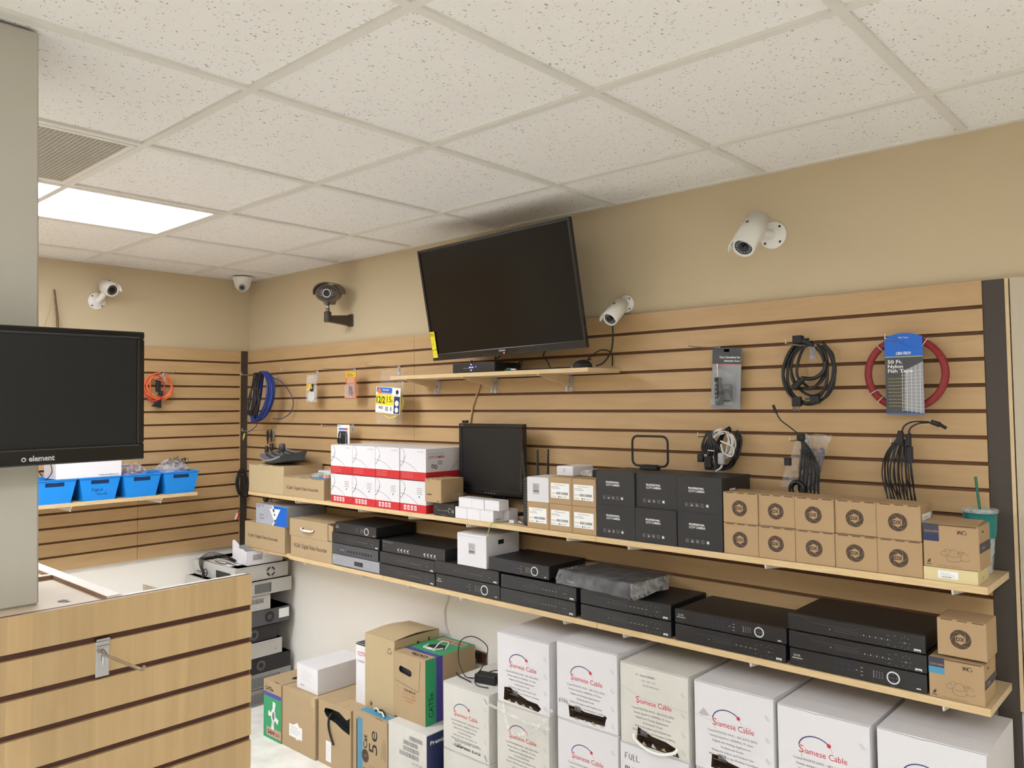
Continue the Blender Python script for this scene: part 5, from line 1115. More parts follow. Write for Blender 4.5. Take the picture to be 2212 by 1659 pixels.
# white elongated box and the white power box
t = thing('white_box', 'long glossy white box lying across the two left kraft cartons', 'box', (1.135, -0.392, 0.2820)); w, h, d = 0.174, 0.120, 0.29
m = MB().box(0, 0, 0, w, d, h, 'white_gloss'); m.stroke(front(), [(0.001, h - 0.002), (w - 0.001, h - 0.002)], 0.0012, 'ink_light'); m.lines(front(), 0.035, 0.045, 0.10, 0.05, 6, 'ink_light', th=0.0010); m.lines(front(), 0.035, 0.018, 0.045, 0.010, 1, 'ink_grey', th=0.004); m.build('carton', t, bevel=0.0015)
MB().poly(side(w + 0.0004), [(0.135, h - 0.001), (0.128, h - 0.018), (0.138, h - 0.026), (0.170, h - 0.026), (0.180, h - 0.018), (0.173, h - 0.001)], 'white_plastic').build('tuck_flap', t)
def cc_front(m, fr): m.text(fr, 'CCTV', 0.012, 0.215, 0.018, 'ink_red', wid=0.055, bold=0.01); m.text(fr, 'POWER', 0.012, 0.185, 0.010, 'ink_grey', wid=0.05); m.lines(fr, 0.008, 0.03, 0.05, 0.07, 8, 'ink_light', th=0.0009); m.rect(fr, 0, 0.262, 0.07, 0.268, 'ink_black')
carton('power_supply_box', 'narrow white box with dark top and red letters behind the tall kraft box', (1.517, -0.325, 0.2880), 0.070, 0.16, 0.269, 'white_gloss', deco=cc_front, flaps=False, top_deco=lambda m, fr: m.rect(fr, 0, 0, 0.07, 0.16, 'pc_dark'))

# ------------------------------------------------------------------ pile of computers in the corner
def pc(label, z, h, y1, mt, kind, y0=-0.400, x0=0.06, x1=0.530):
    t = thing('desktop_computer', label, 'computer', (x0, y0, z), group='old desktop computers piled in the corner'); w, d = x1 - x0, y1 - y0
    m = MB().box(0, 0.02, 0.001, w, d, h - 0.001, mt); m.box(0.0, 0.02, h - 0.006, w + 0.002, d, h - 0.001, mt); m.build('case', t, bevel=0.002)
    b = MB().box(0.0, 0, 0.0, w, 0.0198, h, mt); fr = front()
    if kind in ('fan',): b.rect(fr, w - 0.20, 0.016, w - 0.04, h - 0.03, 'pc_black'); b.rect(fr, 0.04, 0.02, 0.16, 0.026, 'pc_black')
    b.build('bezel', t, bevel=0.004, seg=2)
    s_ = MB(); fs = side(w + 0.0021, 0, 0)
    if kind == 'fan':
        cx = d * 0.66; [s_.ring(fs, cx, h * 0.48, 0.018, 0.027, 'pc_black', a0=a, a1=a + 66, n=6) for a in (10, 100, 190, 280)]
    if kind == 'mesh': s_.rect(fs, d * 0.40, h * 0.16, d * 0.66, h * 0.80, 'pc_dark'); [s_.rect(fs, d * 0.40 + 0.008 * k, h * 0.16, d * 0.40 + 0.008 * k + 0.0025, h * 0.80, 'pc_grey', e=0.0008) for k in range(12)]
    if kind == 'slots': [s_.rect(fs, d * 0.42 + 0.0085 * k, h * 0.48, d * 0.42 + 0.0085 * k + 0.0035, h * 0.80, 'pc_dark') for k in range(11)]; s_.ring(fs, d * 0.66, h * 0.25, 0, 0.004, 'usb_white', n=10)
    if kind == 'label': s_.ring(fs, d * 0.62, h * 0.5, 0.014, 0.030, 'pc_black', n=22); s_.rect(fs, d * 0.78, h * 0.28, d * 0.96, h * 0.88, 'paper_label')
    if kind == 'round': s_.ring(fs, d * 0.48, h * 0.5, 0.014, 0.028, 'pc_dark', n=22)
    if kind == 'plain': s_.ring(fs, d * 0.86, h * 0.35, 0, 0.003, 'pc_dark', n=8)
    if kind == 'perf':
        s_.rect(fs, d * 0.30, h * 0.15, d * 0.80, h * 0.75, 'pc_dark')
        for k in range(26): s_.rect(fs, d * 0.30 + 0.0068 * k, h * 0.15, d * 0.30 + 0.0068 * k + 0.0028, h * 0.75, 'pc_grey', e=0.0008)
        for k in range(7): s_.rect(fs, d * 0.30, h * (0.17 + 0.085 * k), d * 0.80, h * (0.19 + 0.085 * k), 'pc_grey', e=0.0008)
    s_.build('vent' if kind != 'label' else 'label_and_fan', t)
    return t
zz = 0.0005
for lb, h, y1, mt, kind, x1 in (('grey computer case with mesh vent, at the bottom of the corner pile', 0.088, -0.03, 'pc_grey', 'perf', 0.530), ('grey computer case with mesh vent, second from the floor in the pile', 0.087, -0.032, 'pc_grey', 'perf', 0.528), ('black computer case with faint fan, third from the floor in the pile', 0.085, -0.036, 'pc_black', 'round', 0.530),
                         ('plain light computer case, fourth from the floor in the pile', 0.087, -0.090, 'pc_beige', 'plain', 0.530), ('black recessed computer case, fifth from the floor in the pile', 0.084, -0.120, 'pc_black', 'round', 0.524), ('dark grey computer case with a white label, sixth in the pile', 0.086, -0.034, 'pc_dark', 'label', 0.530),
                         ('narrow light computer case with slots, seventh in the pile', 0.084, -0.165, 'pc_beige', 'slots', 0.528), ('light computer case with a mesh window, second from the top of the pile', 0.080, -0.032, 'pc_beige', 'mesh', 0.534)):
    pc(lb, zz, h - 0.0006, y1, mt, kind, x1=x1, y0=-0.43 if kind == 'mesh' else -0.40, x0=0.05); zz += h
pc('light computer case with a round fan opening, on top of the corner pile', zz, 0.086, -0.046, 'pc_beige', 'fan', y0=-0.385, x0=0.06, x1=0.520)
PT = zz + 0.0865
# papers, tray box and cable on the pile
m = MB().add([(0.16, -0.36, 0.0), (0.44, -0.37, 0.0), (0.46, -0.17, 0.0), (0.19, -0.15, 0.0), (0.16, -0.36, 0.001), (0.44, -0.37, 0.001), (0.46, -0.17, 0.001), (0.19, -0.15, 0.001)], [(0, 3, 2, 1), (4, 5, 6, 7), (0, 1, 5, 4), (1, 2, 6, 5), (2, 3, 7, 6), (3, 0, 4, 7)], 'paper_label')
tag(m.build('paper_sheet', loc=(0, 0, PT)), 'white paper sheets lying on top of the corner computer pile', 'paper')
t = thing('open_box', 'open white cardboard tray box on top of the corner computer pile', 'box', (0.345, -0.300, PT + 0.0015)); m = MB(); w, d, h = 0.160, 0.225, 0.078
m.box(0, 0, 0, w, d, 0.002, 'white_gloss'); m.box(w - 0.002, 0, 0.002, w, d, h, 'white_gloss'); m.box(0, d - 0.002, 0.002, w - 0.002, d, h, 'white_gloss')
m.poly(front(0, 0.002, 0), [(0.0, 0.002), (w, 0.002), (w, h), (w * 0.80, h), (w * 0.80, h + 0.008), (w * 0.45, h + 0.010), (w * 0.45, h + 0.03), (0.02, h + 0.052), (0.0, h + 0.046)], 'white_gloss', e=0.0); m.poly(front(0, 0.0, 0), [(0.0, 0.0), (w, 0.0), (w, h), (w * 0.80, h), (w * 0.80, h + 0.008), (w * 0.45, h + 0.010), (w * 0.45, h + 0.03), (0.02, h + 0.052), (0.0, h + 0.046)], 'white_gloss', e=0.0)
m.box(0, 0, 0.002, 0.002, d, h + 0.01, 'white_gloss'); m.build('tray', t)
l = MB(); fs = side(w + 0.0003); l.rect(fs, 0.035, 0.024, 0.095, 0.056, 'ink_light'); l.barcode(fs, 0.038, 0.03, 0.052, 0.008, 'ink_grey', n=12, e=0.0008); l.lines(fs, 0.038, 0.04, 0.05, 0.014, 2, 'ink_grey', e=0.0008); l.build('label', t)
m = MB(); rr = random.Random(9)
for k in range(5):
    o_ = 0.006 * k; m.tube(curve([(0.36, -0.320 + o_ * .3, 0.012 + o_ * .4), (0.26, -0.34, 0.022 + o_), (0.17 - o_, -0.36, 0.020 + o_), (0.135 - o_, -0.39 - o_ * .5, 0.008), (0.150, -0.402 - o_ * .4, -0.030 - o_ * .6), (0.160 + o_, -0.400 - o_ * .4, -0.050)]), 0.0021, 'cable_black', 6)
m.tube(curve([(0.165, -0.404, -0.045), (0.20, -0.408, -0.035), (0.215, -0.408, -0.060), (0.185, -0.408, -0.074), (0.165, -0.404, -0.05)]), 0.003, 'cable_black', 6); m.lathe([(0, 0.009), (0.036, 0.007)], (0.170, -0.409, -0.080), Z, 'cable_black', 10)
m.tube(curve([(0.20, -0.355, 0.004), (0.28, -0.37, 0.006), (0.33, -0.36, 0.004), (0.31, -0.34, 0.004), (0.42, -0.345, 0.004)]), 0.0022, 'cable_black', 6)
tag(m.build('cable_bundle', loc=(0.05, 0.0, PT + 0.002)), 'bundled black cable draped over the front of the top computer', 'cable')

# ------------------------------------------------------------------ wall television
def tv(t, w, h, mats=('bezel', 'screen'), th=0.035, bz=0.012, bot=0.030, logo=None, back=True):
    """built in local space: x right, z up, screen looks to -y, origin at the bottom left corner"""
    m = MB()
    for q in ((0, 0, 0, w, th * 0.5, bot), (0, 0, h - bz, w, th * 0.5, h), (0, 0, bot, bz, th * 0.5, h - bz), (w - bz, 0, bot, w, th * 0.5, h - bz)): m.box(*q, mats[0])
    m.build('bezel', t, bevel=0.002, seg=2)
    MB().box(bz - 0.002, 0.004, bot - 0.002, w - bz + 0.002, th * 0.48, h - bz + 0.002, mats[1]).build('screen', t)
    b = MB(); b.box(0.004, th * 0.5, 0.004, w - 0.004, th * 0.75, h - 0.004, 'black_matte'); b.box(w * 0.12, th * 0.75, h * 0.10, w * 0.88, th * 1.25, h * 0.80, 'black_matte'); b.build('back_cover', t, bevel=0.004)
t = thing('television', 'large flat television tilted forward high on the back wall', 'television', (1.924, -0.210, 1.847))
t.rotation_euler = (math.radians(10.5), math.radians(-1.0), 0); tv(t, 0.843, 0.492)
m = MB(); fr = front(0, 0, 0)
m.add([(0.30, -0.0004, 0.020), (0.44, -0.004, 0.004), (0.56, -0.0004, 0.020), (0.44, -0.0004, 0.028)], [(0, 1, 3), (1, 2, 3)], 'black_gloss'); m.text(fr, 'SEIKI', 0.405, 0.017, 0.006, 'ink_light', wid=0.036, bold=0.03, e=0.006); m.build('bottom_trim', t)
MB().ring(fr, 0.432, 0.009, 0, 0.0026, 'led_red', n=10, e=0.006).build('power_light', t)
m = MB(); m.rect(fr, 0.004, 0.014, 0.034, 0.130, 'print_yellow', e=0.001); m.text(fr, 'ENERGY', 0.007, 0.118, 0.0050, 'ink_black', wid=0.022, bold=0.02, e=0.0016); m.text(fr, 'GUIDE', 0.007, 0.110, 0.0050, 'ink_black', wid=0.022, bold=0.02, e=0.0016)
m.lines(fr, 0.007, 0.062, 0.024, 0.04, 7, 'ink_faint', th=0.0006, e=0.0016); m.text(fr, '$', 0.012, 0.072, 0.006, 'ink_black', e=0.0018); m.rect(fr, 0.008, 0.044, 0.013, 0.051, 'ink_black', e=0.0016); m.rect(fr, 0.026, 0.046, 0.031, 0.054, 'ink_black', e=0.0016); m.lines(fr, 0.007, 0.017, 0.024, 0.022, 4, 'ink_faint', th=0.0006, e=0.0016)
m.build('energy_sticker', t)
m = MB().box(0.36, 0.044, 0.12, 0.50, 0.070, 0.36, 'black_matte').box(0.40, 0.070, 0.18, 0.46, 0.130, 0.28, 'black_matte'); m.build('wall_mount', t)

# items on the television shelf
TS = 1.7873
t = thing('video_recorder', 'small black recorder with blue lights on the shelf below the television', 'recorder', (2.062, -0.225, TS), 0.0)
MB().box(0.002, 0.010, 0.003, 0.245, 0.165, 0.041, 'dvr_black').build('body', t, bevel=0.002)
MB().box(0, 0, 0.001, 0.248, 0.010, 0.042, 'dvr_face').build('front_panel', t, bevel=0.003, seg=2)
m = MB(); fr = front(0, 0, 0); cx, cz = 0.113, 0.022
for dx, dz in ((0, 0), (0, 0.012), (0, -0.012), (-0.009, 0), (0.010, 0), (0.028, 0.002)): m.ring(fr, cx + dx, cz + dz, 0, 0.0028 if (dx, dz) != (0.028, 0.002) else 0.0016, 'led_blue', n=8, e=0.0012)
m.build('button_lights', t); m = MB()
for k in range(4): m.rect(fr, 0.068 + 0.008 * k, 0.018, 0.073 + 0.008 * k, 0.020, 'ink_light', e=0.0009)
m.build('marks', t)
t = thing('speaker_puck', 'black dome shaped microphone puck at the right end of the television shelf', 'microphone', (2.702, -0.150, TS))
MB().lathe([(0, 0.036), (0.004, 0.038), (0.018, 0.036), (0.028, 0.026), (0.033, 0.010), (0.034, 0.001)], (0, 0, 0), Z, 'black_matte', 28).build('dome', t)
m = MB()
m.tube(curve([(2.31, -0.12, 0.006), (2.36, -0.17, 0.006), (2.42, -0.14, 0.008), (2.50, -0.17, 0.006), (2.58, -0.175, 0.006), (2.655, -0.165, 0.006)]), 0.003, 'cable_black', 6)
m.tube(curve([(2.32, -0.10, 0.006), (2.335, -0.10, 0.040), (2.36, -0.11, 0.044), (2.37, -0.13, 0.006), (2.44, -0.12, 0.004), (2.54, -0.135, 0.004)]), 0.0026, 'cable_black', 6)
m.tube([(2.315, -0.17, 0.008), (2.345, -0.185, 0.008)], 0.007, 'steel', n=8).tube([(2.345, -0.185, 0.008), (2.37, -0.19, 0.008)], 0.006, 'straw_green', n=8).tube([(2.37, -0.19, 0.008), (2.40, -0.195, 0.006)], 0.004, 'cable_white', n=8)
tag(m.build('cable_bundle', loc=(0, 0, TS)), 'loose black cables and plugs on the television shelf right of the small recorder', 'cable')
m = MB(); m.tube(curve([(2.10, -0.145, 1.845), (2.105, -0.15, 1.835), (2.10, -0.15, TS + 0.046)]), 0.003, 'cable_black', 6); m.tube(curve([(2.22, -0.12, 1.86), (2.235, -0.14, 1.845), (2.25, -0.12, 1.86)]), 0.0026, 'cable_black', 6)
tag(m.build('cable'), 'short black cables between the television and the small recorder', 'cable')
tag(MB().tube(curve([(2.52, -0.13, 1.88), (2.50, -0.14, 1.85), (2.53, -0.15, 1.82), (2.56, -0.17, TS + 0.008), (2.60, -0.185, TS + 0.005)]), 0.0028, 'cable_black', 6).build('cable'), 'thin black cable dropping from the right side of the television', 'cable')
tag(MB().tube(curve([(2.035, -0.023, 1.771), (2.03, -0.024, 1.73), (2.01, -0.026, 1.69), (1.985, -0.026, 1.63), (1.96, -0.026, 1.52)]), 0.004, 'cable_tan', 6).build('cable'), 'tan cable running down the slatwall behind the monitor', 'cable')

# ------------------------------------------------------------------ bullet cameras
def bullet(label, plate, nrm, back, frontp, r, pr, led=True, hood=True, cable=None, look='white_plastic'):
    plate, nrm, back, frontp = V(plate), V(nrm), V(back), V(frontp); t = thing('security_camera', label, 'camera', plate, group=None)
    back, frontp = back - plate, frontp - plate; ax = (frontp - back).normalized(); L = (frontp - back).length
    m = MB().lathe([(0.0005, pr), (0.005, pr), (0.008, pr * 0.92), (0.010, pr * 0.5), (0.018, pr * 0.42), (0.020, pr * 0.2)], (0, 0, 0), nrm, look, 32); m.build('base_plate', t)
    e1 = nrm.cross(Z).normalized(); h = MB()
    for a in (45, 135, 225, 315):
        q = e1 * math.cos(math.radians(a)) + Z * math.sin(math.radians(a)); h.cyl(q * pr * 0.78 + nrm * 0.0078, q * pr * 0.78 + nrm * 0.0090, pr * 0.095, 'ink_black', n=10)
    h.build('screw_hole', t)
    mid = back + (frontp - back) * 0.25 - Z.cross(ax).cross(ax) * 0
    under = (Z - ax * ax.dot(Z)); under = under.normalized() if under.length > 0.1 else X
    j0 = nrm * 0.018; j1 = back + ax * L * 0.22 - under * r * 0.7
    MB().tube(curve([j0, (j0 + j1) * 0.5 + nrm * 0.006, j1], 4), pr * 0.34, look, 14).build('arm', t)
    b = MB().lathe([(0, r * 0.55), (0.006, r * 0.82), (0.014, r * 0.94), (L * 0.5, r * 0.96), (L - 0.006, r * 0.96), (L, r * 0.93), (L, r * 0.76), (L - 0.004, r * 0.74)], back, ax, look, 32, cap1=False); b.build('housing', t)
    l = MB(); l.lathe([(L - 0.0045, r * 0.75), (L - 0.004, 0.0005)], back, ax, 'lens', 32, cap0=False); l.lathe([(L - 0.004, r * 0.30), (L - 0.001, r * 0.34), (L - 0.001, r * 0.28), (L - 0.003, 0.0005)], back, ax, 'black_gloss', 24, cap0=False)
    e1 = ax.cross(Z).normalized(); e2 = e1.cross(ax)
    if led:
        for k in range(18):
            a = 2 * PI * k / 18; q = back + ax * (L - 0.004) + (e1 * math.cos(a) + e2 * math.sin(a)) * r * 0.56; l.cyl(q, q + ax * 0.0016, r * 0.055, 'led_bead', n=6)
    l.build('lens_face', t)
    if hood:
        s_ = MB(); n = 22; vs = []
        for hh_ in (L * 0.03, L + 0.020):
            for rr_ in (1.04, 1.12):
                for k in range(n + 1):
                    a = PI * (0.02 + 0.96 * k / n) - PI * 0.0; ext = 0.0
                    q = back + ax * hh_ + (e1 * math.cos(a) + e2 * math.sin(a) * (1 if e2.z > 0 else -1)) * r * rr_
                    vs.append(q)
        K = n + 1; f = []
        for k in range(n):
            f += [(k, k + 1, 2 * K + k + 1, 2 * K + k), (K + k, 3 * K + k, 3 * K + k + 1, K + k + 1), (2 * K + k, 2 * K + k + 1, 3 * K + k + 1, 3 * K + k), (k, K + k, K + k + 1, k + 1)]
        for k in (0, n): f.append((k, 2 * K + k, 3 * K + k, K + k))
        s_.add(vs, f, look, True)
        q = back + ax * L * 0.45 + (e2 if e2.z > 0 else -e2) * r * 1.12; un = (e2 if e2.z > 0 else -e2); s_.lathe([(0, 0.0055), (0.003, 0.005)], q, un, 'cam_brown', 10)
        s_.build('sun_shield', t)
    if cable: c = MB().tube(curve([V(p) - plate for p in cable]), 0.0033, 'cable_black', 7); c.build('cable', t)
    return t
bullet('white bullet camera high on the back wall at the right above the slatwall', (3.404, -0.0008, 2.222), (0, -1, 0), (3.386, -0.075, 2.262), (3.384, -0.190, 2.156), 0.039, 0.047)
bullet('white bullet camera just right of the television at the slatwall top', (2.808, -0.0008, 2.040), (0, -1, 0), (2.822, -0.055, 2.030), (2.832, -0.150, 1.969), 0.030, 0.036,
       cable=[(2.826, -0.125, 1.945), (2.822, -0.118, 1.90), (2.800, -0.10, 1.85), (2.765, -0.10, 1.81), (2.74, -0.115, TS + 0.010)])
bullet('white bullet camera on the left wall above the blue bins', (0.0008, -0.930, 2.232), (1, 0, 0), (0.062, -0.915, 2.309), (0.150, -0.905, 2.278), 0.037, 0.047)
tag(MB().tube(curve([(2.752, -0.022, 1.80), (2.760, -0.040, 1.85), (2.715, -0.050, 1.862), (2.69, -0.10, 1.825), (2.715, -0.112, TS + 0.037)]), 0.0024, 'cable_black', 6).build('cable'), 'thin black cable looping behind the microphone puck', 'cable')
# dome camera in the corner
t = thing('dome_camera', 'white dome camera on the ceiling in the far corner', 'camera', (0.125, -0.125, H - 0.0026))
MB().lathe([(0, 0.060), (-0.010, 0.060), (-0.016, 0.054), (-0.050, 0.046), (-0.068, 0.036), (-0.078, 0.020), (-0.081, 0.002)], (0, 0, 0), Z, 'white_plastic', 32).build('housing', t)
d_ = V((0.78, -0.50, -0.36)).normalized(); m = MB(); o = V((0.0, 0, -0.050)); m.lathe([(0.030, 0.026), (0.048, 0.026), (0.052, 0.022), (0.052, 0.0005)], o, d_, 'white_plastic', 28); m.build('turret', t)
m = MB().lathe([(0.0525, 0.021), (0.0528, 0.012)], o, d_, 'ink_grey', 24, cap0=False, cap1=False).lathe([(0.0526, 0.0115), (0.0545, 0.010), (0.0545, 0.0005)], o, d_, 'lens', 20); e1 = d_.cross(Z).normalized(); e2 = e1.cross(d_)
for k in range(14): a = 2 * PI * k / 14; q = o + d_ * 0.0528 + (e1 * math.cos(a) + e2 * math.sin(a)) * 0.0165; m.cyl(q, q + d_ * 0.001, 0.0016, 'led_bead', n=6)
m.build('lens_face', t)
# brown hooded camera on a bracket
t = thing('security_camera', 'big brown hooded camera on an L-shaped wall bracket left of the television', 'camera', (1.045, -0.0008, 2.115))
MB().box(-0.022, -0.008, -0.036, 0.022, 0, 0.030, 'cam_brown_dark').build('wall_plate', t, bevel=0.003)
m = MB().hexa([(-0.014, -0.15, -0.020), (0.014, -0.15, -0.020), (0.018, -0.008, -0.032), (-0.018, -0.008, -0.032), (-0.014, -0.15, 0.012), (0.014, -0.15, 0.012), (0.018, -0.008, 0.024), (-0.018, -0.008, 0.024)], 'cam_brown_dark')
m.lathe([(-0.022, 0.016), (-0.018, 0.020), (0.030, 0.019), (0.034, 0.015)], (0, -0.152, 0), Z, 'cam_brown_dark', 20); m.cyl((0, -0.152, 0.034), (0, -0.152, 0.056), 0.010, 'cam_brown', n=14).cyl((0, -0.152, 0.056), (0, -0.152, 0.061), 0.0105, 'steel', n=14).cyl((0, -0.152, 0.061), (0, -0.152, 0.085), 0.009, 'cam_brown_dark', n=14); m.build('bracket', t)
ax = V((0.62, -0.77, -0.13)).normalized(); c0 = V((-0.035, -0.118, 0.138)) - ax * 0.06; L = 0.105
b = MB(); b.lathe([(0, 0.048), (0.008, 0.058), (0.03, 0.064), (L - 0.006, 0.066), (L, 0.062)], c0, ax, 'cam_brown', 36, ky=0.72); b.build('housing', t)
MB().add([c0 + ax * a + V((0, 0, -z_)) + ax.cross(Z).normalized() * s_ for z_ in (0.038, 0.062) for a, s_ in ((0.015, -0.030 if z_ < 0.05 else -0.02), (0.085, -0.030 if z_ < 0.05 else -0.02), (0.085, 0.030 if z_ < 0.05 else 0.02), (0.015, 0.030 if z_ < 0.05 else 0.02))],
         [(0, 1, 2, 3), (7, 6, 5, 4), (0, 4, 5, 1), (1, 5, 6, 2), (2, 6, 7, 3), (3, 7, 4, 0)], 'cam_brown').build('mount_shoe', t)
e1 = ax.cross(Z).normalized(); e2 = e1.cross(ax); e2 = e2 if e2.z > 0 else -e2
f = MB(); f.lathe([(L + 0.0004, 0.058), (L + 0.002, 0.056), (L + 0.0022, 0.0005)], c0, ax, 'cam_brown_dark', 36, ky=0.70); f.lathe([(L + 0.002, 0.0225), (L + 0.006, 0.0225), (L + 0.006, 0.0185), (L + 0.004, 0.018)], c0, ax, 'usb_white', 28, cap0=False, cap1=False); f.lathe([(L + 0.003, 0.0182), (L + 0.004, 0.0005)], c0, ax, 'lens', 24, cap0=False)
for sx in (-1, 1):
    for k, (a_, b_) in enumerate(((0.028, 0.014), (0.031, 0.002), (0.029, -0.010), (0.038, 0.010), (0.041, -0.002), (0.037, -0.013), (0.048, 0.004), (0.048, -0.006))): q = c0 + ax * (L + 0.002) + e1 * sx * a_ + e2 * b_; f.cyl(q, q + ax * 0.0025, 0.0028, 'led_bead' if k < 3 else 'cam_brown', n=8)
f.build('lens_face', t)
s_ = MB(); n = 24; vs = []
for hh_, sc in ((-0.006, 1.0), (L + 0.030, 1.04)):
    for rr_ in (0.0685, 0.0715):
        for k in range(n + 1): a = PI * (-0.06 + 1.12 * k / n); ex = 0.0; vs.append(c0 + ax * (hh_ - (0.022 * (1 - math.sin(max(0, min(PI, a)))) if hh_ > 0 else 0)) + (e1 * math.cos(a) + e2 * math.sin(a) * 0.74) * rr_ * sc + e2 * 0.004)
K = n + 1; ff = []
for k in range(n): ff += [(k, k + 1, 2 * K + k + 1, 2 * K + k), (K + k, 3 * K + k, 3 * K + k + 1, K + k + 1), (2 * K + k, 2 * K + k + 1, 3 * K + k + 1, 3 * K + k), (k, K + k, K + k + 1, k + 1)]
s_.add(vs, ff, 'cam_brown', True); s_.build('sun_shield', t)

# ------------------------------------------------------------------ monitor fixed to the column
t = thing('television', 'black flat television fixed to the pillar in the left foreground', 'television', (2.842, -1.898, 1.541)); t.rotation_euler = (0, math.radians(-0.5), PI / 2)
# local x runs along +y of the room after the turn
w, h = 0.52, 0.270; o = thing('x', 'x', 'x'); bpy.data.objects.remove(o)
def P_(m): m.M = Matrix.Translation((-w, 0, 0)); return m
m = P_(MB())
for q in ((0, 0, 0, w, 0.02, 0.034), (0, 0, h - 0.016, w, 0.02, h), (0, 0, 0.034, 0.016, 0.02, h - 0.016), (w - 0.016, 0, 0.034, w, 0.02, h - 0.016)): m.box(*q, 'bezel')
m.build('bezel', t, bevel=0.003, seg=2)
t.children[0].data.materials[0] = MATS['black_gloss']
m = P_(MB()); fr = front(0, 0, 0)
m.stroke(fr, [(0.012, 0.030), (w - 0.012, 0.030), (w - 0.012, h - 0.012), (0.012, h - 0.012)], 0.0012, 'dvr_grey', closed=True); m.build('inner_line', t)
P_(MB()).box(0.014, 0.003, 0.032, w - 0.014, 0.019, h - 0.014, 'screen_matte').build('screen', t)
m = P_(MB()); m.text(fr, 'element', w - 0.222, 0.009, 0.0105, 'ink_light', wid=0.046, bold=0.03); m.ring(fr, w - 0.231, 0.0125, 0.0022, 0.0044, 'ink_light', n=16); m.build('logo', t)
m = P_(MB()); m.box(0.01, 0.0202, 0.008, w - 0.01, 0.040, h - 0.004, 'black_matte'); 
for k in range(12): m.box(w * 0.5 + 0.010 * k, 0.024, h - 0.004, w * 0.5 + 0.005 + 0.010 * k, 0.038, h + 0.0015, 'black_matte')
m.build('back_cover', t, bevel=0.003)
P_(MB()).box(0.16, 0.0402, 0.08, 0.30, 0.1145, 0.20, 'black_matte').build('wall_mount', t)

# ------------------------------------------------------------------ blue bins on the left wall shelf
BZ = 1.1763
def bin_(label, y0, rim=True):
    """y0 = centre; open tapered bin, long side towards the wall"""
    t = thing('storage_bin', label, 'bin', (0.152, y0, BZ), group='blue open storage bins'); hw, bw_, dl, bl = 0.101, 0.078, 0.118, 0.104; H_ = 0.118; m = MB()
    O = [(-dl, -hw), (dl, -hw), (dl, hw), (-dl, hw)]; B = [(-bl, -bw_), (bl, -bw_), (bl, bw_), (-bl, bw_)]; k = 0.96
    vs = [(a, b, 0) for a, b in B] + [(a, b, H_) for a, b in O] + [(a * k, b * k, H_) for a, b in O] + [(a * k, b * k, 0.004) for a, b in B]
    m.add(vs, [(3, 2, 1, 0)] + [(i, (i + 1) % 4, 4 + (i + 1) % 4, 4 + i) for i in (0, 2, 3)] + [(4 + i, 4 + (i + 1) % 4, 8 + (i + 1) % 4, 8 + i) for i in range(4)] + [(8 + i, 8 + (i + 1) % 4, 12 + (i + 1) % 4, 12 + i) for i in range(4)] + [(12, 13, 14, 15)], 'bin_blue')
    # front face (towards +x) with the hand slot
    o_ = V((bl, 0, 0)); vdir = V((dl - bl, 0, H_)); fr = Frame(o_, Y, vdir); Lh = vdir.length
    sl = [(-0.042, Lh * 0.72), (0.042, Lh * 0.72), (0.044, Lh * 0.74), (0.044, Lh * 0.86), (0.041, Lh * 0.89), (0, Lh * 0.875), (-0.041, Lh * 0.89), (-0.044, Lh * 0.86), (-0.044, Lh * 0.74)]
    m.holed(fr, [(-bw_, 0), (bw_, 0), (hw, Lh), (-hw, Lh)], [sl], 'bin_blue', depth=0.004, inner='bin_slot_shade')  # slot is shallow, so the shade inside it is put into the lining colour
    for q in ((-dl - 0.004, -hw - 0.004, dl + 0.004, -hw * 0.97), (-dl - 0.004, hw * 0.97, dl + 0.004, hw + 0.004), (dl * 0.97, -hw * 0.97, dl + 0.004, hw * 0.97), (-dl - 0.004, -hw * 0.97, -dl * 0.97, hw * 0.97)): m.box(q[0], q[1], H_ - 0.004, q[2], q[3], H_ + 0.001, 'bin_blue')
    m.build('tub', t); return t, fr, Lh
yb = [-0.568, -0.783, -0.998, -1.213]
bin_('blue storage bin at the right end of its shelf, with a bag of black clips', yb[0]); bin_('blue storage bin holding crinkled shiny packets, second from the right end', yb[1])
t, fr, Lh = bin_('blue storage bin with handwriting on its front, under the white box', yb[2])
def hand(m, fr, pts, x, y, s, w=0.0020): m.stroke(fr, [(x + a * s, y + b * s) for a, b in pts], w, 'print_navy', e=0.0008)
m = MB(); q = 0.014
for P in ([(0, 0), (0.1, 1.3)], [(0.1, 1.3), (0.6, 1.2), (0.5, 0.7), (0.1, 0.7)], [(0.9, 0.8), (0.9, 0.1)], [(1.6, 0.8), (1.2, 0.7), (1.3, 0.2), (1.7, 0.4), (1.6, 0.8), (1.7, -0.4), (1.3, -0.5)], [(2.0, 0.8), (1.95, 0.1), (2.3, 0.5), (2.5, 0.1)], [(2.2, 1.2), (2.3, 0.5)], [(2.9, 0.6), (2.6, 0.5), (2.7, 0.1), (3.0, 0.5), (3.1, 0.1)], [(3.4, 0.8), (3.4, 0.1)], [(3.8, 1.4), (3.75, 0.1)], [(4.3, 0.7), (4.0, 0.5), (4.3, 0.3), (4.0, 0.1)]): hand(m, fr, P, -0.038, 0.048, q * 0.9)
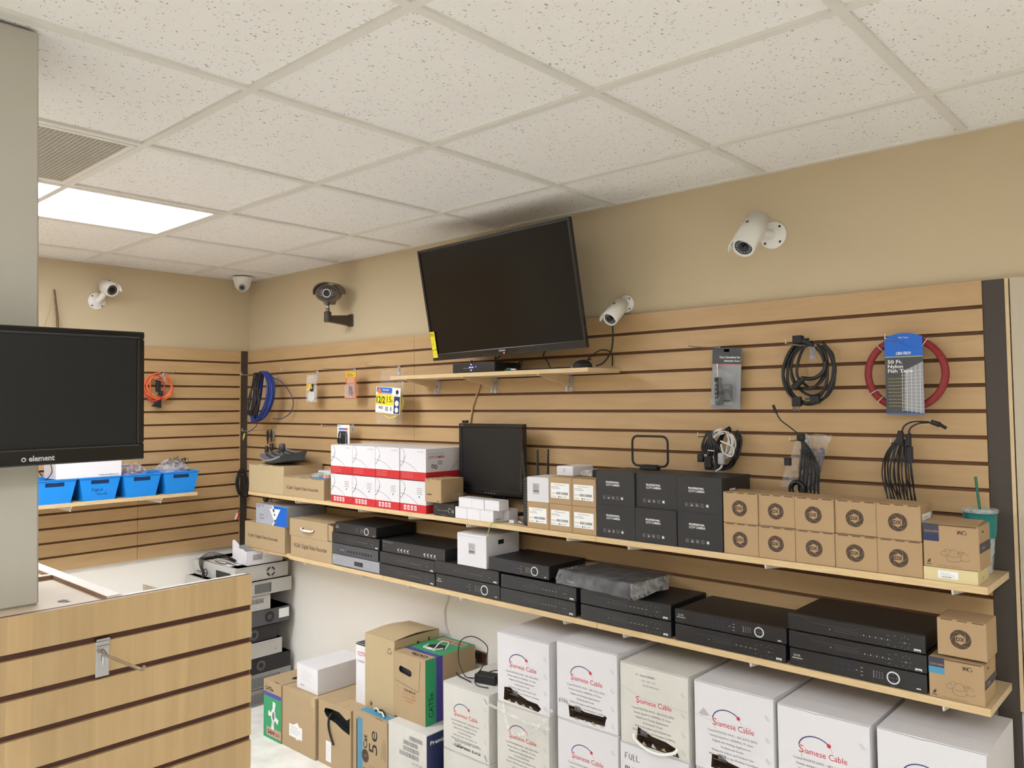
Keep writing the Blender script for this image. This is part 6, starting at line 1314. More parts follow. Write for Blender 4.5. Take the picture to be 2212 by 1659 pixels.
for P in ([(0, 0), (0.1, 1.1), (0.6, 1.2)], [(0, 0.6), (0.5, 0.7)], [(0.8, 0.4), (1.1, 0.6), (0.9, 0.8), (0.8, 0.3), (1.2, 0.2)], [(1.4, 0.2), (1.5, 0.7), (1.7, 0.3), (1.8, 0.7), (2.0, 0.2)], [(2.5, 0.7), (2.2, 0.5), (2.4, 0.2), (2.6, 0.7), (2.7, 0.2)], [(3.1, 1.3), (3.0, 0.2)], [(3.3, 0.4), (3.6, 0.6), (3.4, 0.8), (3.3, 0.3), (3.8, 0.3)]): hand(m, fr, P, -0.010, 0.026, q * 0.9)
m.build('handwriting', t)
bin_('blue storage bin partly behind the pillar, with a looped wire inside', yb[3])
# contents
def bag(name, label, loc, sx, sy, sz, mt, seed, cat='bag'):
    rr = random.Random(seed); t = thing(name, label, cat, loc); m = MB(); n, k = 18, 8; vs = []
    for j in range(k + 1):
        ph = PI * j / k * 0.92 + 0.08
        for i in range(n):
            th_ = 2 * PI * i / n; r_ = math.sin(ph) ** 0.7 * (1 + rr.uniform(-.16, .16)); vs.append((sx * r_ * math.cos(th_), sy * r_ * math.sin(th_), sz * (0.5 - 0.5 * math.cos(ph)) * (1 + rr.uniform(-.08, .08)) if j < k else sz * (1 + rr.uniform(-.1, .15))))
    m.add(vs, [(j * n + i, j * n + (i + 1) % n, (j + 1) * n + (i + 1) % n, (j + 1) * n + i) for j in range(k) for i in range(n)], mt); m.build('film', t); return t
t = bag('plastic_bag', 'clear plastic bag of black clips bulging out of the rightmost blue bin', (0.150, yb[0] + 0.004, BZ + 0.084), 0.092, 0.078, 0.092, 'film', 4)
m = MB(); rr = random.Random(8)
for k in range(90):
    p = V((rr.uniform(-.06, .065), rr.uniform(-0.010, 0.066), 0.080 + rr.uniform(-.024, .020))); q = V((rr.uniform(-1, 1), rr.uniform(-1, 1), rr.uniform(-.4, 1))).normalized() * rr.uniform(.006, .013); m.tube([p, p + q], 0.0026, 'cable_black', 5)
o = m.build('clips', t); o['kind'] = 'stuff'
t = bag('plastic_bag', 'crinkled clear bag with red and silver packets in the second blue bin', (0.150, yb[1] - 0.01, BZ + 0.080), 0.088, 0.070, 0.088, 'film', 6)
m = MB()
for k in range(12): a = rr.uniform(0, PI); x, y = rr.uniform(-.05, .055), rr.uniform(-.05, .05); c, s2 = math.cos(a) * .022, math.sin(a) * .022; z = rr.uniform(.035, .060); m.add([(x - c, y - s2, z), (x + c, y + s2, z), (x + c * .8, y + s2 * .8, z + .028), (x - c * .9, y - s2 * .9, z + .024)], [(0, 1, 2, 3)], 'wrapper_red' if k % 2 else 'wrapper_mix')
m.build('packets', t)
t = thing('white_box', 'long white box with a web address lying across two blue bins', 'box', (0.266, -1.208, BZ + 0.1202)); m = MB().box(-0.17, 0, 0, 0, 0.316, 0.080, 'white_gloss'); fs = side(0); m.text(fs, 'www.mcrsafety.com', 0.302, 0.006, 0.0095, 'ink_black', al='R', wid=0.098); m.lines(top(-0.17, 0, 0.080), 0.03, 0.04, 0.09, 0.2, 5, 'ink_light'); m.build('carton', t, bevel=0.0015); m = MB().box(-0.168, 0.0, 0.0802, -0.004, 0.312, 0.0845, 'pc_black'); m.build('lid_panel', t)
tag(MB().tube(curve([(0.17, -1.24, 0.135), (0.18, -1.265, 0.175), (0.20, -1.25, 0.215), (0.22, -1.225, 0.205), (0.23, -1.215, 0.16), (0.22, -1.235, 0.12), (0.20, -1.26, 0.10), (0.18, -1.25, 0.06)]), 0.0022, 'cable_black', 6).build('wire', loc=(0, 0, BZ)), 'thin black wire looping out of the bin next to the pillar', 'wire')
# wooden stick with strings above the left slatwall
t = thing('string_frame', 'dark wooden stick with strings standing on the slatwall edge above the pillar screen', 'ornament', (0.028, -1.135, SZ + 0.0005))
MB().tube([(0.0, 0.006, 0.0), (0.0, -0.002, 0.14), (-0.002, -0.018, 0.275)], [0.008, 0.0065, 0.0045], 'stick_wood', 8).build('stick', t)
MB().tube([(0, -0.014, 0.25), (0, -0.05, 0.12), (0, -0.085, 0.0)], 0.0018, 'cable_tan', 5).tube([(0, -0.004, 0.165), (0, 0.03, 0.07), (0, 0.055, 0.0)], 0.0014, 'cable_tan', 5).tube([(0, -0.014, 0.25), (0, -0.012, 0.1), (0, -0.018, 0.0)], 0.0010, 'cable_tan', 5).tube([(0, -0.012, 0.158), (0, 0.012, 0.158)], 0.0014, 'cable_tan', 5).build('strings', t)

# ------------------------------------------------------------------ hooks and hanging goods
YW = -0.0197
def hook(x, z, L, label, tip=0.012, plate=True, drop=0.045, mt='steel'):
    """peg hook seated in a slatwall groove of the back wall"""
    t = thing('slatwall_hook', label, 'hook', (x, YW, z), group='peg hooks on the back slatwall'); m = MB()
    MB().box(-0.009, -0.0022, -drop, 0.009, 0, 0.004, 'acrylic').build('plate', t)
    m.tube(curve([(0, -0.002, -0.030), (0, -0.004, -0.004), (0, -0.012, 0.0), (0, -L * 0.6, -0.003), (0, -L + 0.006, -0.003), (0, -L, 0.001), (0, -L - 0.001, tip)], 4), 0.0022, mt, 7); m.build('peg', t)
    return t
Z2, Z6 = SZ - 2 * SS, SZ - 6 * SS
hook(0.352, Z2 - 0.010, 0.235, 'upper long peg hook carrying the blue cable coil in the corner')
hook(0.318, Z6 - 0.035, 0.210, 'lower long peg hook below the blue cable coil in the corner')
hook(0.763, Z2, 0.232, 'long peg hook with the small yellow-carded bag'); hook(1.102, Z2, 0.205, 'long peg hook with the orange card package'); hook(1.466, Z2, 0.21, 'long peg hook over the left end of the television shelf')
hook(1.087, Z6, 0.198, 'long peg hook above the red-striped boxes'); hook(3.200, Z2, 0.21, 'long peg hook with the screwdriver package'); hook(3.534, Z2 - 0.012, 0.21, 'peg hook carrying the big black power cord coil')
hook(3.806, Z2 - 0.012, 0.165, 'peg hook carrying the red fish tape'); hook(3.170, Z6 - 0.010, 0.10, 'peg hook carrying black and white cables'); hook(3.511, Z6 - 0.014, 0.145, 'peg hook with the bagged power cables'); hook(3.798, Z6 - 0.014, 0.115, 'peg hook with the black splitter harness')

def loops(m, c, rx, rz, n, r, mt, seed, turn=1.0, jit=0.012, dy=0.012, tilt=0.0, sides=6):
    rr = random.Random(seed); P = []
    for k in range(int(n * 12)):
        a = 2 * PI * k / 12 + PI / 2; jx, jz = rr.uniform(-jit, jit), rr.uniform(-jit, jit); P.append((c[0] + (rx + jx) * math.cos(a) + tilt * math.sin(a), c[1] + rr.uniform(-dy, dy), c[2] + (rz + jz) * math.sin(a)))
    m.tube(curve(P, 4), r, mt, sides)
# blue cable coil
t = thing('cable_coil', 'long coil of blue network cable hanging in the corner', 'cable', (0.36, -0.135, 1.835)); m = MB(); rr = random.Random(21)
for k in range(24):
    w_ = 0.098 + rr.uniform(-.022, .012); y = rr.uniform(-.024, .024); P = []; lean = rr.uniform(0.75, 1.1); left = rr.uniform(0.25, 1.0)
    for q in range(14):
        a = 2 * PI * q / 14 + PI / 2; s_ = (1 - math.sin(a)) / 2; c = math.cos(a)
        P.append((0.030 + w_ * (c if c > 0 else c * left) - 0.085 * lean * s_ + 0.030 * math.sin(PI * s_), y, 0.018 - 0.290 * s_ + rr.uniform(-.003, .003)))
    m.tube(curve(P, 3, True), 0.0034, 'cable_blue' if k % 4 else 'cable_violet', 6, closed=True)
m.build('blue_cable', t); m = MB()
for k in range(11):
    x = rr.uniform(-.05, .04); m.tube(curve([(x + 0.02, rr.uniform(-.04, -.01), 0.012), (x - 0.01 + rr.uniform(-.02, .03), -0.034, -0.07), (x + rr.uniform(-.04, .03), -0.038, -0.15), (x - 0.05 + rr.uniform(-.03, .03), -0.034, -0.235)]), 0.0042, 'cable_black', 6)
m.build('black_cable', t)
MB().tube(curve([(0.07, 0.02, -0.01), (0.13, 0.05, -0.04), (0.19, 0.07, -0.10), (0.215, 0.08, -0.16), (0.19, 0.08, -0.22), (0.13, 0.06, -0.255), (0.08, 0.03, -0.255)]), 0.0026, 'cable_violet', 6).build('loose_loop', t)
MB().tube(curve([(-0.04, 0.0, -0.27), (-0.05, 0.0, -0.30), (-0.11, -0.005, -0.33), (-0.16, -0.01, -0.345)]), 0.0024, 'cable_violet', 6).tube([(-0.16, -0.01, -0.345), (-0.175, -0.01, -0.372)], 0.005, 'cable_yellow', 8).tube([(-0.175, -0.01, -0.372), (-0.180, -0.01, -0.384)], 0.003, 'steel', 8).build('video_plug', t)
# two plug leads
t = thing('plug_lead', 'pair of short black plug leads hanging under the blue cable coil', 'cable', (0.318, -0.045, 1.500)); m = MB()
for x, l_ in ((-0.030, 0.075), (0.012, 0.060)):
    for k in range(3): m.tube(curve([(x, 0, 0.014), (x - 0.010 + 0.006 * k, 0.003 * k, -0.02), (x + 0.002, 0, -l_), (x + 0.008 - 0.006 * k, 0, -0.02), (x + 0.004, 0, 0.012)]), 0.0024, 'cable_black', 5)
m.tube(curve([(0.0, 0, -0.06), (0.03, 0, -0.055), (0.042, 0, -0.05)]), 0.0022, 'cable_black', 5); m.build('cord', t)
MB().lathe([(0, 0.004), (0.006, 0.010), (0.035, 0.011), (0.052, 0.006), (0.058, 0.003)], (-0.040, 0, -0.085), -Z, 'pc_black', 12).build('plug', t); MB().lathe([(0, 0.006), (0.004, 0.012), (0.030, 0.012), (0.042, 0.008), (0.050, 0.003)], (0.016, 0, -0.068), -Z, 'pc_black', 12).build('plug', t)
tag(MB().tube(curve([(0, 0, 0.0), (0.03, 0, -0.025), (0.035, 0, -0.055), (0.05, 0, -0.06)]), 0.0026, 'cable_black', 5).lathe([(0, 0.006), (0.01, 0.016), (0.045, 0.018), (0.062, 0.010)], (-0.03, 0, -0.005), -Z, 'pc_black', 14).build('plug', loc=(0.33, -0.06, UZ - 0.028)), 'black plug hanging below the upper shelf in the corner', 'plug')
# black video cable bundle in the corner
t = thing('cable_coil', 'black bundled video cable hanging low in the corner by the dark strip', 'cable', (0.055, -0.070, 1.27)); m = MB()
for k in range(9): m.tube(curve([(0.0 + rr.uniform(-.01, .01), rr.uniform(-.02, .02), 0.0), (0.01, -0.040 + rr.uniform(-.015, .01), -0.06), (0.0, -0.020 + rr.uniform(-.02, .02), -0.15), (0.01, 0.020 + rr.uniform(-.015, .015), -0.17), (0.0, 0.020 + rr.uniform(-.01, .015), -0.08), (0, 0.0, 0.0)]), 0.0036, 'cable_black', 6)
m.tube(curve([(0, 0.0, -0.10), (0.005, 0.0, -0.18), (0, -0.02, -0.24), (0, -0.034, -0.270)]), 0.0028, 'cable_black', 6); m.tube([(-0.006, 0, -0.035), (0.006, -0.04, -0.037)], 0.003, 'pc_grey', 6); m.build('cord', t)
MB().tube([(0, -0.036, -0.268), (0.0, -0.052, -0.305)], [0.006, 0.0045], 'print_white', 8).build('plug', t); MB().tube([(0.008, -0.030, -0.268), (0.010, -0.036, -0.305)], [0.006, 0.0045], 'print_red', 8).build('plug', t)
# orange extension cord on the left wall
t = thing('slatwall_hook', 'peg hook carrying the orange cord on the left wall', 'hook', (0.0205, -0.558, Z2 - 0.002)); MB().box(0, -0.009, -0.045, 0.0022, 0.009, 0.004, 'acrylic').build('plate', t); MB().tube([(0.002, 0, -0.02), (0.006, 0, 0), (0.13, 0.0, -0.002), (0.136, 0, 0.008)], 0.0022, 'steel', 7).build('peg', t)
t = thing('extension_cord', 'orange and red extension cord coil hanging on the left wall', 'cord', (0.068, -0.605, 1.768)); m = MB(); m.M = Matrix.Rotation(PI / 2, 4, 'Z')
for k in range(5): loops(m, (rr.uniform(-.008, .012), rr.uniform(-.01, .01), rr.uniform(-.008, .006)), 0.078 + rr.uniform(-.014, .008), 0.072 + rr.uniform(-.008, .008), 1.0, 0.0034, 'cable_orange', 30 + k, jit=0.005, dy=0.008)
loops(m, (-0.030, 0, -0.008), 0.060, 0.074, 1.9, 0.0034, 'cable_red', 41, jit=0.003, dy=0.01); m.tube(curve([(-0.05, 0, 0.055), (-0.02, -0.01, 0.04), (0.03, -0.01, 0.03), (0.07, 0, 0.015)]), 0.0034, 'cable_orange', 6); m.build('cord', t)
m = MB(); m.M = Matrix.Rotation(PI / 2, 4, 'Z'); m.box(-0.020, -0.012, -0.03, 0.004, 0.012, 0.045, 'black_matte').box(-0.004, -0.012, -0.052, 0.016, 0.012, -0.025, 'black_matte'); m.build('socket', t, bevel=0.005, seg=2)
m = MB(); m.M = Matrix.Rotation(PI / 2, 4, 'Z'); m.add([(-0.012, -0.01, -0.078), (0.008, -0.01, -0.074), (0.010, -0.01, -0.122), (-0.044, -0.01, -0.112), (-0.012, 0.01, -0.078), (0.008, 0.01, -0.074), (0.010, 0.01, -0.122), (-0.044, 0.01, -0.112)], [(0, 1, 2, 3), (7, 6, 5, 4), (0, 4, 5, 1), (1, 5, 6, 2), (2, 6, 7, 3), (3, 7, 4, 0)], 'black_matte'); m.build('plug', t, bevel=0.003)
# small bag with yellow card
YH = -0.100
t = thing('hanging_bag', 'small clear bag with yellow and black header card on the left peg', 'bag', (0.775, YH, 1.672)); w, h = 0.094, 0.150
MB().hexa([(0, -0.006, 0), (w, -0.006, 0), (w, 0.006, 0), (0, 0.006, 0), (0.0, -0.001, h), (w, -0.001, h), (w, 0.001, h), (0.0, 0.001, h)], 'film').build('film', t, bevel=0.002)
m = MB(); fr = front(0, -0.0066, 0); m.poly(fr, [(0.008, 0.062), (0.074, 0.058), (0.076, 0.100), (0.010, 0.104)], 'print_gold'); m.poly(fr, [(0.040, 0.060), (0.074, 0.058), (0.076, 0.100), (0.060, 0.100)], 'ink_black', e=0.0007); m.stroke(fr, [(0.012, 0.066), (0.034, 0.080), (0.046, 0.098)], 0.004, 'print_white', e=0.0009); m.ring(fr, 0.058, 0.080, 0.004, 0.007, 'print_white', n=12, e=0.001); m.build('header_card', t)
MB().lathe([(-0.004, 0.030), (0, 0.034), (0.004, 0.030)], (0.046, 0, 0.032), Y, 'cable_white', 20).build('contents', t)
# orange carded package
t = thing('carded_tool', 'orange carded package with yellow top on the second peg', 'package', (1.132, YH, 1.686)); w, h = 0.088, 0.142
m = MB().box(0, 0, 0, w, 0.003, h, 'print_orange'); fr = front(); m.rect(fr, 0, h - 0.032, w, h, 'print_gold'); m.lines(fr, 0.012, h - 0.026, 0.06, 0.018, 2, 'ink_brown', e=0.0008, th=0.003); m.rect(fr, 0.012, 0.082, 0.074, 0.108, 'print_pink'); m.build('card', t, bevel=0.001)
MB().hexa([(0.008, -0.016, 0.006), (0.080, -0.016, 0.006), (0.084, -0.0004, 0.003), (0.004, -0.0004, 0.003), (0.014, -0.016, 0.074), (0.074, -0.016, 0.074), (0.080, -0.0004, 0.080), (0.008, -0.0004, 0.080)], 'film').build('blister', t, bevel=0.002)
MB().tube([(0.040, -0.009, 0.068), (0.032, -0.009, 0.020)], 0.004, 'steel_dull', 8).tube([(0.052, -0.009, 0.066), (0.058, -0.009, 0.018)], 0.004, 'stick_wood', 8).tube([(0.038, -0.009, 0.045), (0.056, -0.009, 0.045)], 0.003, 'steel_dull', 6).build('tool', t)
# wire package
t = thing('wire_package', 'clear bag of yellow wire with a yellow and blue 12/2 card', 'package', (1.405, YH, 1.560)); w, h = 0.200, 0.265
m = MB(); nx, nz = 12, 14; vs = []
for j in range(nz + 1):
    for i in range(nx + 1): u, v_ = i / nx, j / nz; vs.append((0.005 + w * (u + 0.10 * v_ * (1 - u * 1.2)), -0.024 - 0.004 * rr.random() + (0.022 * v_), h * v_ + 0.004 * rr.uniform(-1, 1)))
m.add(vs, [(j * (nx + 1) + i, j * (nx + 1) + i + 1, (j + 1) * (nx + 1) + i + 1, (j + 1) * (nx + 1) + i) for j in range(nz) for i in range(nx)], 'film_thin'); m.build('film', t)
m = MB(); m.M = Matrix.Translation((0, -0.032, 0)) @ Matrix.Rotation(math.radians(4), 4, 'Y'); fr = front(0, 0, 0); m.box(0.008, 0, 0.060, 0.192, 0.0015, 0.186, 'paper_label')
m.rect(fr, 0.012, 0.160, 0.130, 0.184, 'print_blue'); m.text(fr, 'Commodel', 0.055, 0.170, 0.008, 'print_white', wid=0.05, bold=0.03, e=0.001); m.rect(fr, 0.030, 0.152, 0.126, 0.160, 'print_pink'); m.ring(fr, 0.032, 0.166, 0, 0.014, 'cable_orange', n=16, e=0.0008)
m.rect(fr, 0.010, 0.098, 0.140, 0.150, 'print_yellow'); m.text(fr, '12/2', 0.014, 0.108, 0.032, 'ink_black', wid=0.066, bold=0.02, e=0.001); m.rect(fr, 0.090, 0.104, 0.0915, 0.148, 'ink_black', e=0.001); m.text(fr, '15', 0.096, 0.114, 0.028, 'ink_black', wid=0.030, e=0.001); m.text(fr, 'ft', 0.128, 0.114, 0.012, 'ink_black', e=0.001)
m.ring(fr, 0.168, 0.166, 0, 0.011, 'ink_black', n=16); m.lines(fr, 0.15, 0.148, 0.036, 0.006, 1, 'ink_black', e=0.0008); m.rect(fr, 0.146, 0.062, 0.190, 0.145, 'print_navy'); m.ring(fr, 0.168, 0.112, 0, 0.014, 'print_white', n=16, e=0.0009); m.ring(fr, 0.168, 0.080, 0, 0.013, 'print_white', n=16, e=0.0009)
m.text(fr, 'WD', 0.030, 0.078, 0.014, 'ink_black', bold=0.03); m.barcode(fr, 0.082, 0.070, 0.022, 0.022, 'ink_grey', n=6); m.rect(fr, 0.120, 0.072, 0.130, 0.092, 'ink_grey'); m.lines(fr, 0.03, 0.062, 0.05, 0.010, 2, 'ink_grey', th=0.0008); m.build('card', t)
m = MB(); loops(m, (0.115, -0.018, 0.105), 0.082, 0.075, 5, 0.0024, 'cable_yellow', 77, jit=0.004, dy=0.006); m.build('wire', t)
# usb package behind the striped boxes
t = thing('cable_package', 'white carded cable package hanging just above the red-striped boxes', 'package', (1.060, YH, 1.450)); w, h = 0.104, 0.090
m = MB().box(0, 0, 0, w, 0.002, h + 0.012, 'paper_label'); fr = front(); m.rect(fr, 0.012, h - 0.014, 0.060, h - 0.006, 'print_blue'); m.rect(fr, 0.060, h - 0.014, 0.090, h - 0.006, 'print_red'); m.rect(fr, 0.012, 0, 0.090, h - 0.018, 'ink_light'); m.build('card', t)
m = MB()
for k in range(3): m.tube(curve([(0.018 + 0.022 * k, -0.006, 0.0), (0.020 + 0.022 * k, -0.006, 0.05), (0.034 + 0.020 * k, -0.006, 0.066), (0.050 + 0.018 * k, -0.006, 0.05), (0.052 + 0.018 * k, -0.006, 0.0)]), 0.003, 'cable_black', 6); m.box(0.014 + 0.022 * k, -0.012, 0.006, 0.026 + 0.022 * k, -0.002, 0.032, 'pc_black')
m.build('leads', t)
# screwdriver package
t = thing('screwdriver_package', 'grey blister card with screwdriver and bit holder', 'package', (3.184, -0.048, 1.634)); t.rotation_euler = (0, math.radians(3.0), 0); w, h = 0.108, 0.212
m = MB().box(0, 0, 0, w, 0.003, h, 'print_grey'); fr = front(); m.rect(fr, 0, h - 0.055, w, h, 'dvr_grey'); m.rect(fr, 0, h - 0.0575, w, h - 0.055, 'ink_red'); m.text(fr, '12-in-1 Screwdriver Set', w * 0.26, h - 0.036, 0.007, 'print_white', wid=w * 0.70, bold=0.03); m.text(fr, 'Desarmador 12-en-1', w * 0.42, h - 0.048, 0.006, 'print_white', wid=w * 0.54, bold=0.03); m.rect(fr, w * 0.4, h - 0.014, w * 0.58, h - 0.004, 'print_white'); m.build('card', t, bevel=0.001)
m = MB().tube([(0.026, -0.014, 0.155), (0.030, -0.014, 0.110)], 0.0036, 'steel', 10).lathe([(0, 0.011), (0.006, 0.0135), (0.02, 0.011), (0.03, 0.013), (0.09, 0.0155), (0.096, 0.012)], (0.030, -0.014, 0.108), V((0.10, 0, -1)), 'black_matte', 16); m.build('screwdriver', t)
m = MB(); 
for k in range(5): m.ring(front(0, -0.0305, 0), 0.031 + 0.0012 * k, 0.088 - 0.0145 * k, 0.0022, 0.0032, 'ink_light', n=10)
m.build('size_marks', t)
MB().box(0.052, -0.022, 0.026, 0.082, -0.001, 0.086, 'black_matte').build('bit_holder', t, bevel=0.006, seg=2)
MB().hexa([(0.010, -0.032, 0.010), (0.094, -0.028, 0.016), (0.098, -0.0005, 0.010), (0.006, -0.0005, 0.006), (0.016, -0.024, 0.150), (0.080, -0.018, 0.120), (0.086, -0.0005, 0.126), (0.012, -0.0005, 0.156)], 'film_thin').build('blister', t, bevel=0.004)
# black power cord coil
t = thing('cord_coil', 'coil of thick black power cords with silver prongs', 'cord', (3.537, -0.062, 1.750)); m = MB()
for k, (ox, oz, rx, rz) in enumerate(((0, 0, .084, .105), (0.006, -0.002, .078, .098), (-0.01, 0.0, .070, .104), (0.012, 0.01, .070, .085), (-0.006, 0.014, .055, .074), (0.010, 0.02, .048, .070), (0.0, -0.004, .082, .100))): loops(m, (ox, 0, oz), rx, rz, 1.0, 0.0044, 'cable_black', 60 + k, jit=0.003, dy=0.008, tilt=0.004)
m.tube(curve([(-0.02, -0.01, -0.02), (0.02, -0.012, -0.022), (0.05, -0.01, 0.0), (0.056, -0.008, 0.03)]), 0.0065, 'cable_black', 7); m.build('cord', t)
m = MB().box(-0.045, -0.018, 0.092, -0.015, 0.006, 0.118, 'black_matte'); m.M = Matrix.Translation((0, 0, 0)); m.tube([(-0.015, -0.008, 0.102), (0.02, -0.006, 0.082)], [0.010, 0.005], 'black_matte', 10); m.build('connector', t, bevel=0.002); MB().tube([(-0.045, -0.014, -0.052), (-0.012, -0.012, -0.020)], [0.012, 0.008], 'black_matte', 10).build('connector', t)
MB().box(-0.052, -0.020, -0.112, -0.022, -0.002, -0.080, 'black_matte').build('plug', t, bevel=0.004, seg=2); MB().box(0.006, -0.020, -0.104, 0.036, -0.002, -0.076, 'black_matte').build('plug', t, bevel=0.004, seg=2)
m = MB()
for x in (-0.050, -0.042, -0.032): m.box(x, -0.013, -0.126, x + 0.0045, -0.0115, -0.112, 'chrome')
m.box(-0.010, -0.0205, -0.100, 0.005, -0.019, -0.095, 'chrome').box(-0.008, -0.0205, -0.091, 0.005, -0.019, -0.086, 'chrome'); m.build('prongs', t)
# fish tape
t = thing('fish_tape', 'red nylon fish tape coil with a blue and grey card', 'tape', (3.824, -0.062, 1.735)); m = MB()
for k in range(9): a_ = 2 * PI * k / 9; rr0 = 0.106 + 0.0065 * math.cos(a_); m.tube([((rr0) * math.cos(q * PI / 24), 0.0065 * math.sin(a_), (rr0 * 0.98) * math.sin(q * PI / 24)) for q in range(48)], 0.0044, 'tape_red', 6, closed=True)
m.build('coil', t); m = MB()
for a in (58, 130, 212, 228): c, s2 = math.cos(math.radians(a)), math.sin(math.radians(a)); m.tube([(c * 0.106 + 0.014 * c * math.cos(q * PI / 8), 0.014 * math.sin(q * PI / 8), s2 * 0.104 + 0.014 * s2 * math.cos(q * PI / 8)) for q in range(16)], 0.0012, 'cable_white', 5, closed=True)
m.build('tie', t)
w, z0, z1 = 0.104, -0.121, 0.118; m = MB(); pts = [(-w / 2, z0), (w / 2, z0), (w / 2, z1 - 0.010)] + [(w / 2 - w * q / 8, z1 - 0.010 + 0.012 * math.sin(PI * q / 8)) for q in range(1, 8)] + [(-w / 2, z1 - 0.010)]
hl_ = [(0.0 + 0.0095 * math.cos(2 * PI * q / 16), 0.082 + 0.0095 * math.sin(2 * PI * q / 16)) for q in range(16)]; fr = Frame((0, -0.0165, 0), X, Z); m.holed(fr, pts, [hl_], 'print_blue', depth=0.001, inner='print_blue', back=False); m.poly(Frame((0, -0.0160, 0), -X, Z), [(-a, b) for a, b in pts[::-1]], 'print_blue', e=0)
m.rect(fr, -w / 2, z0 + 0.004, w / 2, 0.048, 'dvr_grey'); m.rect(fr, -w / 2, 0.0485, w / 2, 0.0500, 'print_yellow', e=0.0006); m.poly(fr, [(-0.002, z0 + 0.012), (w / 2, z0 + 0.004), (w / 2, 0.034), (0.002, 0.008)], 'print_grey', e=0.0005)
m.text(fr, 'CEN-TECH', -0.021, 0.056, 0.0075, 'print_white', wid=0.040, bold=0.04, slant=0.2, e=0.001)
for k, s_ in enumerate(('50 Ft.', 'Nylon', 'Fish Tape')): m.text(fr, s_, -0.044, 0.030 - 0.0135 * k, 0.0100, 'print_white', wid=(0.040, 0.042, 0.068)[k], bold=0.02, e=0.001)
m.lines(fr, -0.044, -0.102, 0.055, 0.092, 9, 'cable_yellow', th=0.0009, seed=12, e=0.001)
for k in range(5): m.stroke(fr, [(-0.006 + 0.012 * k, -0.112 - 0.002 * k), (-0.004 + 0.012 * k, 0.008 + 0.005 * k)], 0.0009, 'print_white', e=0.0008)
for k in range(13): z = -0.108 + 0.0092 * k; m.stroke(fr, [(-0.008, z), (0.051, z - 0.008 + 0.0012 * k)], 0.0006, 'print_white', e=0.0008)
m.text(fr, 'Fish Tape', -0.012, 0.104, 0.005, 'print_white', wid=0.026, e=0.001); m.build('card', t)
# black and white cables
t = thing('cable_bundle', 'tangle of black and white cables with plugs hanging above the black boxes', 'cable', (3.205, -0.062, 1.500)); m = MB()
for k in range(4): loops(m, (0.042, 0.008, -0.005), 0.036 + 0.003 * k, 0.062 + 0.003 * k, 1, 0.0042, 'cable_black', 80 + k, jit=0.002, tilt=0.012)
for k in range(8): x = -0.04 + 0.009 * k; m.tube(curve([(-0.01 + rr.uniform(-.02, .01), -0.015, 0.050), (x, -0.02, 0.0), (x + rr.uniform(-.01, .01), -0.016, -0.045), (x + 0.01, -0.014, -0.082)]), 0.0042, 'cable_black', 6)
m.build('black_cable', t); m = MB()
for k in range(6): loops(m, (0.012 + 0.004 * k, -0.010, 0.004), 0.040 + rr.uniform(-.006, .008), 0.050 + rr.uniform(-.006, .010), 1, 0.0026, 'cable_white', 90 + k, jit=0.003, dy=0.005, tilt=0.012)
m.tube(curve([(0.03, -0.02, 0.02), (0.075, -0.02, 0.0), (0.07, -0.02, -0.03), (0.04, -0.02, -0.02), (0.03, -0.018, 0.01)]), 0.0032, 'cable_white', 6); m.tube(curve([(0.036, -0.02, -0.045), (0.030, -0.02, -0.07), (0.010, -0.02, -0.084)]), 0.0036, 'cable_white', 6); m.build('white_cable', t)
[MB().box(*q).build('plug', t, bevel=0.003) for q in ((-0.058, -0.026, -0.055, -0.036, -0.012, -0.028, 'black_matte'), (-0.030, -0.030, -0.075, -0.004, -0.014, -0.030, 'black_matte'), (0.022, -0.030, -0.060, 0.044, -0.014, -0.020, 'ink_light'))]
m = MB(); [m.box(*q, 'chrome') for q in ((-0.070, -0.020, -0.048, -0.058, -0.0185, -0.044), (-0.026, -0.034, -0.034, -0.014, -0.030, -0.026), (-0.066, -0.020, -0.066, -0.058, -0.0185, -0.062))]; m.build('prongs', t)
MB().tube([(-0.012, -0.032, -0.012), (0.012, -0.032, -0.014)], 0.002, 'cable_white', 6).build('tie', t)
# power cable in a bag
t = thing('bagged_power_cable', 'black splitter power cables hanging with a grey plastic bag and wall plug', 'cable', (3.515, -0.085, 1.535)); m = MB()
m.tube(curve([(-0.004, 0, 0.012), (-0.030, -0.004, 0.034), (-0.062, -0.008, 0.060), (-0.075, -0.010, 0.085)]), 0.0022, 'cable_black', 6); m.tube([(-0.075, -0.010, 0.083), (-0.085, -0.010, 0.108)], 0.0048, 'black_matte', 8)
for k in range(6): x = -0.012 + 0.016 * k * 0.7; m.tube(curve([(0.0, 0, 0.0), (0.008 + x * 0.4, 0, -0.03), (0.010 + x, -0.002, -0.09), (0.004 + x * 1.1, -0.004, -0.150), (0.006 + x * 1.0, 0.0, -0.178)]), 0.0030, 'cable_black', 6)
m.tube(curve([(0.010, 0, -0.01), (0.036, -0.006, -0.06), (0.052, -0.008, -0.12), (0.055, -0.008, -0.188)]), 0.0024, 'cable_black', 6); m.tube([(0.055, -0.008, -0.186), (0.055, -0.008, -0.194)], 0.0040, 'cable_black', 8); m.build('cord', t)
MB().lathe([(-0.012, 0.009), (-0.006, 0.013), (0.006, 0.013), (0.012, 0.009)], (0, 0, 0.004), Z, 'black_matte', 14).build('splitter', t)
m = MB(); m.tube([(-0.012 + 0.020 * math.cos(q * PI / 9), -0.012, -0.160 + 0.022 * math.sin(q * PI / 9)) for q in range(18)], 0.0085, 'cable_black', 8, closed=True).box(-0.002, -0.018, -0.188, 0.040, -0.004, -0.170, 'cable_black'); m.build('ferrite_coil', t)
m = MB(); rr = random.Random(31); nx, nz = 8, 12; vs = []
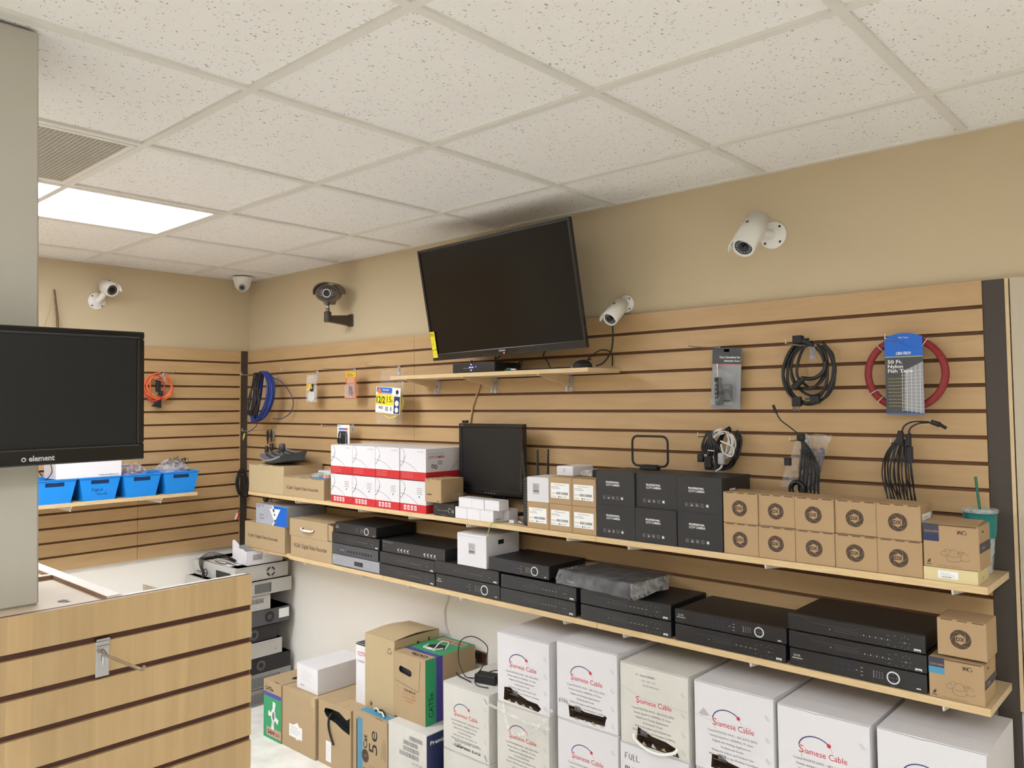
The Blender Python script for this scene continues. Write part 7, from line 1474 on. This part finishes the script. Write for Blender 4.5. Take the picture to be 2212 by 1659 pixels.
for j in range(nz + 1):
    for i in range(nx + 1): u, v_ = i / nx, j / nz; vs.append((-0.018 + 0.082 * u * (1 - 0.25 * v_) + 0.022 * (1 - v_) * 0.5, 0.006 + rr.uniform(-.004, .008), -0.030 - 0.135 * v_ + rr.uniform(-.004, .004)))
m.add(vs, [(j * (nx + 1) + i, j * (nx + 1) + i + 1, (j + 1) * (nx + 1) + i + 1, (j + 1) * (nx + 1) + i) for j in range(nz) for i in range(nx)], 'bag_grey'); m.build('grey_bag', t)
m = MB(); vs = []
for j in range(nz + 1):
    for i in range(nx + 1): u, v_ = i / nx, j / nz; vs.append((-0.020 + 0.110 * u - 0.065 * v_ , 0.022 + rr.uniform(-.006, .006), 0.012 - 0.172 * v_ + rr.uniform(-.005, .005)))
m.add(vs, [(j * (nx + 1) + i, j * (nx + 1) + i + 1, (j + 1) * (nx + 1) + i + 1, (j + 1) * (nx + 1) + i) for j in range(nz) for i in range(nx)], 'film'); m.build('clear_bag', t)
m = MB().box(-0.048, -0.022, -0.086, -0.030, -0.006, -0.062, 'black_matte'); m.box(-0.062, -0.015, -0.068, -0.048, -0.0135, -0.064, 'steel').box(-0.062, -0.015, -0.082, -0.048, -0.0135, -0.078, 'steel'); m.build('wall_plug', t)
# black harness
t = thing('splitter_harness', 'bunch of thin black splitter cables with a plug curling to the right', 'cable', (3.805, -0.072, 1.540)); m = MB(); rr = random.Random(17)
for k in range(18):
    u = k / 17; x = -0.046 + 0.078 * u; bow = -0.010 - 0.012 * math.sin(PI * u) if k % 2 else 0.006
    m.tube(curve([(-0.004 + 0.02 * u, rr.uniform(-.006, .006), 0.008 - 0.01 * u), (x * 0.9 + bow * 0.3, rr.uniform(-.008, .008), -0.045), (x * 1.12 + bow * 0.6, rr.uniform(-.01, .01), -0.110), (-0.038 + 0.078 * u, rr.uniform(-.006, .006), -0.192)]), 0.0021, 'cable_black', 5)
m.build('cords', t)
m = MB().hexa([(-0.012, -0.008, -0.015), (0.010, -0.008, -0.020), (0.010, 0.008, -0.020), (-0.012, 0.008, -0.015), (-0.004, -0.006, 0.026), (0.010, -0.006, 0.022), (0.010, 0.006, 0.022), (-0.004, 0.006, 0.026)], 'black_matte').hexa([(0.012, -0.008, -0.020), (0.030, -0.008, -0.020), (0.030, 0.008, -0.020), (0.012, 0.008, -0.020), (0.020, -0.006, 0.016), (0.030, -0.006, 0.020), (0.030, 0.006, 0.020), (0.020, 0.006, 0.016)], 'black_matte').box(0.018, -0.006, -0.070, 0.034, 0.006, -0.020, 'black_matte'); m.build('splitter_block', t, bevel=0.002)
m = MB().tube(curve([(0.006, 0, 0.022), (0.014, 0, 0.040), (0.038, 0, 0.052), (0.080, 0, 0.052)]), 0.0026, 'cable_black', 6).tube(curve([(0.024, 0, 0.018), (0.032, 0, 0.036), (0.056, 0, 0.048), (0.090, 0, 0.050)]), 0.0026, 'cable_black', 6).tube([(0.085, 0, 0.052), (0.108, 0, 0.044)], [0.0065, 0.008], 'black_matte', 8).tube([(0.106, 0, 0.046), (0.124, 0, 0.034)], 0.005, 'black_matte', 8); m.build('plug_lead', t)
m = MB()
for k in range(10): m.box(-0.041 + 0.0082 * k, -0.003, -0.197, -0.036 + 0.0082 * k, 0.003, -0.186, 'cable_black')
m.build('connectors', t)
